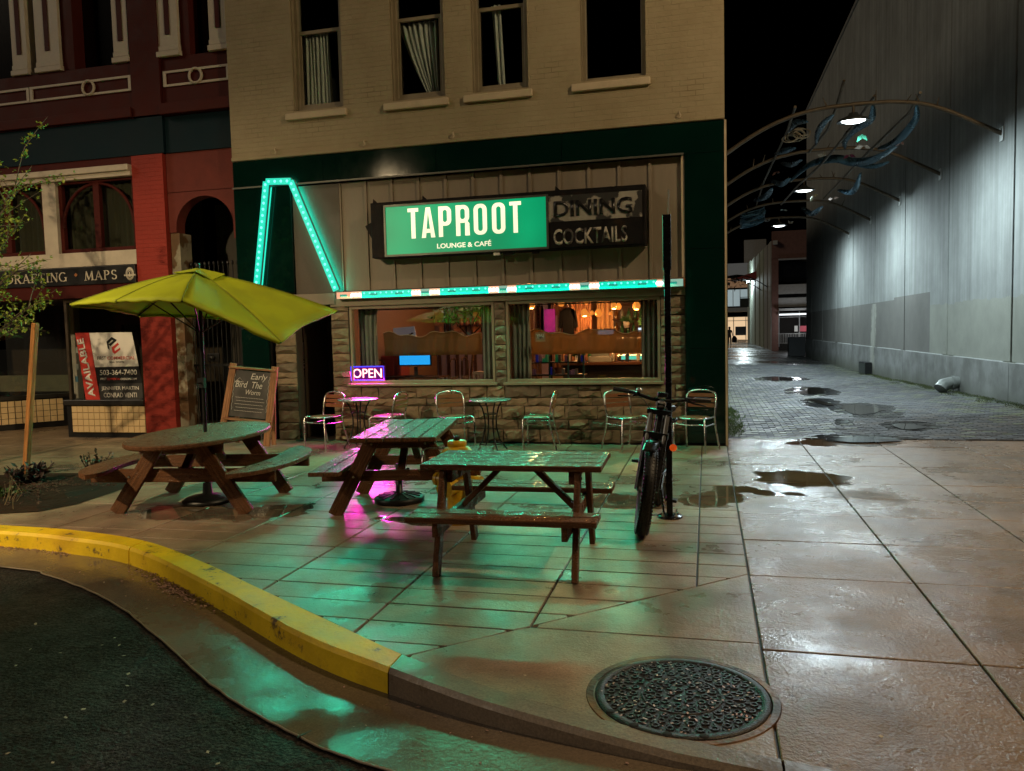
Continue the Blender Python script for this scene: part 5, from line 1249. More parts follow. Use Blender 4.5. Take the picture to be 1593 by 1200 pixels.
# real estate sign
re_ = thing('real_estate_sign', 'red white and black AVAILABLE real estate poster in the tiled bay window', 'poster', (-10.0, YL+.03, .66))
YR_ = YL+.03
def rp(px, py): p = on_y(px, py, YR_); return (p.x, p.z)
def flat(name, m, pts, dy=0): 
    q = MB(); q.prism([rp(*p) for p in pts], YR_-dy-.002, YR_-dy, lambda u, v, a: (u, a, v)); return q.obj(name, m, re_)
m_rr = mat('poster_red', (.6, .045, .03), .5, var=.05, bump=0); m_rw = mat('poster_white', (.84, .81, .74), .5, var=.05, bump=0); m_rk = mat('poster_black', (.012, .012, .013), .4, var=.05, bump=0); m_rg = mat('poster_grey', (.055, .055, .055), .4, var=.05, bump=0)
flat('red_stripe', m_rr, [(117, 518), (138.5, 518), (156, 623), (134, 624)]); flat('white_field', m_rw, [(138.7, 518), (205, 517), (216, 570), (148, 571.5)])
flat('black_field', m_rk, [(148, 571.7), (216, 570.2), (221, 596), (154, 597)]); flat('grey_field', m_rg, [(154, 597.2), (221, 596.2), (223, 622), (156, 623)])
def rtext(s, m, x0, y0, x1, y1, bold=.01, dx=None):
    p, p2 = rp(x0, y1), rp(x1, y0); text(s, 'lettering', m, re_, (p[0], YR_-.006, p[1]), (1, 0, 0), (0, 0, 1), p2[0]-p[0], p2[1]-p[1], ext=.002, bold=bold)
rtext('FIRST', m_rk, 152, 554.5, 165, 560, 0); rtext('COMMERCIAL', m_rr, 167.5, 554, 210, 560, .005); rtext('REAL ESTATE', m_rk, 171, 562, 193, 565, .01)
rtext('503-364-7400', m_rw, 156, 575, 213, 584, .01); rtext('FIRST', m_rw, 157, 588, 166, 591.5, .01); rtext('COMMERCIAL', m_rr, 167, 588, 187, 591.5, .01); rtext('OREGON.COM', m_rw, 188, 588, 213, 591.5, .01)
rtext('JENNIFER MARTIN', m_rw, 158.5, 601, 216, 608.5, .0); rtext('CONRAD VENTI', m_rw, 162, 611, 213, 618.5, .0)
p, p2 = rp(149, 617), rp(130, 526); d_ = V((p2[0]-p[0], 0, p2[1]-p[1])); u_ = d_.normalized()
text('AVAILABLE', 'lettering', m_rw, re_, (p[0], YR_-.006, p[1]), u_, V((-u_.z, 0, u_.x)), d_.length, .14, ext=.002, bold=.03)
q = MB()
for pts in (((166, 532), (174, 524.5), (182, 529), (180, 532), (174.5, 529), (169, 534), (171, 545), (168, 542)), ((169.5, 536), (177, 529.8), (180, 531.5), (172, 539))): q.prism([rp(*t) for t in pts], YR_-.006, YR_-.004, lambda u, v, a: (u, a, v))
q.obj('logo_black', m_rk, re_)
q = MB(); q.prism([rp(*t) for t in ((174, 541), (183, 533.5), (185.5, 536), (178, 543), (179, 546.5), (187, 541), (187.5, 544), (179, 551), (175.5, 548))], YR_-.006, YR_-.004, lambda u, v, a: (u, a, v)); q.obj('logo_red', m_rr, re_)
# arched entrance with iron gate
q = MB(); pts = [(-8.69, 4.11), (-8.69, 3.45), (-8.56, 3.45)]
cx, rx = -8.02, .54
for k in range(17): a = math.pi-math.pi*k/16; pts.append((cx+rx*math.cos(a), 3.52+.5*math.sin(a)))
pts += [(-7.48, 3.3), (-7.36, 3.3), (-7.36, 4.11)]
q.prism(pts, YL+.08, YL+.3, lambda u, v, a: (u, a, v)); q.obj('arch_surround', MATS['dusky_red'], redb)
B('arch_jamb', mat('peeling_jamb', (.3, .27, .2), .7, var=.3, bump=.5, space='pos', col2=(.13, .07, .03), c2s=4, c2t=(.45, .52)), -8.69, -8.52, YL+.1, YL+.4, 0, 3.44)
B('arch_jamb', m_dark, -7.46, -7.345, YL+.1, YL+.4, 0, 3.29)
B('recess_back', mat('recess_wall', (.05, .045, .035), .7, var=.4, vs_=4, space='pos', streak=(3, 1, .6)), -8.69, -7.3, 12.6, 12.7, 0, 4.1); B('recess_side', m_ply, -7.46, -7.44, YL+.41, 12.6, 0, 3.6)
gate = thing('iron_gate', 'tall black wrought iron gate closing the arched entrance', 'gate', (-8.0, YL+.3, 0))
q = MB()
for z in (.12, 1.2, 2.5): q.bx(-8.51, -7.47, YL+.28, YL+.31, z, z+.04)
q.obj('crossbar', m_black, gate)
for i in range(12):
    x = -8.47+i*.088; q = MB(); q.cyl((x, YL+.295, .1), (x, YL+.295, 2.9), .011, n=6); q.sphere((x, YL+.295, 2.93), .025, 6, 5, (1, 1, 1.8)); q.obj('bar', m_black, gate)
q = MB(); q.bx(-8.22, -7.98, YL+.24, YL+.27, 1.28, 1.42); q.sphere((-8.1, YL+.22, 1.35), .05, 8, 6); q.obj('lock_box', m_black, gate, bevel=.01)
q = MB(); q.bx(-8.5, -7.0, YL+.1, YL+.5, 0, .1); q.obj('step', mat('pale_step', (.3, .26, .2), .6, space='pos'), redb)
# ================================================================== CONCRETE BUILDING (right of the alley)
XW = 5.4
conc = thing('concrete_building', 'tall windowless building with grey painted concrete wall panels along the alley', 'building', (XW, 12, 0))
m_pan = bpy.data.materials.new('panel_paint'); m_pan.use_nodes = True
nt = m_pan.node_tree; N = nt.nodes; L = nt.links; b_ = N['Principled BSDF']
P_ = N.new('ShaderNodeNewGeometry').outputs['Position']; sp = N.new('ShaderNodeSeparateXYZ'); L.new(P_, sp.inputs[0])
def nz(scale, vec=None, det=5, rg=.6):
    n = N.new('ShaderNodeTexNoise'); n.inputs['Scale'].default_value = scale; n.inputs['Detail'].default_value = det; n.inputs['Roughness'].default_value = rg; L.new(vec or P_, n.inputs['Vector']); return n.outputs[0]
def mrg(s, a, b, c, d):
    r = N.new('ShaderNodeMapRange'); L.new(s, r.inputs[0])
    for i, v in enumerate((a, b, c, d)): r.inputs[i+1].default_value = v
    return r.outputs[0]
def mth(op, a, b):
    m = N.new('ShaderNodeMath'); m.operation = op
    for i, v in enumerate((a, b)):
        if isinstance(v, (int, float)): m.inputs[i].default_value = v
        else: L.new(v, m.inputs[i])
    return m.outputs[0]
def mixc(f, a, b):
    m = N.new('ShaderNodeMix'); m.data_type = 'RGBA'
    if isinstance(f, (int, float)): m.inputs[0].default_value = f
    else: L.new(f, m.inputs[0])
    for i, v in ((6, a), (7, b)):
        if isinstance(v, tuple): m.inputs[i].default_value = (*v, 1)
        else: L.new(v, m.inputs[i])
    return m.outputs[2]
mp = N.new('ShaderNodeMapping'); mp.inputs['Scale'].default_value = (3, 3, .12); L.new(P_, mp.inputs[0])
streak = nz(1.4, mp.outputs[0], 6, .7)
base = mixc(mrg(streak, .38, .66, 0, 1), (.3, .315, .3), (.205, .212, .2))
# grey repaint over the graffiti: crisp dark rectangle far off, ragged olive field near
edge = mth('ADD', mth('MULTIPLY', nz(2.2, None, 6, .7), .34), 1.9)
near = mth('MULTIPLY', mth('LESS_THAN', sp.outputs[2], edge), mth('LESS_THAN', sp.outputs[1], 21.35))
stp = mth('ADD', mth('MULTIPLY', mth('LESS_THAN', sp.outputs[1], 25.2), .07), 2.33)
farp = mth('MULTIPLY', mth('LESS_THAN', sp.outputs[2], stp), mth('GREATER_THAN', sp.outputs[1], 21.36))
base = mixc(near, base, (.255, .26, .22)); base = mixc(farp, base, (.15, .145, .13))
low = mth('LESS_THAN', sp.outputs[2], .87)
base = mixc(mth('MULTIPLY', low, .85), base, mixc(mrg(nz(1.5), .4, .62, 0, 1), (.24, .245, .235), (.13, .13, .12)))
drip = mth('MULTIPLY', mrg(mth('ADD', mth('ABSOLUTE', mth('SUBTRACT', sp.outputs[1], 28.1), 0), mth('MULTIPLY', nz(2.5), 1.1)), .75, 1.0, 1, 0), mth('LESS_THAN', sp.outputs[2], 2.3))
base = mixc(mth('MULTIPLY', drip, .8), base, (.36, .36, .31))
# moss and splash at the foot, pale washed drip
foot = mrg(mth('ADD', sp.outputs[2], mth('MULTIPLY', nz(3), .5)), .2, .65, 1, 0)
base = mixc(mth('MULTIPLY', foot, .7), base, (.075, .08, .05))
sc_ = N.new('ShaderNodeVectorMath'); sc_.operation = 'SCALE'; L.new(base, sc_.inputs[0]); L.new(mrg(nz(1.1, None, 8, .7), .3, .7, .82, 1.15), sc_.inputs['Scale']); L.new(sc_.outputs[0], b_.inputs['Base Color'])
b_.inputs['Roughness'].default_value = .7
bp = N.new('ShaderNodeBump'); bp.inputs['Strength'].default_value = .25; bp.inputs['Distance'].default_value = .01; L.new(nz(25), bp.inputs['Height']); L.new(bp.outputs[0], b_.inputs['Normal'])
q = MB(); q.bx(XW+.13, XW+9, 11.9, 46.1, -.3, 13.2); q.obj('wall_core', mat('seam_dark', (.02, .02, .02), .9, space='pos'), conc)
ys = [12.0, 16.0, 19.9, 23.95, 27.95, 31.9, 35.85, 39.85, 43.8, 46.2]
for i in range(len(ys)-1):
    q = MB(); q.bx(XW, XW+.12, ys[i]+.042, ys[i+1]-.042, .88, 13.3); q.obj('wall_panel', m_pan, conc, bevel=.012)
    q = MB(); q.bx(XW-.035, XW+.12, ys[i]+.004, ys[i+1]-.004, -.3, .872); q.obj('plinth', m_pan, conc, bevel=.01)
# rebated lower edge strips (white caulk)
for i in range(len(ys)-2):
    q = MB(); q.bx(XW-.03, XW-.002, ys[i]+.3, ys[i+1]-.3*(1+i % 2), .8725, .885); q.obj('caulk_line', mat('white_caulk', (.55, .56, .54), .6), conc)
q = MB(); q.bx(XW-.04, XW+.2, 12, 46.2, 13.3, 13.45); q.obj('coping', mat('coping', (.2, .2, .19), .6), conc)
# drainage things at the foot of the wall
p = on_x(1467, 604, 5.0)
pipe = thing('drain_elbow', 'grey bent drainpipe elbow lying at the foot of the concrete wall', 'drainpipe', (5.12, 18.9, az(5.1, 18.9)))
q = MB(); q.tube([(.28, .0, .22), (.08, -.02, .21), (-.06, -.05, .17), (-.14, -.1, .08)], [.13, .135, .14, .15], 14); q.obj('elbow', mat('galvanised', (.24, .25, .23), .45, .3, var=.3), pipe, local=True)
q = MB(); q.tube([(.1, -.02, .21), (.15, -.015, .21)], .155, 14); q.obj('collar', MATS['galvanised'], pipe, local=True)
grt = thing('drain_grate', 'dark metal drain grate box set in the foot of the concrete wall', 'grate', (5.3, 28.6, az(5.3, 28.6)))
q = MB(); q.bx(-.16, .05, -.55, .55, -.02, .42); q.obj('housing', m_black, grt, local=True, bevel=.01)
for k in range(8): q = MB(); q.bx(-.18, -.161, -.5+k*.135, -.45+k*.135, .04, .38); q.obj('grate_bar', mat('grate_metal', (.08, .09, .08), .4, .4), grt, local=True)
# moss tufts and grass
def tufts(name, label, pts, h, m, n, kind='stuff'):
    q = MB()
    for _ in range(n):
        c = rnd.choice(pts); p = V(c)+V((rnd.gauss(0, .06), rnd.gauss(0, .15), 0)); a = rnd.uniform(0, 6.28); l = rnd.uniform(.4, 1)*h; t = V((math.cos(a), math.sin(a), 0)); s_ = V((-t.y, t.x, 0))*.006
        q.add([p-s_, p+s_, p+t*l*.4+V((0, 0, l*.8)), p+t*l*.75+V((0, 0, l))], [(0, 1, 2), (0, 2, 3)])
    return tag(q.obj(name, m), label, 'grass', kind=kind)
m_grass = mat('grass', (.06, .13, .02), .5, var=.3, vs_=20, bump=0, space='pos')
tufts('grass_tufts', 'bright grass tufts growing along the foot of the cafe side wall', [(.36+rnd.random()*.15, 12.3+k*.28, az(.4, 12.3)) for k in range(14)], .07, m_grass, 650)
tufts('wall_moss', 'low moss and weeds along the foot of the concrete wall', [(XW-.08-abs(rnd.gauss(0, .14)), 12.5+k*.22, az(XW, 12.5+k*.22)) for k in range(75)], .04, mat('moss', (.07, .085, .025), .8, var=.3, bump=0, space='pos'), 4200)

# ================================================================== ALLEY ARCHES WITH LAMPS
m_pipe = mat('weathered_pipe', (.09, .07, .045), .55, .3, var=.4, vs_=9, bump=.3)
m_rib = mat('blue_ribbon', (.06, .13, .18), .28, .65, var=.3, vs_=3, bump=.1)
m_plate = mat('white_plate', (.6, .62, .6), .5)
ARY = [16.6, 20.56, 24.52, 28.62, 32.65]
def arch_z(x):
    t = (x-.25)/(XW-.25); pts = [(0, 5.05), (.035, 5.17), (.12, 5.46), (.235, 5.74), (.345, 5.87), (.43, 5.91), (.57, 5.915), (.68, 5.88), (.777, 5.76), (.87, 5.5), (1, 5.13)]
    return interp(pts, t)
m_head = mat('lamp_housing', (.06, .07, .07), .4, .5)
for i, y in enumerate(ARY):
    hasl = i in (0, 2, 4)
    ar = thing('pipe_arch', ('bent pipe arch with hanging lamp spanning the alley, closest to the street', 'bent pipe arch second from the street spanning the alley', 'bent pipe arch with hanging lamp, third from the street', 'bent pipe arch fourth from the street over the alley', 'bent pipe arch with hanging lamp, farthest along the alley')[i], 'arch', (2.8, y, arch_z(2.8)), group='pipe arches over the alley')
    q = MB(); n = 36; q.tube([(.25+(XW-.25)*k/n, y+rnd.gauss(0, .006), sum(arch_z(min(XW, max(.25, .25+(XW-.25)*(k+d)/n))) for d in (-2, -1, 0, 1, 2))/5 if 1 < k < n-1 else arch_z(.25+(XW-.25)*k/n)) for k in range(n+1)], .042, 8); q.obj('pipe', m_pipe, ar)
    q = MB(); q.bx(XW-.03, XW-.002, y-.09, y+.09, 5.0, 5.26); q.obj('wall_plate', m_plate, ar)
    for s_ in range(5):
        x = rnd.uniform(.9, 4.6); z = arch_z(x); q = MB(); q.tube([(x, y-.03, z), (x+rnd.uniform(-.1, .1), y-.08, z+rnd.uniform(.1, .22))], [.018, .006], 5); q.obj('twig_stub', m_pipe, ar)
    if hasl:
        lt = thing('alley_lamp', ('oval hooded lamp glowing white under the pipe arch closest to the street', '', 'oval hooded lamp glowing white under the third pipe arch', '', 'oval hooded lamp glowing white under the farthest pipe arch')[i], 'lamp', (2.8, y, 5.6), group='alley lamps')
        q = MB(); q.lathe([(0, .16), (.07, .15), (.09, .1), (.24, .03), (.27, -.02), (.255, -.02), (.2, .03)], 20); q.v = [V((v.x*1.15, v.y*.8, v.z)) for v in q.v]; q.obj('hood', m_head, lt, local=True)
        q = MB(); q.lathe([(0, -.045), (.13, -.04), (.2, -.01), (.2, .01)], 18); q.v = [V((v.x*1.1, v.y*.75, v.z)) for v in q.v]; q.obj('lens', glow('cool_lens', (.86, .97, 1), 9), lt, local=True)
        q = MB(); q.cyl((0, 0, .15), (0, 0, .31), .025, n=8); q.obj('stem', m_pipe, lt, local=True)
        lamp('alley_light', 'SPOT', (2.8, y, 5.53), 1850, (.76, .94, 1), lt, spot_size=R(178), spot_blend=.7, shadow_soft_size=.14, aim=(0, 0, -1))
# ribbons and stems of the sculpture
def ribbon(pts, w, lab, m=m_rib):
    P = [V(p) for p in pts]; out = []
    for i in range(len(P)-1):
        p0, p1, p2, p3 = P[max(i-1, 0)], P[i], P[i+1], P[min(i+2, len(P)-1)]
        for k in range(6):
            t = k/6; out.append(.5*((2*p1)+(p2-p0)*t+(2*p0-5*p1+4*p2-p3)*t*t+(3*p1-p0-3*p2+p3)*t**3))
    out.append(P[-1]); n = len(out); rows = [[], []]
    for i, p in enumerate(out):
        u = i/(n-1); ww = w*math.sin(math.pi*min(1, max(.06, u*.94+.04)))**.5; t = (out[min(i+1, n-1)]-out[max(i-1, 0)]).normalized()
        s_ = (t.cross(V((.2, 1, .3)))).normalized(); s_ = (Matrix.Rotation(u*1.6-.8, 3, t) @ s_)
        rows[0].append(p-s_*ww/2); rows[1].append(p+s_*ww/2)
    mb = MB(); mb.sheet(rows); o = tag(mb.obj('metal_ribbon', m, solid=.012), lab, 'sculpture', 'blue metal ribbons on the alley arches'); return o
def q7(x, y, Y): return on_y(1120+x/3.158, 100+y/3.158, Y)
rb = [([(965, 200, 16.8), (960, 270, 17.2), (900, 350, 17.8), (840, 395, 18.4), (775, 415, 19)], .26, 'broad blue metal ribbon curling down from the first arch toward the concrete wall'),
      ([(870, 400, 19), (800, 445, 19.6), (730, 475, 20.2), (650, 480, 20.8), (560, 465, 21), (440, 495, 21.5), (345, 575, 22)], .34, 'longest blue metal ribbon winding below the second arch'),
      ([(830, 480, 20.5), (760, 502, 20.7), (680, 492, 21), (640, 470, 21.2)], .2, 'short dark blue ribbon hanging under the second arch'),
      ([(555, 250, 17.4), (510, 290, 18), (480, 340, 18.8), (470, 400, 19.6)], .22, 'dark blue ribbon dropping between the first two arches'),
      ([(750, 200, 17.2), (740, 270, 17.8), (660, 320, 18.6), (615, 370, 19.4), (612, 415, 20)], .3, 'pale translucent looking ribbon behind the lamp closest to the street'),
      ([(430, 280, 17.4), (370, 290, 18), (330, 335, 18.8)], .22, 'blue ribbon curling over the wire bundle'),
      ([(370, 410, 19), (320, 425, 19.4), (270, 440, 20)], .22, 'small blue ribbon resting on the second arch near the cafe wall'),
      ([(400, 470, 20.6), (350, 495, 21.4), (300, 485, 22.2)], .2, 'thin blue ribbon hanging beside the second arch near the cafe wall'),
      ([(345, 560, 23), (300, 590, 23.6), (250, 570, 24.4)], .26, 'dark ribbon sagging between the second and third arches'),
      ([(690, 535, 22.8), (670, 600, 23.4), (640, 630, 24), (578, 618, 24.6)], .26, 'bright blue ribbon crescent hanging by the third arch'),
      ([(255, 610, 25), (225, 650, 26), (165, 670, 27)], .3, 'blue ribbon curl hanging below the third arch near the cafe wall'),
      ([(500, 700, 26), (450, 735, 27), (400, 700, 28)], .3, 'dark ribbon loop hanging by the fourth arch')]
for pts, w_, lab in rb: ribbon([q7(*p) for p in pts], w_*.62, lab)
sts = [([(610, 80, 16.7), (575, 200, 17.2), (530, 320, 18.4), (440, 430, 20.5)], 'thin bent stem rising above the arch closest to the street'),
       ([(370, 210, 16.7), (330, 330, 18), (270, 460, 20.5), (215, 580, 24.5), (180, 690, 28.5)], 'long thin stem tying the arches together along the cafe side'),
       ([(760, 155, 16.6), (650, 310, 18.4), (500, 490, 20.6), (380, 600, 24.5), (300, 690, 28.6)], 'long thin stem tying the arches together through the middle'),
       ([(985, 140, 16.6), (930, 240, 17.6), (720, 440, 20.6), (620, 545, 24.5), (510, 660, 28.6)], 'long thin stem tying the arches together along the concrete wall')]
for pts, lab in sts:
    mb = MB(); mb.tube([q7(*p) for p in pts], .028, 6); tag(mb.obj('sculpture_vine', m_pipe), lab, 'sculpture', 'thin stems of the alley sculpture')
c = q7(375, 365, 18.2); mb = MB()
for k in range(7):
    r = rnd.uniform(.1, .2); mb.tube([c+V((r*math.cos(a*.524+k)+.05*k-.15, r*.5*math.sin(a*.524), r*math.sin(a*.524+k)*.6+.02*k)) for a in range(13)], .012, 5)
tag(mb.obj('wire_bundle', mat('pale_wire', (.3, .26, .18), .4, .4)), 'tangled coil of pale wire hanging under the arch closest to the street', 'wire')
c = q7(160, 750, 29); mb = MB()
for k in range(10): mb.tube([c+V((.42*math.cos(a*.524), .25*math.sin(a*.524+k), -.28*abs(math.sin(a*.262))+.05*k-.1)) for a in range(13)], .02, 5)
tag(mb.obj('wire_basket', m_rib), 'round blue wire basket hanging below the fourth arch', 'basket')
for i, (x, y, Y, colr) in enumerate(((697, 345, 17.2, (.06, .32, .2)), (707, 400, 18, (.4, .42, .4)), (515, 450, 20, (.35, .38, .35)), (635, 445, 20.2, (.12, .03, .08)), (885, 378, 18.5, (.3, .22, .22)), (455, 650, 24, (.4, .42, .3)), (555, 660, 24.6, (.5, .42, .38)), (345, 785, 32, (.45, .46, .45)), (235, 775, 31, (.3, .33, .34)), (275, 530, 22.5, (.16, .09, .08)), (312, 715, 27.6, (.2, .28, .3)))):
    p = q7(x, y, Y); mb = MB()
    for s_, a0 in ((1, .3), (-1, -.5)):
        a1 = a0+rnd.gauss(0, .9); e1 = V((math.cos(a1)*s_, .2, math.sin(a1))); n1 = V((-e1.z, .3, e1.x)); k1 = rnd.uniform(.1, .17); mb.add([p, p+e1*k1*.5+n1*k1*.28, p+e1*k1*1.1, p+e1*k1*.5-n1*k1*.28], [(0, 1, 2, 3)])
    tag(mb.obj('metal_leaf', mat('leaf_metal_%d' % i, colr, .25, .5), solid=.01), ('green glass leaf hanging just below the lamp closest to the street', 'silver leaf dangling below the green glass leaf', 'silver leaf on the second arch', 'dark plum coloured leaf on the second arch', 'pinkish leaf on the broad blue ribbon', 'yellowish leaf beside the third arch lamp', 'pale bronze leaf below the bright blue crescent', 'white leaf beside the farthest arch lamp', 'grey leaf near the farthest arch and the wire basket', 'rusty leaf near the cafe wall between the second and third arches', 'bluish leaf on the fourth arch')[i], 'sculpture', 'metal leaves of the alley sculpture')

# ================================================================== FAR END OF THE ALLEY
def fb(name, m, x0, y0, x1, y1, Y, par, t=.3, proud=0.):
    """upright box filling a picture rectangle at depth Y"""
    a = on_y(x0, y1, Y); b = on_y(x1, y0, Y); q = MB(); q.bx(a.x, b.x, Y-proud, Y+t, a.z, b.z); return q.obj(name, m, par)
YD = 57
gar = thing('parking_building', 'dark brick building with a barred ground floor at the end of the alley', 'building', tuple(on_y(1230, 546, YD)))
m_fb = mat('far_brick', (.15, .075, .06), .8, var=.3, space='pos'); m_fg = mat('far_grey', (.28, .28, .27), .7, var=.2, space='pos')
fb('brick_wall', m_fb, 1201, 355, 1300, 403, YD, gar); fb('brick_wall', m_fb, 1201, 403, 1211, 547, YD, gar)
win = fb('window', mat('far_glass', (.006, .007, .009), .2, var=0, bump=0), 1211, 405, 1300, 440, YD+.25, gar, .1)
fb('lintel', m_fg, 1211, 399, 1300, 405, YD, gar, .3, .1)
fb('spandrel', m_fg, 1211, 440, 1300, 458, YD, gar); fb('spandrel', m_fg, 1211, 461, 1300, 478, YD, gar); fb('ledge', m_fg, 1211, 478, 1300, 484, YD, gar, .3, .4)
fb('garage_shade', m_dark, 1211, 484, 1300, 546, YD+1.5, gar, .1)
for x in (1211, 1243): fb('post', m_fg, x, 484, x+1.5, 540, YD+.4, gar, .1)
fb('rail', m_fg, 1211, 492, 1300, 493.5, YD+.4, gar, .1)
fb('poster', mat('pink_poster', (.5, .1, .12), .6, var=.4, vs_=2, emit=(.5, .08, .12), es=.25), 1243, 507, 1257, 516, YD+.5, gar, .1); fb('notice', mat('pale_notice', (.5, .5, .48), .6, emit=(.5, .5, .45), es=.2), 1236, 507, 1241, 516, YD+.5, gar, .1)  # poster and notice glow faintly, light put into their colour
fb('wall_light', mat('grey_fixture', (.4, .4, .38), .6), 1202, 375, 1209, 381, YD, gar, .1, .3)
gl = thing('garage_lamp', 'dim tube lamp under the ledge of the parking building', 'lamp', tuple(on_y(1236, 487, YD-.2)))
q = MB(); q.cyl((-1, 0, -.1), (1, 0, -.1), .05, n=8); q.obj('tube', glow('garage_tube', (.9, .95, 1), 1.2), gl, local=True)
q = MB(); q.bx(-1.05, 1.05, -.06, .06, -.05, .0); q.obj('housing', m_fg, gl, local=True)
lamp('garage_light', 'POINT', on_y(1236, 487, YD-.2)+V((0, -1.2, -.6)), 50, (.9, .95, 1), gl, shadow_soft_size=.3)
rail = thing('railing', 'pale metal railing in front of the barred ground floor', 'railing', tuple(on_y(1232, 540, YD-1)))
a, b = on_y(1210, 537, YD-1), on_y(1262, 518, YD-1)
q = MB(); q.bx(a.x, b.x, YD-1, YD-.96, b.z-.04, b.z); q.bx(a.x, b.x, YD-1, YD-.96, a.z+.1, a.z+.14); q.obj('rail', m_fg, rail)
for k in range(20):
    x = a.x+(b.x-a.x)*(k+.5)/20; q = MB(); q.bx(x-.015, x+.015, YD-.995, YD-.965, a.z+.14, b.z-.04); q.obj('baluster', m_fg, rail)
bk = thing('wall_return', 'low dark concrete block standing at the far corner of the concrete building', 'block', (5.0, 46.5, -.1))
q = MB(); q.bx(-.5, .4, 0, .6, 0, 1.1); q.obj('block', mat('dark_block', (.05, .05, .05), .7), bk, local=True, bevel=.03)
side = thing('lane_building', 'pale green row building receding beyond the parking building', 'building', (4.5, 75, 0))
m_pg = mat('pale_green_wall', (.3, .34, .28), .7, var=.2, space='pos')
XS = 4.45
for k, (p0, p1) in enumerate(((1163, 1167), (1169, 1174), (1176, 1181), (1183, 1187), (1189, 1193), (1195, 1199))):
    a, b = on_x(p0, 533, XS), on_x(p1, 540, XS)
    yt = 405-(k*6); zt = on_x(p1, yt, XS).z
    q = MB(); q.bx(XS, XS+.3, b.y, a.y, -.2, min(zt, 12)); q.obj('wall_bay', m_pg if k < 4 else m_fg, side)
q = MB(); q.bx(XS+.32, XS+6, 60, 95, -.2, 7.5); q.obj('core', m_dark, side)
la = on_x(1163, 438, XS-.4)
lm = thing('wall_lamp', 'small bright wall lamp glowing white under a red awning far down the lane', 'lamp', tuple(la))
q = MB(); q.sphere((0, 0, 0), .16, 10, 7); q.obj('globe', glow('far_lamp', (.85, .95, 1), 14), lm, local=True)
q = MB(); q.bx(0, .5, -.05, .05, .1, .18); q.obj('bracket', m_black, lm, local=True)
lamp('wall_light', 'POINT', la+V((-.25, -.2, -.2)), 500, (.8, .97, 1), lm, shadow_soft_size=.2); bpy.data.lights['wall_light'].energy = 800
aw = thing('red_awning', 'small dark red awning far down the lane', 'awning', tuple(on_x(1158, 436, XS-1)))
q = MB(); q.prism([(-1.2, 0), (1, 0), (1, .7)], -1.5, 1.5, lambda u, v, a: (u, a, v)); q.obj('canopy', mat('awning_red', (.2, .03, .03), .7), aw, local=True)
YE = 112
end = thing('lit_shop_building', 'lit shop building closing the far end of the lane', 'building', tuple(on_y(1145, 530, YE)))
fb('grey_parapet', mat('far_parapet', (.22, .23, .23), .7, var=.1, emit=(.1, .1, .1), es=.3), 1100, 409, 1166, 430, YE, end, 1)  # light on the parapet put into its colour as a weak glow
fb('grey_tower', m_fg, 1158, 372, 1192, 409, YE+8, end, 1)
fb('brick_storey', mat('lit_brick', (.3, .17, .1), .8, var=.2, emit=(.3, .17, .09), es=.35), 1100, 432, 1166, 449, YE, end, 1)  # lamplight on this brick is put into its colour as glow
fb('window_band', glow('cool_window', (.4, .5, .52), .5), 1100, 450, 1166, 478, YE+.5, end, .1)
for x in (1130, 1140, 1151): fb('mullion', m_fg, x, 450, x+.8, 478, YE, end, .2)
fb('canopy', m_fg, 1100, 479, 1166, 487, YE, end, .2, 3)
fb('shop_window', glow('warm_window', (.9, .62, .36), .75), 1100, 493, 1166, 532, YE+.5, end, .1)
for x in (1129, 1141, 1160): fb('mullion', m_fg, x, 493, x+.8, 534, YE, end, .2)
fb('transom', m_fg, 1100, 499, 1166, 500, YE, end, .2); fb('dark_display', mat('display', (.05, .05, .05), .5), 1144, 508, 1161, 522, YE+.2, end, .1)
fb('stall_riser', m_fb, 1100, 531, 1166, 535, YE, end, .2)
fb('hanging_sign', m_black, 1151, 463, 1166, 478, 70, end, .1) if False else None
hs = thing('hanging_sign', 'dark square sign hanging over the far lane', 'sign', tuple(on_y(1158, 478, 78)))
a, b = on_y(1151, 478, 78), on_y(1165, 464, 78); q = MB(); q.bx(a.x, b.x, 78, 78.1, a.z, b.z); q.obj('board', mat('dark_board', (.03, .035, .035), .5), hs); q = MB(); q.cyl((b.x, 78.05, b.z+.1), (a.x, 78.05, b.z+.1), .03, n=6); q.obj('bracket', m_black, hs)
for k, yy in enumerate((62, 68)):
    ar = thing('far_arch', ('thin pipe arch with dark leaves far down the lane, nearer of two', 'thin pipe arch with dark leaves far down the lane, farther of two')[k], 'arch', (2, yy, 5), group='far lane arches')
    q = MB(); q.tube([(0+t*.45, yy, 4.6+1.0*math.sin(math.pi*t/10)) for t in range(11)], .04, 6); q.obj('pipe', m_black, ar)
    q = MB()
    for j in range(40): p = V((rnd.uniform(.3, 3.2), yy+rnd.gauss(0, .3), 5.2+rnd.gauss(0, .2))); q.add([p, p+V((rnd.gauss(0, .15), .05, rnd.gauss(0, .1))), p+V((rnd.gauss(0, .15), 0, rnd.gauss(0, .12)))], [(0, 1, 2)])
    q.obj('leaves', m_black, ar)
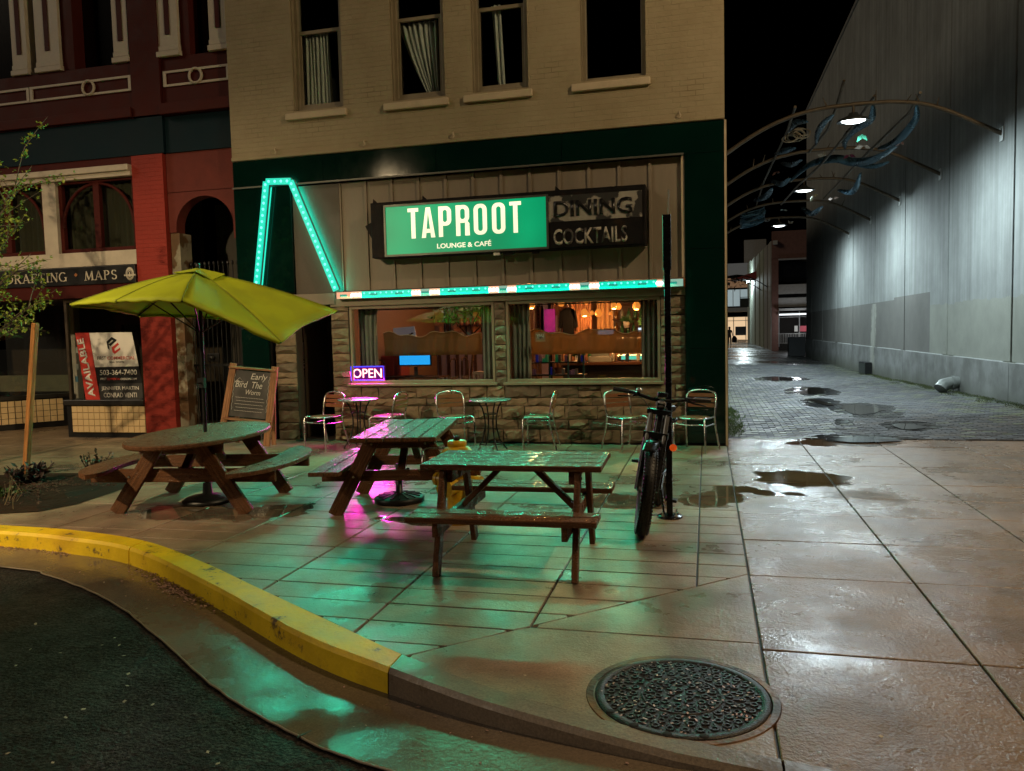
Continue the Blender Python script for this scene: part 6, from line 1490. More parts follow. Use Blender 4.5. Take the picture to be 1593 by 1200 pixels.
# pedestrian carrying a dark bag
pp = gp(1134, 538, -.12)
per = thing('person', 'distant person in dark clothes walking down the lane with a black bag', 'person', (pp.x, 75, -.12))
bm = bmesh.new()
sk = bpy.data.meshes.new('body')
vv = [(0, 0, .95), (0, 0, 1.25), (0, 0, 1.45), (0, 0, 1.53), (0, -.02, 1.66), (.19, 0, 1.42), (.25, -.03, 1.14), (.3, -.1, .92), (-.19, 0, 1.42), (-.24, .02, 1.14), (-.22, -.06, .9), (.09, 0, .9), (.11, -.1, .5), (.12, -.02, .08), (.12, -.14, .04), (-.09, 0, .9), (-.1, .06, .5), (-.1, .2, .1), (-.1, .1, .04)]
ee = [(0, 1), (1, 2), (2, 3), (3, 4), (2, 5), (5, 6), (6, 7), (2, 8), (8, 9), (9, 10), (0, 11), (11, 12), (12, 13), (13, 14), (0, 15), (15, 16), (16, 17), (17, 18)]
sk.from_pydata(vv, ee, []); po = bpy.data.objects.new('body', sk); COL.objects.link(po); po.parent = per
md = po.modifiers.new('skin', 'SKIN'); md.use_smooth_shade = True
rad = [.15, .15, .14, .06, .105, .07, .05, .04, .07, .05, .04, .1, .07, .05, .04, .1, .07, .05, .04]
for i, r in enumerate(rad): sk.skin_vertices[0].data[i].radius = (r, r)
sk.skin_vertices[0].data[0].use_root = True
po.modifiers.new('sub', 'SUBSURF').levels = 1; sk.materials.append(mat('dark_clothes', (.015, .014, .014), .8))
q = MB(); q.sphere((0, .01, 1.69), .112, 10, 8, (1, 1, 1.1)); q.obj('hair', mat('dark_hair', (.02, .012, .008), .7), per, local=True)
bag = thing('shopping_bag', 'black bag hanging from the distant pedestrian\'s hand', 'bag', (pp.x+.42, 74.9, -.12))
q = MB(); q.prism([(-.2, .35), (.22, .32), (.26, .7), (.1, .95), (-.1, .95), (-.22, .7)], -.12, .12, lambda u, v, a: (u, a, v)); q.obj('bag_body', mat('black_cloth', (.012, .012, .014), .8), bag, local=True, bevel=.05)

# ================================================================== STREET LAMP (out of the picture, lights the pavement)
SLP = V((7.4, 3.4, 0))
sl = thing('street_lamp', 'tall street lamp with curved arm standing at the kerb beyond the pavement corner', 'street lamp', tuple(SLP))
q = MB(); q.tube([(0, 0, 0), (0, 0, .4), (0, 0, 8.6), (-.15, .15, 9.2), (-.7, .7, 9.5), (-1.1, 1.1, 9.55)], [.12, .09, .06, .055, .05, .045], 12); q.obj('pole', m_black, sl, local=True)
q = MB(); q.sphere((-1.35, 1.35, 9.56), .3, 14, 8, (1.1, 1.1, .35)); q.obj('lamp_head', m_head, sl, local=True)
q = MB(); q.sphere((-1.35, 1.35, 9.47), .2, 12, 7, (1, 1, .35)); q.obj('lens', glow('sodium_lens', (1, .66, .3), 20), sl, local=True)
lamp('street_light', 'SPOT', SLP+V((-1.35, 1.35, 9.36)), 2400, (1, .73, .42), sl, spot_size=R(165), spot_blend=.25, shadow_soft_size=.16, aim=(-.35, .2, -1))

SLQ = V((-9.2, -.6, 0))
s2_ = thing('street_lamp', 'shorter street lamp standing across the road opposite the red building', 'street lamp', tuple(SLQ))
q = MB(); q.tube([(0, 0, 0), (0, 0, .4), (0, 0, 5.6), (.05, .15, 6.1), (.1, .6, 6.3)], [.11, .08, .055, .05, .04], 12); q.obj('pole', m_black, s2_, local=True)
q = MB(); q.sphere((.12, .8, 6.3), .26, 14, 8, (1, 1.2, .35)); q.obj('lamp_head', m_head, s2_, local=True)
q = MB(); q.sphere((.12, .8, 6.22), .17, 12, 7, (1, 1, .35)); q.obj('lens', glow('sodium_lens', (1, .66, .3), 20), s2_, local=True)
lamp('street_light', 'SPOT', SLQ+V((.12, .8, 6.13)), 3300, (1, .74, .42), s2_, spot_size=R(84), spot_blend=.7, shadow_soft_size=.12, aim=(-.04, .8, -.6))
q = MB(); q.lathe([(.34, 6.3), (.37, 6.3), (.37, 6.075), (.34, 6.075)], 28, (.12, .8, 0)); q.obj('cutoff_skirt', m_head, s2_, local=True)  # unseen ring added to cut this lamp's light off the upper walls

# ================================================================== PICNIC TABLES
def plank(name, par, p0, p1, w, h, m=None, up=Z3, bevel=.006):
    """board along p0-p1 (local to par); its own X axis runs along the grain"""
    p0, p1 = V(p0), V(p1); d = (p1-p0); l = d.length; d.normalize(); a = V(up).cross(d)
    if a.length < 1e-4: a = V((0, 1, 0)).cross(d)
    a.normalize(); b = d.cross(a); Mx = Matrix(((d.x, a.x, b.x), (d.y, a.y, b.y), (d.z, a.z, b.z))).to_4x4(); Mx.translation = (p0+p1)/2
    q = MB(); q.bx(-l/2, l/2, -w/2, w/2, -h/2, h/2)
    o = bpy.data.objects.new(name, q.mesh(name, m or m_wood)); COL.objects.link(o); o.parent = par; o.matrix_local = Mx
    WM[o.name] = WM[par.name] @ Mx
    if bevel:
        md = o.modifiers.new('bevel', 'BEVEL'); md.width = bevel; md.segments = 2
    return o
def bolt(par, p, axis=(0, -1, 0)):
    q = MB(); p = V(p); q.cyl(p, p+V(axis)*.008, .012, n=8); q.obj('bolt', m_alu, par, local=True)
def picnic(label, loc, rz, L_, W_, zt, bl, bo, zb_, bw, ends, nb=5, spread_t=.2, spread_b=.46, braces=True, leg=(.04, .1), bench_planks=2):
    t = thing('picnic_table', label, 'picnic table', loc, rz, 'wooden picnic tables')
    g_ = .013; pw = (W_-g_*(nb-1))/nb
    for i in range(nb):
        y = -W_/2+pw/2+i*(pw+g_); plank('top_plank', t, (-L_/2, y, zt-.02), (L_/2, y, zt-.02), pw, .04)
    for s_ in (-1, 1):
        gb = .014; bpw = (bw-gb*(bench_planks-1))/bench_planks
        for k in range(bench_planks):
            y = s_*bo-bw/2+bpw/2+k*(bpw+gb); plank('bench_plank', t, (-bl/2, y, zb_-.02), (bl/2, y, zb_-.02), bpw, .04)
        for e in ends:
            plank('leg', t, (e, s_*spread_t, zt-.045), (e, s_*spread_b, 0), leg[0], leg[1], m_wood, up=(1, 0, 0))
    for e in ends:
        sg = 1 if e > 0 else -1
        plank('bench_support', t, (e-sg*.043, -bo-bw/2+.03, zb_-.09), (e-sg*.043, bo+bw/2-.03, zb_-.09), .04, .1)
        plank('top_cleat', t, (e-sg*.043, -W_/2+.05, zt-.09), (e-sg*.043, W_/2-.05, zt-.09), .04, .09)
        if braces: plank('brace', t, (e-sg*.06, 0, zb_-.06), (e-sg*.36, 0, zt-.06), .04, .07, up=(0, 1, 0))
        for s_ in (-1, 1):
            f = (zt-.09)/zt; bolt(t, (e+sg*.02, s_*(spread_b+(spread_t-spread_b)*(zb_-.09)/(zt-.045)), zb_-.09), (sg, 0, 0)); bolt(t, (e+sg*.02, s_*spread_t*1.03, zt-.09), (sg, 0, 0))
    return t
# small table by the bicycle: long side towards the street
t3 = picnic('small rectangular picnic table with slim benches standing between hydrant and bicycle', (-1.33, 5.4, 0), R(1.5), 1.27, .66, .745, 1.27, .53, .45, .27, (-.48, .47), nb=4, spread_t=.26, spread_b=.5, leg=(.09, .04), bench_planks=2)
# long table seen end-on
t2 = picnic('rectangular picnic table seen end on, tinted magenta by the open sign', (-2.83, 7.05, 0), R(100.5), 1.5, .77, .75, 1.5, .63, .45, .28, (-.48, .48), nb=5, spread_t=.24, spread_b=.62, leg=(.13, .045), bench_planks=2, braces=True)
# oval table with crescent benches
t1 = thing('oval_picnic_table', 'oval wooden picnic table with crescent benches under the green umbrella', 'picnic table', (-4.95, 6.78, 0), R(98), 'wooden picnic tables')
zt = .72
def oval_top(par, a, b, z, th, name='table_top', hole=.03):
    q = MB(); n = 48; e = [(a*math.cos(2*math.pi*k/n), b*math.sin(2*math.pi*k/n)) for k in range(n)]
    prof = [(.985, z-th), (1, z-th*.75), (1, z-th*.25), (.99, z)]
    vs_ = [(x*s_, y*s_, zz) for s_, zz in prof for x, y in e]
    fs = [(i*n+k, i*n+(k+1) % n, (i+1)*n+(k+1) % n, (i+1)*n+k) for i in range(3) for k in range(n)]+[tuple(range(3*n, 4*n)), tuple(range(n))[::-1]]
    q.add(vs_, fs); return q.obj(name, m_wood, par, local=True)
oval_top(t1, .99, .58, zt, .045)
def crescent(par, s_, name='bench_seat'):
    q = MB(); n = 26; out = []; inn = []
    L2 = .88
    for k in range(n+1):
        u = -1+2*k/n; x = L2*u; taper = max(0, 1-abs(u)**7)
        yc = .86-.19*u*u
        out.append((x, s_*(yc-.155+.155+.155*taper))); inn.append((x, s_*(yc-.155*taper)))
    z = .45; pts = out+inn[::-1]
    q.prism(pts, z-.042, z, lambda u, v, a: (u, v, a)); return q.obj(name, m_wood, par, local=True, bevel=.006)
crescent(t1, 1); crescent(t1, -1)
for e in (-.46, .5):
    sg = 1 if e > 0 else -1
    for s_ in (-1, 1):
        plank('leg', t1, (e, s_*.2, zt-.05), (e, s_*.66, 0), .14, .05, up=(1, 0, 0)); bolt(t1, (e+sg*.026, s_*.5, .36), (sg, 0, 0))
    plank('bench_support', t1, (e-sg*.048, -.93, .36), (e-sg*.048, .93, .36), .045, .13)
    plank('top_cleat', t1, (e-sg*.048, -.42, zt-.1), (e-sg*.048, .42, zt-.1), .045, .1)
    plank('brace', t1, (e-sg*.07, 0, .38), (e-sg*.36, 0, zt-.07), .04, .08, up=(0, 1, 0))
plank('centre_beam', t1, (-.4, 0, .66), (.4, 0, .66), .12, .04)

# ================================================================== UMBRELLA
UP = V((-4.95, 6.82, 0))
um = thing('patio_umbrella', 'lime green patio umbrella with one drooping corner standing through the oval table', 'umbrella', tuple(UP))
q = MB(); q.cyl(UP+V((0, 0, .06)), UP+V((.03, 0, 2.36)), .02, n=10); q.obj('pole', m_black, um)
q = MB(); q.lathe([(.0, .0), (.24, .0), (.25, .03), (.2, .06), (.05, .09), (.04, .2), (0, .2)], 24, UP); q.obj('base', mat('umbrella_base_iron', (.02, .02, .02), .4, .4), um)
q = MB(); q.bx(UP.x-.02, UP.x+.05, UP.y-.045, UP.y-.0, 1.17, 1.27); q.tube([UP+V((.02, -.04, 1.22)), UP+V((.02, -.1, 1.22)), UP+V((.02, -.11, 1.16))], .01, 6); q.obj('crank', m_black, um)
apex = on_y(319, 421, 6.82); apex = V((UP.x+.02, UP.y, apex.z))
ux0, uy0 = UP.x, UP.y
def rimpt(px, py, Y): return on_y(px, py, Y)
rim = [on_y(108, 474, 6.3), None, on_y(283, 467, 5.8), on_y(437, 532, 6.38), on_y(525, 484, 7.35), None, on_y(345, 495, 7.95), on_y(215, 490, 7.35)]
rim[1] = (rim[0]+rim[2])/2+V((0, 0, .015)); rim[1] += V((rim[1].x-ux0, rim[1].y-uy0, 0)).normalized()*.06
rim[5] = (rim[4]+rim[6])/2+V((0, 0, 0)); rim[5] += V((rim[5].x-ux0, rim[5].y-uy0, 0)).normalized()*.3; rim[5].z = 1.85
m_lime = mat('lime_fabric', (.64, .74, .03), .62, var=.06, vs_=4, bump=.12, bs=14, space='pos', col2=(.54, .62, .03), c2s=2.2)
lb = m_lime.node_tree.nodes['Principled BSDF']
# woven cloth lets some light through
ntl = m_lime.node_tree; tr = ntl.nodes.new('ShaderNodeBsdfTranslucent'); tr.inputs[0].default_value = (.12, .3, .02, 1); ms = ntl.nodes.new('ShaderNodeMixShader'); ms.inputs[0].default_value = .22
ntl.links.new(lb.outputs[0], ms.inputs[1]); ntl.links.new(tr.outputs[0], ms.inputs[2]); ntl.links.new(ms.outputs[0], ntl.nodes['Material Output'].inputs['Surface'])
NR = 10; NSUB = 8; hemrow = []
for i in range(8):
    rows = []
    for j in range(NR+1):
        t = .1+.9*j/NR; row = []
        for k in range(NSUB+1):
            u = k/NSUB
            pa = apex.lerp(rim[i], t); pb = apex.lerp(rim[(i+1) % 8], t)
            for p_ in (pa, pb): p_.z += .035*math.sin(math.pi*t)
            p = pa.lerp(pb, u); c = V((apex.x, apex.y, p.z)); sag = math.sin(math.pi*u)
            p = p.lerp(c, .05*sag*t); p.z += -.012*sag*math.sin(math.pi*t)+.012*sag*t*t+.007*math.sin(i*3.1+u*9+t*8)*math.sin(math.pi*t)*sag+.006*math.sin(u*23+t*17+i)*sag*t
            row.append(p)
        rows.append(row)
    q = MB(); q.sheet(rows, smooth=True)
    q.sheet([rows[-1], [p+V((0, 0, -.024+.006*math.sin(k*1.3+i)))+(V((apex.x, apex.y, p.z))-p)*.02 for k, p in enumerate(rows[-1])]])
    pn = q.obj('canopy_panel', m_lime, um, solid=.004)
    q = MB(); q.tube([r_[0]+V((0, 0, .004)) for r_ in rows], .0045, 5); q.obj('seam', mat('seam_thread', (.25, .3, .02), .7), pn)
vent = []
for j in range(4):
    t = (0, .08, .15, .19)[j]; row = []
    for i in range(8):
        p = apex.lerp(rim[i], t); p.z += .028+.03*math.sin(math.pi*t)-.012*(j == 3)*(i % 2); row.append(p)
    row.append(row[0].copy()); vent.append(row)
q = MB(); q.sheet(vent, smooth=False); q.obj('vent_cap', m_lime, um, solid=.004)
q = MB(); q.sphere(apex+V((0, 0, .045)), .022, 8, 6, (1, 1, 1.6)); q.obj('finial', m_black, um)
for i in range(8):
    mid = apex.lerp(rim[i], .55); mid.z += .03
    q = MB(); q.tube([apex+V((0, 0, -.02)), mid+V((0, 0, -.025)), rim[i]+V((0, 0, -.01))], .009, 6); r_ = q.obj('rib', m_black, um)
    q = MB(); q.cyl(V((UP.x+.01, UP.y, 1.72)), mid+V((0, 0, -.025)), .007, n=6); q.obj('strut', m_black, r_)
# empty umbrella foot under the long table
ub = thing('umbrella_stand', 'empty round black iron umbrella stand under the end of the long picnic table', 'umbrella stand', (-2.98, 7.12, 0))
q = MB(); q.lathe([(0, .0), (.245, .0), (.25, .045), (.235, .055), (.06, .085), (.035, .1), (.03, .36), (.022, .38), (0, .38)], 32); q.obj('base', MATS['umbrella_base_iron'], ub, local=True)
for k in range(16):
    a = k*math.pi/8; q = MB(); q.bar((.07*math.cos(a), .07*math.sin(a), .087), (.22*math.cos(a), .22*math.sin(a), .062), .01, .01); q.obj('scroll_rib', MATS['umbrella_base_iron'], ub, local=True)
q = MB(); q.cyl((.03, 0, .32), (.09, 0, .32), .012, n=8); q.sphere((.1, 0, .32), .022, 8, 6); q.obj('clamp_knob', m_black, ub, local=True)

# pot in a wire caddy on the bench
ca = thing('pot_caddy', 'terracotta pot in a small wire caddy on the long table bench', 'caddy', (-2.36, 6.5, .452), R(10))
q = MB(); q.lathe([(0, 0), (.05, 0), (.065, .1), (.058, .1), (.05, .02), (0, .02)], 16); q.obj('pot', mat('terracotta', (.5, .19, .1), .6), ca, local=True)
q = MB()
for sx in (-.11, .11):
    q.tube([(sx, -.07, 0), (sx, -.06, .17), (sx, .06, .17), (sx, .07, 0)], .006, 6)
q.tube([(-.11, -.06, .17), (-.05, -.06, .2), (.05, -.06, .2), (.11, -.06, .17)], .006, 6); q.tube([(-.11, .0, .02), (.11, .0, .02)], .006, 6); q.tube([(-.11, .06, .17), (.11, .06, .17)], .006, 6); q.obj('wire_frame', m_alu, ca, local=True)

# ================================================================== HYDRANT
hy = thing('fire_hydrant', 'yellow fire hydrant standing behind the small picnic table', 'hydrant', (-2.13, 6.42, 0), R(-14))
m_hy = mat('hydrant_yellow', (.62, .38, .012), .35, var=.25, vs_=14, bump=.25, bs=50, col2=(.4, .24, .03), c2s=9, c2t=(.55, .7))
q = MB(); q.lathe([(0, 0), (.17, 0), (.17, .04), (.12, .05), (.1, .08), (.1, .42), (.115, .44), (.15, .47), (.165, .53), (.155, .6), (.11, .655), (.085, .665), (.08, .67), (.085, .675), (.085, .71), (.07, .72), (0, .72)], 28); q.obj('barrel', m_hy, hy, local=True)
q = MB(); q.lathe([(0, .72), (.03, .72), (.028, .755), (0, .76)], 5); q.obj('operating_nut', m_iron, hy, local=True)
for dx, nm in ((1, 'hose_outlet'), (-1, 'hose_outlet')):
    q = MB(); q.cyl((dx*.08, 0, .36), (dx*.2, 0, .36), .055, n=14); q.cyl((dx*.2, 0, .36), (dx*.235, 0, .36), .065, .06, n=8); q.cyl((dx*.235, 0, .36), (dx*.255, 0, .36), .02, n=5); q.obj(nm, m_hy, hy, local=True)
q = MB(); q.cyl((0, -.08, .33), (0, -.19, .33), .075, n=16); q.cyl((0, -.19, .33), (0, -.225, .33), .085, n=8); q.obj('pumper_outlet', m_hy, hy, local=True)
for k in range(8):
    a = k*math.pi/4; q = MB(); q.cyl((.145*math.cos(a), .145*math.sin(a), .04), (.145*math.cos(a), .145*math.sin(a), .06), .014, n=6); q.obj('flange_bolt', m_iron, hy, local=True)

# ================================================================== CAFE CHAIRS AND TABLES
m_slat = mat('teak_slat', (.26, .1, .045), .4, var=.25, vs_=12, bump=.1, streak=(1, 6, 6))
def make_chair():
    t = thing('cafe_chair', 'tmp', 'chair', (0, 0, 0), 0, 'aluminium cafe chairs along the stone wall')
    # faces local -Y
    for s_ in (-1, 1):
        q = MB(); q.tube([(s_*.225, -.2, 0), (s_*.215, -.2, .43), (s_*.2, -.17, .455), (s_*.2, .16, .45)], .0125, 8); q.obj('front_leg', m_alu, t, local=True)
        q = MB(); q.tube([(s_*.235, .27, 0), (s_*.21, .19, .3), (s_*.205, .17, .45)], .0125, 8); q.obj('rear_leg', m_alu, t, local=True)
        q = MB(); q.tube([(s_*.215, -.19, .36), (s_*.21, .18, .36)], .009, 6); q.obj('side_stretcher', m_alu, t, local=True)
    q = MB(); pts = [(-.205, .17, .45), (-.215, .2, .62), (-.205, .225, .74)]+[(-.2*math.cos(a*math.pi/8), .235, .745+.065*math.sin(a*math.pi/8)) for a in range(0, 9)]+[(.205, .225, .74), (.215, .2, .62), (.205, .17, .45)]
    q.tube(pts, .0125, 8); q.obj('back_frame', m_alu, t, local=True)
    for k, (z, hh) in enumerate(((.6, .052), (.67, .052), (.737, .05))):
        q = MB(); w_ = .195 if k < 2 else .185
        rows = [[(x*w_/4, .218-.0+(.02 if abs(x) == 4 else (.008 if abs(x) == 3 else 0))*-0+.006*k+.012*(1-(x/4)**2), zz) for x in range(-4, 5)] for zz in (z-hh/2, z+hh/2)]
        q.sheet(rows, False); q.obj('back_slat', m_slat, t, local=True, solid=.012)
    q = MB(); q.lathe([(0, .447), (.19, .447), (.2, .455), (.19, .463), (0, .463)], 22); q.v = [V((v.x*1.02, v.y*.95-.01, v.z)) for v in q.v]; q.obj('seat', m_slat, t, local=True)
    q = MB(); q.tube([(.205*math.cos(a*math.pi/12), -.01+.192*math.sin(a*math.pi/12), .452) for a in range(24)], .012, 6, closed=True); q.obj('seat_rim', m_alu, t, local=True)
    q = MB(); q.tube([(-.215, -.2, .38), (0, -.2, .37), (.215, -.2, .38)], .009, 6); q.obj('front_stretcher', m_alu, t, local=True)
    return t
ch = make_chair()
specs = [(-5.62, 10.62, 205-180-45, 'aluminium chair with wooden slats beside the cafe doorway'),
         (-4.62, 10.72, -95, 'aluminium chair with wooden slats tinted pink by the open sign'),
         (-3.55, 10.66, 38, 'aluminium chair with wooden slats below the stone pier between windows'),
         (-2.32, 10.72, -86, 'aluminium chair with wooden slats standing side on near the teal cafe table'),
         (-1.08, 10.68, 42, 'aluminium chair with wooden slats just behind the bicycle handlebar'),
         (-.16, 10.62, -22, 'aluminium chair with wooden slats against the green corner panel')]
for i, (x, y, a, lab) in enumerate(specs):
    o = ch if i == 0 else copy_tree(ch)
    o.location = (x, y, 0); o.rotation_euler = (0, 0, R(a)); o['label'] = lab; o['category'] = 'chair'
def bistro(loc, label):
    t = thing('cafe_table', label, 'table', loc, R(15), 'round metal cafe tables')
    q = MB(); q.lathe([(0, .7), (.29, .7), (.3, .71), (.3, .722), (.295, .725), (0, .725)], 36); q.obj('table_top', mat('bistro_top', (.34, .36, .35), .2, .6, var=.1, bump=.12, bs=90), t, local=True)
    for k in range(4):
        a = k*math.pi/2+.4; c, s_ = math.cos(a), math.sin(a)
        q = MB(); q.tube([(c*r, s_*r, z) for r, z in ((.18, .7), (.12, .6), (.085, .45), (.085, .33), (.13, .15), (.24, .0))], .011, 7); q.obj('leg', m_black, t, local=True)
    q = MB(); q.tube([(.1*math.cos(a*.524), .1*math.sin(a*.524), .52) for a in range(12)], .007, 6, closed=True); q.obj('ring', m_black, t, local=True); q = MB(); q.tube([(.16*math.cos(a*.524), .16*math.sin(a*.524), .1) for a in range(12)], .007, 6, closed=True); q.obj('ring', m_black, t, local=True)
    return t
bistro((-5.02, 10.55, 0), 'round metal cafe table lit pink below the open sign'); bistro((-2.95, 10.42, 0), 'round metal cafe table lit teal between two cafe chairs')

# ================================================================== CHALKBOARD
cbd = thing('chalkboard_sign', 'wooden A-frame chalkboard lettered Early Bird beside the iron gate', 'sandwich board', (-6.8, 10.35, .06), rot=(0, R(5.5), R(4)))
m_cw = wet_wood('chalk_frame', (.36, .19, .1), .1, .5)
def cp(u, z): return V((u, -.03+.16*(z/1.2), z))
q = MB()
for u0, u1 in ((-.4, -.3), (.3, .4)):
    plank('stile', cbd, cp((u0+u1)/2-(.05 if u0 < 0 else .0), 0), cp((u0+u1)/2+(.02 if u0 < 0 else .0), 1.2), .03, .105, m_cw, up=(1, 0, 0))
for z0, w_ in ((1.14, .1), (.36, .1)): plank('rail', cbd, cp(-.38, z0), cp(.38, z0), .03, w_, m_cw, up=(0, 1, .0))
q = MB(); q.add([cp(-.32, .4)+V((0, .012, 0)), cp(.31, .4)+V((0, .012, 0)), cp(.31, 1.1)+V((0, .012, 0)), cp(-.31, 1.1)+V((0, .012, 0))], [(0, 1, 2, 3)])
m_slate = mat('slate_board', (.03, .028, .026), .6, var=.35, vs_=3, bump=.05, col2=(.07, .065, .06), c2s=2.5); bo_ = q.obj('slate', m_slate, cbd, local=True, solid=.008)
m_chalk = mat('chalk', (.62, .6, .55), .9, var=.2, vs_=40, bump=0)
Mc = WM[cbd.name]
def chalk(s, u, z, w_, h, sh=.25):
    o = Mc @ (cp(u, z)+V((0, -.004, 0))); ux = (Mc @ cp(1, z))-(Mc @ cp(0, z)); uz = (Mc @ cp(0, z+1))-(Mc @ cp(0, z))
    text(s, 'lettering', m_chalk, bo_, o, ux, uz, w_, h, ext=.001, sh=sh)
chalk('Early', -.02, .95, .27, .12); chalk('Bird  The', -.26, .845, .44, .1); chalk('Worm', -.08, .745, .24, .075)
for k in range(5): chalk('~~~~~~~~~~~', -.24+.02*(k % 2), .69-k*.05, .46, .008, 0)
q = MB(); q.tube([cp(-.27, .92)+V((0, -.004, 0)), cp(-.2, .99)+V((0, -.004, 0)), cp(-.13, .93)+V((0, -.004, 0)), cp(-.27, .92)+V((0, -.004, 0))], .004, 4)
for s_ in (-1, 1):
    q.tube([cp(s_*.285+.008*math.sin(k*1.9), .5+k*.03)+V((0, -.004, 0)) for k in range(19)], .003, 4)
q.obj('chalk_drawing', m_chalk, bo_, local=True)
for u in (-.36, .36): plank('rear_leg', cbd, (u*.85, .3, -.05), (u*.85, .16, 1.12), .03, .07, m_cw, up=(1, 0, 0))

# ================================================================== POST
po_ = thing('sign_post', 'slim black square post bolted to the pavement beside the bicycle', 'post', (-.325, 6.83, 0))
m_post = mat('post_black', (.014, .014, .014), .25, .6, var=.3, vs_=20, bump=.05)
q = MB(); q.bx(-.026, .026, -.026, .026, 0, 2.25); q.obj('shaft', m_post, po_, local=True, bevel=.004)
q = MB(); q.bx(-.034, .034, -.034, .034, 2.15, 2.62); q.obj('sleeve', m_post, po_, local=True, bevel=.005)
q = MB(); q.cyl((.015, 0, 2.62), (.02, 0, 2.83), .007, n=6); q.obj('rod', mat('pale_rod', (.4, .38, .33), .4, .6), po_, local=True)
q = MB(); q.lathe([(0, 0), (.11, 0), (.11, .012), (.105, .018), (0, .018)], 24); q.obj('base_plate', m_post, po_, local=True)
for k in range(4):
    a = k*math.pi/2+.785; q = MB(); q.cyl((.08*math.cos(a), .08*math.sin(a), .018), (.08*math.cos(a), .08*math.sin(a), .06), .009, n=6); q.cyl((.08*math.cos(a), .08*math.sin(a), .02), (.08*math.cos(a), .08*math.sin(a), .032), .018, n=6); q.obj('anchor_bolt', m_alu, po_, local=True)

# ================================================================== BICYCLE (faces the street, leans on the post)
WR = .365
lean = R(8)
bike = thing('bicycle', 'black fat tyre electric bicycle leaning against the slim black post', 'bicycle', (-.53, 6.2, 0), rot=(0, lean, R(-3)))
# local: -Y forward, X to the rider's left... wheel contact at origin plane z=0
m_bk = mat('bike_black', (.012, .012, .013), .3, .3, var=.25, vs_=15, bump=.04)
m_sil = mat('bike_grey', (.22, .22, .22), .3, .7, var=.2)
def wheel(par, y, steer, name):
    hub = V((0, y, WR)); w_ = bpy.data.objects.new(name, None); COL.objects.link(w_); w_.empty_display_size = .05; w_.parent = par
    ml = Matrix.Translation(hub) @ Matrix.Rotation(steer, 4, 'Z'); w_.matrix_local = ml; WM[w_.name] = WM[par.name] @ ml
    n = 40; tr_ = .051
    q = MB(); q.tube([(0, (WR-tr_)*math.cos(2*math.pi*k/n), (WR-tr_)*math.sin(2*math.pi*k/n)) for k in range(n)], tr_, 12, closed=True); q.obj('tyre', m_rubber, w_, local=True)
    q = MB()
    for k in range(72):
        a = 2*math.pi*k/72
        for j, off in enumerate((-.042, -.015, .015, .042)):
            a2 = a+(.5*2*math.pi/72 if j % 2 else 0); rr = WR-.006-(off/.056)**2*.028
            c = V((off, rr*math.cos(a2), rr*math.sin(a2))); t_ = V((0, -math.sin(a2), math.cos(a2))); nn = V((off*14, math.cos(a2), math.sin(a2))).normalized()
            q.bar(c-nn*.006, c+nn*.008, .012, .017, up=t_)
    q.obj('tread_knobs', m_rubber, w_, local=True)
    q = MB(); q.tube([(0, .27*math.cos(2*math.pi*k/n), .27*math.sin(2*math.pi*k/n)) for k in range(n)], .02, 8, closed=True); q.obj('rim', m_bk, w_, local=True)
    q = MB(); q.cyl((-.06, 0, 0), (.06, 0, 0), .028, n=12); q.cyl((-.075, 0, 0), (.075, 0, 0), .012, n=8); q.obj('hub', m_sil, w_, local=True)
    q = MB()
    for k in range(18):
        a = 2*math.pi*k/18; q.cyl(((-1)**k*.035, .02*math.cos(a+.6), .02*math.sin(a+.6)), (0, .262*math.cos(a), .262*math.sin(a)), .0018, n=4)
    q.obj('spokes', m_alu, w_, local=True)
    q = MB(); q.lathe([(.07, -.001), (.09, -.001), (.09, .001), (.07, .001)], 24); q.v = [V((.045+v.z, v.x, v.y)) for v in q.v]; q.obj('brake_disc', m_alu, w_, local=True)
steer = R(9)
wheel(bike, 0, steer, 'front_wheel'); wheel(bike, 1.16, 0, 'rear_wheel')
hd0, hd1 = V((0, .3, .98)), V((0, .22, .76))      # head tube top / bottom
fk = MB()
for s_ in (-1, 1):
    fk.tube([(s_*.07, .0, WR), (s_*.07, .1, .58), (s_*.07, .2, .8)], [.027, .03, .026], 10)
    st_ = MB(); st_.cyl((s_*.07, .14, .68), (s_*.068, .262, .98), .02, n=10); st_.obj('fork_stanchion', m_sil, bike, local=True)
fk.bar((-.1, .2, .79), (.1, .2, .79), .06, .05); fk.bar((-.1, .265, .975), (.1, .265, .975), .06, .04); fk.obj('fork', m_bk, bike, local=True)
q = MB(); q.tube([V((0, WR*math.cos(a)*-1.13*-1, 0))*0+V((0, -math.cos(a)*(WR+.035), WR+math.sin(a)*(WR+.035))) for a in [R(62+k*7) for k in range(15)]], .052, 8, flat=.2); q.obj('front_mudguard', m_bk, bike, local=True)
q = MB(); q.cyl(hd0, hd1, .03, n=12); q.tube([hd1+V((0, .02, .03)), V((0, .52, .45)), V((0, .62, .34))], [.052, .06, .065], 10); q.tube([hd0+V((0, .02, -.05)), V((0, .66, .74))], .024, 10); q.tube([V((0, .62, .34)), V((0, .72, .8))], .022, 10)
for s_ in (-1, 1): q.tube([V((s_*.03, .64, .36)), V((s_*.075, 1.16, WR))], .015, 8); q.tube([V((s_*.02, .69, .7)), V((s_*.07, 1.16, WR))], .012, 8)
q.obj('frame', m_bk, bike, local=True)
q = MB(); q.bar((0, .34, .74), (0, .56, .5), .08, .1, up=(1, 0, 0)); q.obj('battery', mat('battery_black', (.015, .015, .016), .35), bike, local=True, bevel=.015)
q = MB(); q.cyl((-.07, .62, .33), (.07, .62, .33), .075, n=16); q.obj('motor', m_bk, bike, local=True, bevel=.01)
q = MB(); q.cyl((0, .72, .8), (0, .75, .93), .015, n=8); q.obj('seat_post', m_sil, bike, local=True)
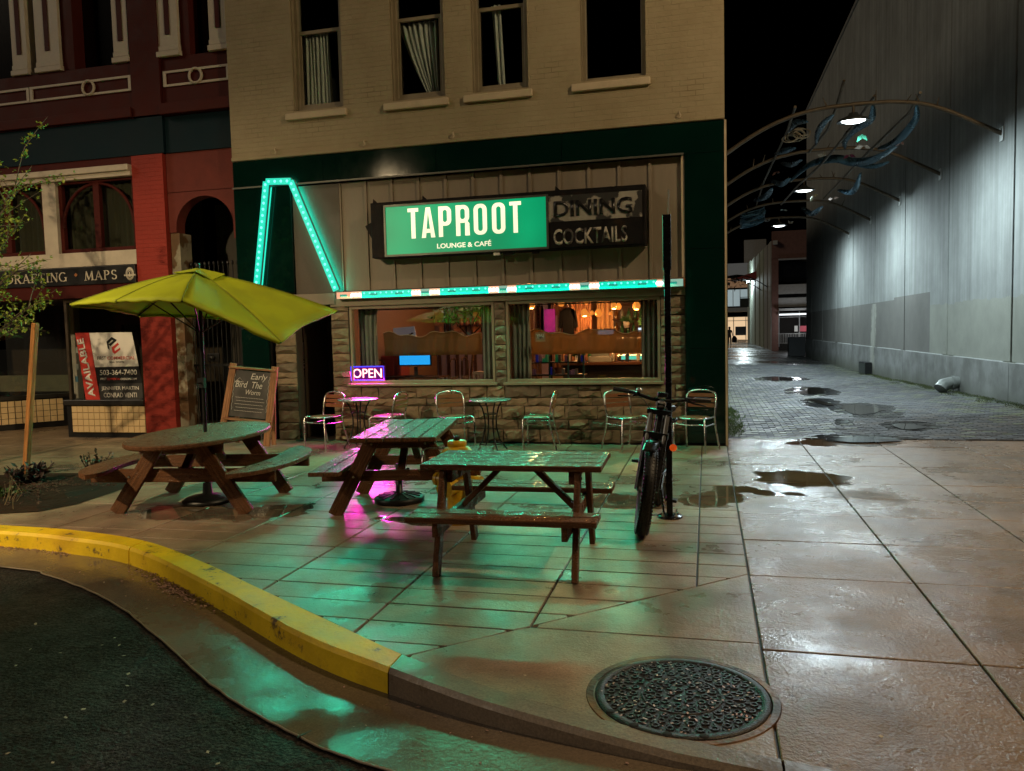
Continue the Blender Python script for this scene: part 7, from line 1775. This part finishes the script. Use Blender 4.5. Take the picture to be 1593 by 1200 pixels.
q = MB(); q.prism([(-.03, .52), (.03, .52), (.035, .68), (.085, .8), (.08, .86), (-.08, .86), (-.085, .8), (-.035, .68)], .93, .985); q.obj('saddle', m_rubber, bike, local=True, bevel=.02)
# cockpit follows the steering
bar_c = V((0, .29, 1.08)); RS = Matrix.Translation(bar_c) @ Matrix.Rotation(steer, 4, 'Z')
q = MB(); q.M = RS; q.tube([(-.38, .07, .03), (-.24, .03, .025), (-.09, -.01, -.005), (0, -.015, -.01), (.09, -.01, -.005), (.24, .03, .025), (.38, .07, .03)], .015, 10); q.obj('handlebar', m_bk, bike, local=True)
for s_ in (-1, 1):
    q = MB(); q.M = RS; q.tube([(s_*.27, .04, .027), (s_*.4, .075, .031)], .02, 10); q.obj('grip', m_rubber, bike, local=True)
    q = MB(); q.M = RS; q.tube([(s_*.22, .01, .01), (s_*.26, -.04, .0), (s_*.36, -.03, -.01)], [.014, .008, .006], 6); q.bar((s_*.2, .02, .02), (s_*.23, -.02, .02), .04, .035); q.obj('brake_lever', m_bk, bike, local=True)
    q = MB(); q.M = RS; q.tube([(s_*.2, 0, .01), (s_*.14, -.09, -.02), (s_*.06, -.07, -.12), (s_*.05, -.02, -.25)], .0035, 5); q.obj('cable', m_rubber, bike, local=True)
q = MB(); q.M = RS; q.bar((0, -.03, -.02), (0, .03, -.08), .06, .05); q.cyl((0, .0, -.12), (0, .0, -.02), .022, n=10); q.obj('stem', m_bk, bike, local=True)
q = MB(); q.M = RS; q.bx(-.04, .04, -.05, -.02, .02, .06); q.obj('display_unit', m_bk, bike, local=True, bevel=.008)
q = MB(); q.M = RS; q.lathe([(0, -.07), (.04, -.06), (.045, -.02), (.03, 0), (0, 0)], 14); q.v = [V((v.x, v.y, v.z)) for v in q.v]; q.obj('headlight', mat('headlight_lens', (.3, .3, .3), .15, .2), bike, local=True)
q = MB(); q.M = RS; q.sphere((-.19, -.0, .055), .028, 10, 6, (1, 1, .7)); q.obj('bell', m_alu, bike, local=True)
for s_, a in ((1, R(-70)), (-1, R(110))):
    c = V((s_*.09, .62, .33)); e_ = c+V((s_*.02, .17*math.cos(a), .17*math.sin(a)))
    q = MB(); q.bar(c, e_, .018, .028); ckk = q.obj('crank_arm', m_sil, bike, local=True)
    q = MB(); q.bx(e_.x+(0 if s_ > 0 else -.1), e_.x+(.1 if s_ > 0 else 0), e_.y-.045, e_.y+.045, e_.z-.012, e_.z+.012); q.obj('pedal', m_bk, ckk, local=True, bevel=.004)
q = MB(); q.sphere((.13, .5, .66), .032, 10, 7, (1, .6, 1)); q.obj('reflector', mat('orange_reflector', (.9, .12, .02), .2, var=0, emit=(.9, .1, .01), es=.35), bike, local=True)  # reflector's shine put into its colour as a weak glow
q = MB(); q.tube([(.05, .62, .3), (.12, .66, .02)], .01, 6); q.obj('kickstand', m_bk, bike, local=True)
# lock loop around the post
lk = MB(); lk.tube([(-.325+.07*math.cos(a*.524), 6.79+.1*math.sin(a*.524), .86+.01*math.cos(a)) for a in range(12)], .011, 7, closed=True)
lko = tag(lk.obj('bike_lock', m_bk), 'black loop lock tying the bicycle to the slim post', 'lock'); q = MB(); q.bx(-.37, -.29, 6.66, 6.71, .83, .9); q.obj('lock_body', m_bk, lko, bevel=.01)

# ================================================================== PLANTED BED, TREE, STAKE
bedpts = [gp(x, y, 0) for x, y in ((-120, 752), (0, 740), (80, 737), (160, 737), (205, 748), (190, 762), (120, 785), (60, 797), (0, 800), (-120, 806))]
q = MB(); n = len(bedpts); c = sum(bedpts, V())/n
ring1 = [p.lerp(c, .0)+V((0, 0, .006)) for p in bedpts]; vs_ = ring1[:]
lv = 10; fs = []
for j in range(1, lv+1):
    for p in bedpts: vs_.append(p.lerp(c, j/lv*.98)+V((rnd.gauss(0, .01), rnd.gauss(0, .01), .006+.05*math.sin(math.pi*.5*min(1, j/4))+rnd.gauss(0, .008))))
for j in range(lv):
    for k in range(n): fs.append((j*n+k, j*n+(k+1) % n, (j+1)*n+(k+1) % n, (j+1)*n+k))
fs.append(tuple(range(lv*n, lv*n+n))); q.add(vs_, fs)
tag(q.obj('planting_bed', mat('bark_soil', (.028, .017, .011), .7, var=.5, vs_=25, bump=1, bs=35, space='pos', spec=.1)), kind='structure')
q = MB()
for k in range(1500):
    p = bedpts[rnd.randrange(n)].lerp(c, math.sqrt(rnd.random())); p.z = .045+rnd.uniform(-.01, .03)
    if rnd.random() < .5: p = p.lerp(bedpts[rnd.randrange(n)], .3*rnd.random())
    a = rnd.uniform(0, 6.28); l = rnd.uniform(.01, .03); q.bar(p, p+V((math.cos(a)*l, math.sin(a)*l, rnd.gauss(0, .006))), .01, .005)
tag(q.obj('bark_chips', [mat('bark_chip', (.09, .05, .03), .7, var=.5, vs_=30, bump=0, space='pos')]), 'brown bark chips covering the planting bed', 'bark', kind='stuff')

def leafspray(q, p, d, n, ln, w_, spread):
    for _ in range(n):
        dd = (V(d)+V((rnd.gauss(0, spread), rnd.gauss(0, spread), rnd.gauss(0, spread)))).normalized(); a = dd.cross(V((rnd.random()-.5, rnd.random()-.5, 1))).normalized()
        l = ln*rnd.uniform(.6, 1.2); nrm = dd.cross(a)*.15*l
        q.add([p, p+dd*l*.5+a*w_*l, p+dd*l+nrm, p+dd*l*.5-a*w_*l], [(0, 1, 2, 3)])
def shrub(name, label, base, stems, h, spread, leafn, leafl, leafw, m, dirbias=(0, 0, 0)):
    t = thing(name, label, 'shrub', tuple(base)); st = MB(); lf = MB()
    for s_ in range(stems):
        a = rnd.uniform(0, 6.28); r = rnd.uniform(.2, 1)*spread; hh = h*rnd.uniform(.6, 1.1)
        tip = V((math.cos(a)*r+dirbias[0], math.sin(a)*r+dirbias[1], hh)); b0 = V((math.cos(a)*.03, math.sin(a)*.03, 0)); mid = b0.lerp(tip, .5)+V((math.cos(a)*r*.15, math.sin(a)*r*.15, .02))
        st.tube([b0, mid, tip], [.006, .005, .003], 5)
        for k in range(leafn):
            u = .25+.75*k/leafn; p = (b0.lerp(mid, u*2) if u < .5 else mid.lerp(tip, u*2-1)); leafspray(lf, p, (tip-mid).normalized()*.6+V((0, 0, .3)), 2, leafl, leafw, .8)
    st.obj('stems', m_wood_d, t, local=True); lf.obj('foliage', m, t, local=True); return t
m_sh1 = mat('dark_shrub_leaf', (.03, .036, .022), .45, var=.3, vs_=20, bump=0); m_sh2 = mat('bronze_leaf', (.05, .032, .028), .45, var=.3, vs_=20, bump=0); m_gr2 = mat('low_green', (.05, .09, .02), .5, var=.3, vs_=20, bump=0)
shrub('small_shrub', 'small dark leafy shrub at the tip of the planting bed by the oval table bench', gp(145, 738, .02), 16, .27, .28, 7, .05, .3, m_sh1)
shrub('small_shrub', 'bronze leaved shrub in the planting bed at the foot of the wooden stake', gp(45, 755, .02), 20, .24, .28, 6, .09, .28, m_sh2)
shrub('ground_plant', 'low green ground cover plant in the planting bed beside the bronze shrub', gp(5, 775, .02), 24, .12, .3, 6, .05, .35, m_gr2)
q = MB()
for k in range(9):
    b0 = gp(3+k*2.5, 785+rnd.uniform(-4, 10), .02); q.tube([b0, b0+V((rnd.gauss(.05, .05), 0, .12)), b0+V((rnd.gauss(.1, .08), 0, rnd.uniform(.2, .34)))], [.004, .003, .0015], 4)
tag(q.obj('dry_stalk', mat('dry_stalk', (.28, .22, .12), .7)), 'pale dry stalks rising from the near side of the planting bed', 'plant', kind='stuff')
stk = thing('wooden_stake', 'leaning square wooden stake supporting the young street tree', 'stake', tuple(gp(39, 742, 0)))
sb_ = gp(39, 742, 0); p1 = on_y(55, 503, sb_.y)
plank('post', stk, (0, 0, -.05), p1-sb_, .062, .062, m_stake, up=(0, 1, 0))
# tree: trunk just outside the picture, branches reach in
tr0 = V((-9.75, 8.15, 0))
tree = thing('young_tree', 'young street tree with small bright green leaves in the planting bed', 'tree', tuple(tr0))
m_bark = mat('tree_bark', (.09, .065, .04), .7, var=.4, vs_=12, bump=.5)
tk = MB(); lf = MB()
tk.tube([(0, 0, 0), (.03, 0, 1), (0, .02, 2), (.05, 0, 3), (.02, 0, 4.6)], [.05, .042, .034, .024, .008], 8)
def branch(p0, p1, r, lv):
    p0, p1 = V(p0), V(p1); mid = p0.lerp(p1, .5)+V((rnd.gauss(0, .06), rnd.gauss(0, .06), .05)); pts = [p0, p0.lerp(mid, .5)+V((0, 0, .02)), mid, mid.lerp(p1, .5)+V((0, 0, .01)), p1]
    tk.tube(pts, [r, r*.85, r*.7, r*.5, r*.25], 5)
    L_ = (p1-p0).length
    for k in range(int(L_*26)):
        u = rnd.uniform(.15, 1); i = min(3, int(u*4)); p = pts[i].lerp(pts[i+1], u*4-i)+V((rnd.gauss(0, .035), rnd.gauss(0, .035), rnd.gauss(0, .035)))
        leafspray(lf, p, (p1-p0).normalized()*.4+V((0, 0, .2)), 3, .046, .38, .9)
    if lv > 0:
        for k in range(int(1+L_*2)):
            u = rnd.uniform(.25, .95); i = min(3, int(u*4)); p = pts[i].lerp(pts[i+1], u*4-i); d = (p1-p0).normalized()*.7+V((rnd.gauss(0, .6), rnd.gauss(0, .6), rnd.gauss(.15, .45)))
            branch(p, p+d.normalized()*L_*rnd.uniform(.25, .42), r*.5, lv-1)
tz = V((tr0.x, tr0.y, 0))
for p0, px, py, Y in ((2.0, 50, 258, 8.15), (1.75, 42, 330, 8.0), (1.3, 86, 452, 8.1), (1.35, 78, 470, 8.3), (2.3, 38, 285, 8.3), (1.7, 48, 395, 8.15), (1.9, 30, 350, 8.3), (1.25, 45, 500, 8.0), (1.8, 28, 420, 7.95), (2.1, 22, 300, 8.05)):
    branch((.02, 0, p0), on_y(px, py, Y)-tz, .014, 1)
for k in range(12):
    a = rnd.uniform(1.7, 4.6); z = rnd.uniform(1.8, 4.2); branch((0.02, 0, z), (math.cos(a)*rnd.uniform(.5, 1), math.sin(a)*rnd.uniform(.5, 1), z+rnd.uniform(.4, 1)), .014, 1)
tk.obj('trunk', m_bark, tree, local=True); lf.obj('crown', mat('tree_leaf', (.2, .26, .03), .5, var=.3, vs_=15, bump=0), tree, local=True)
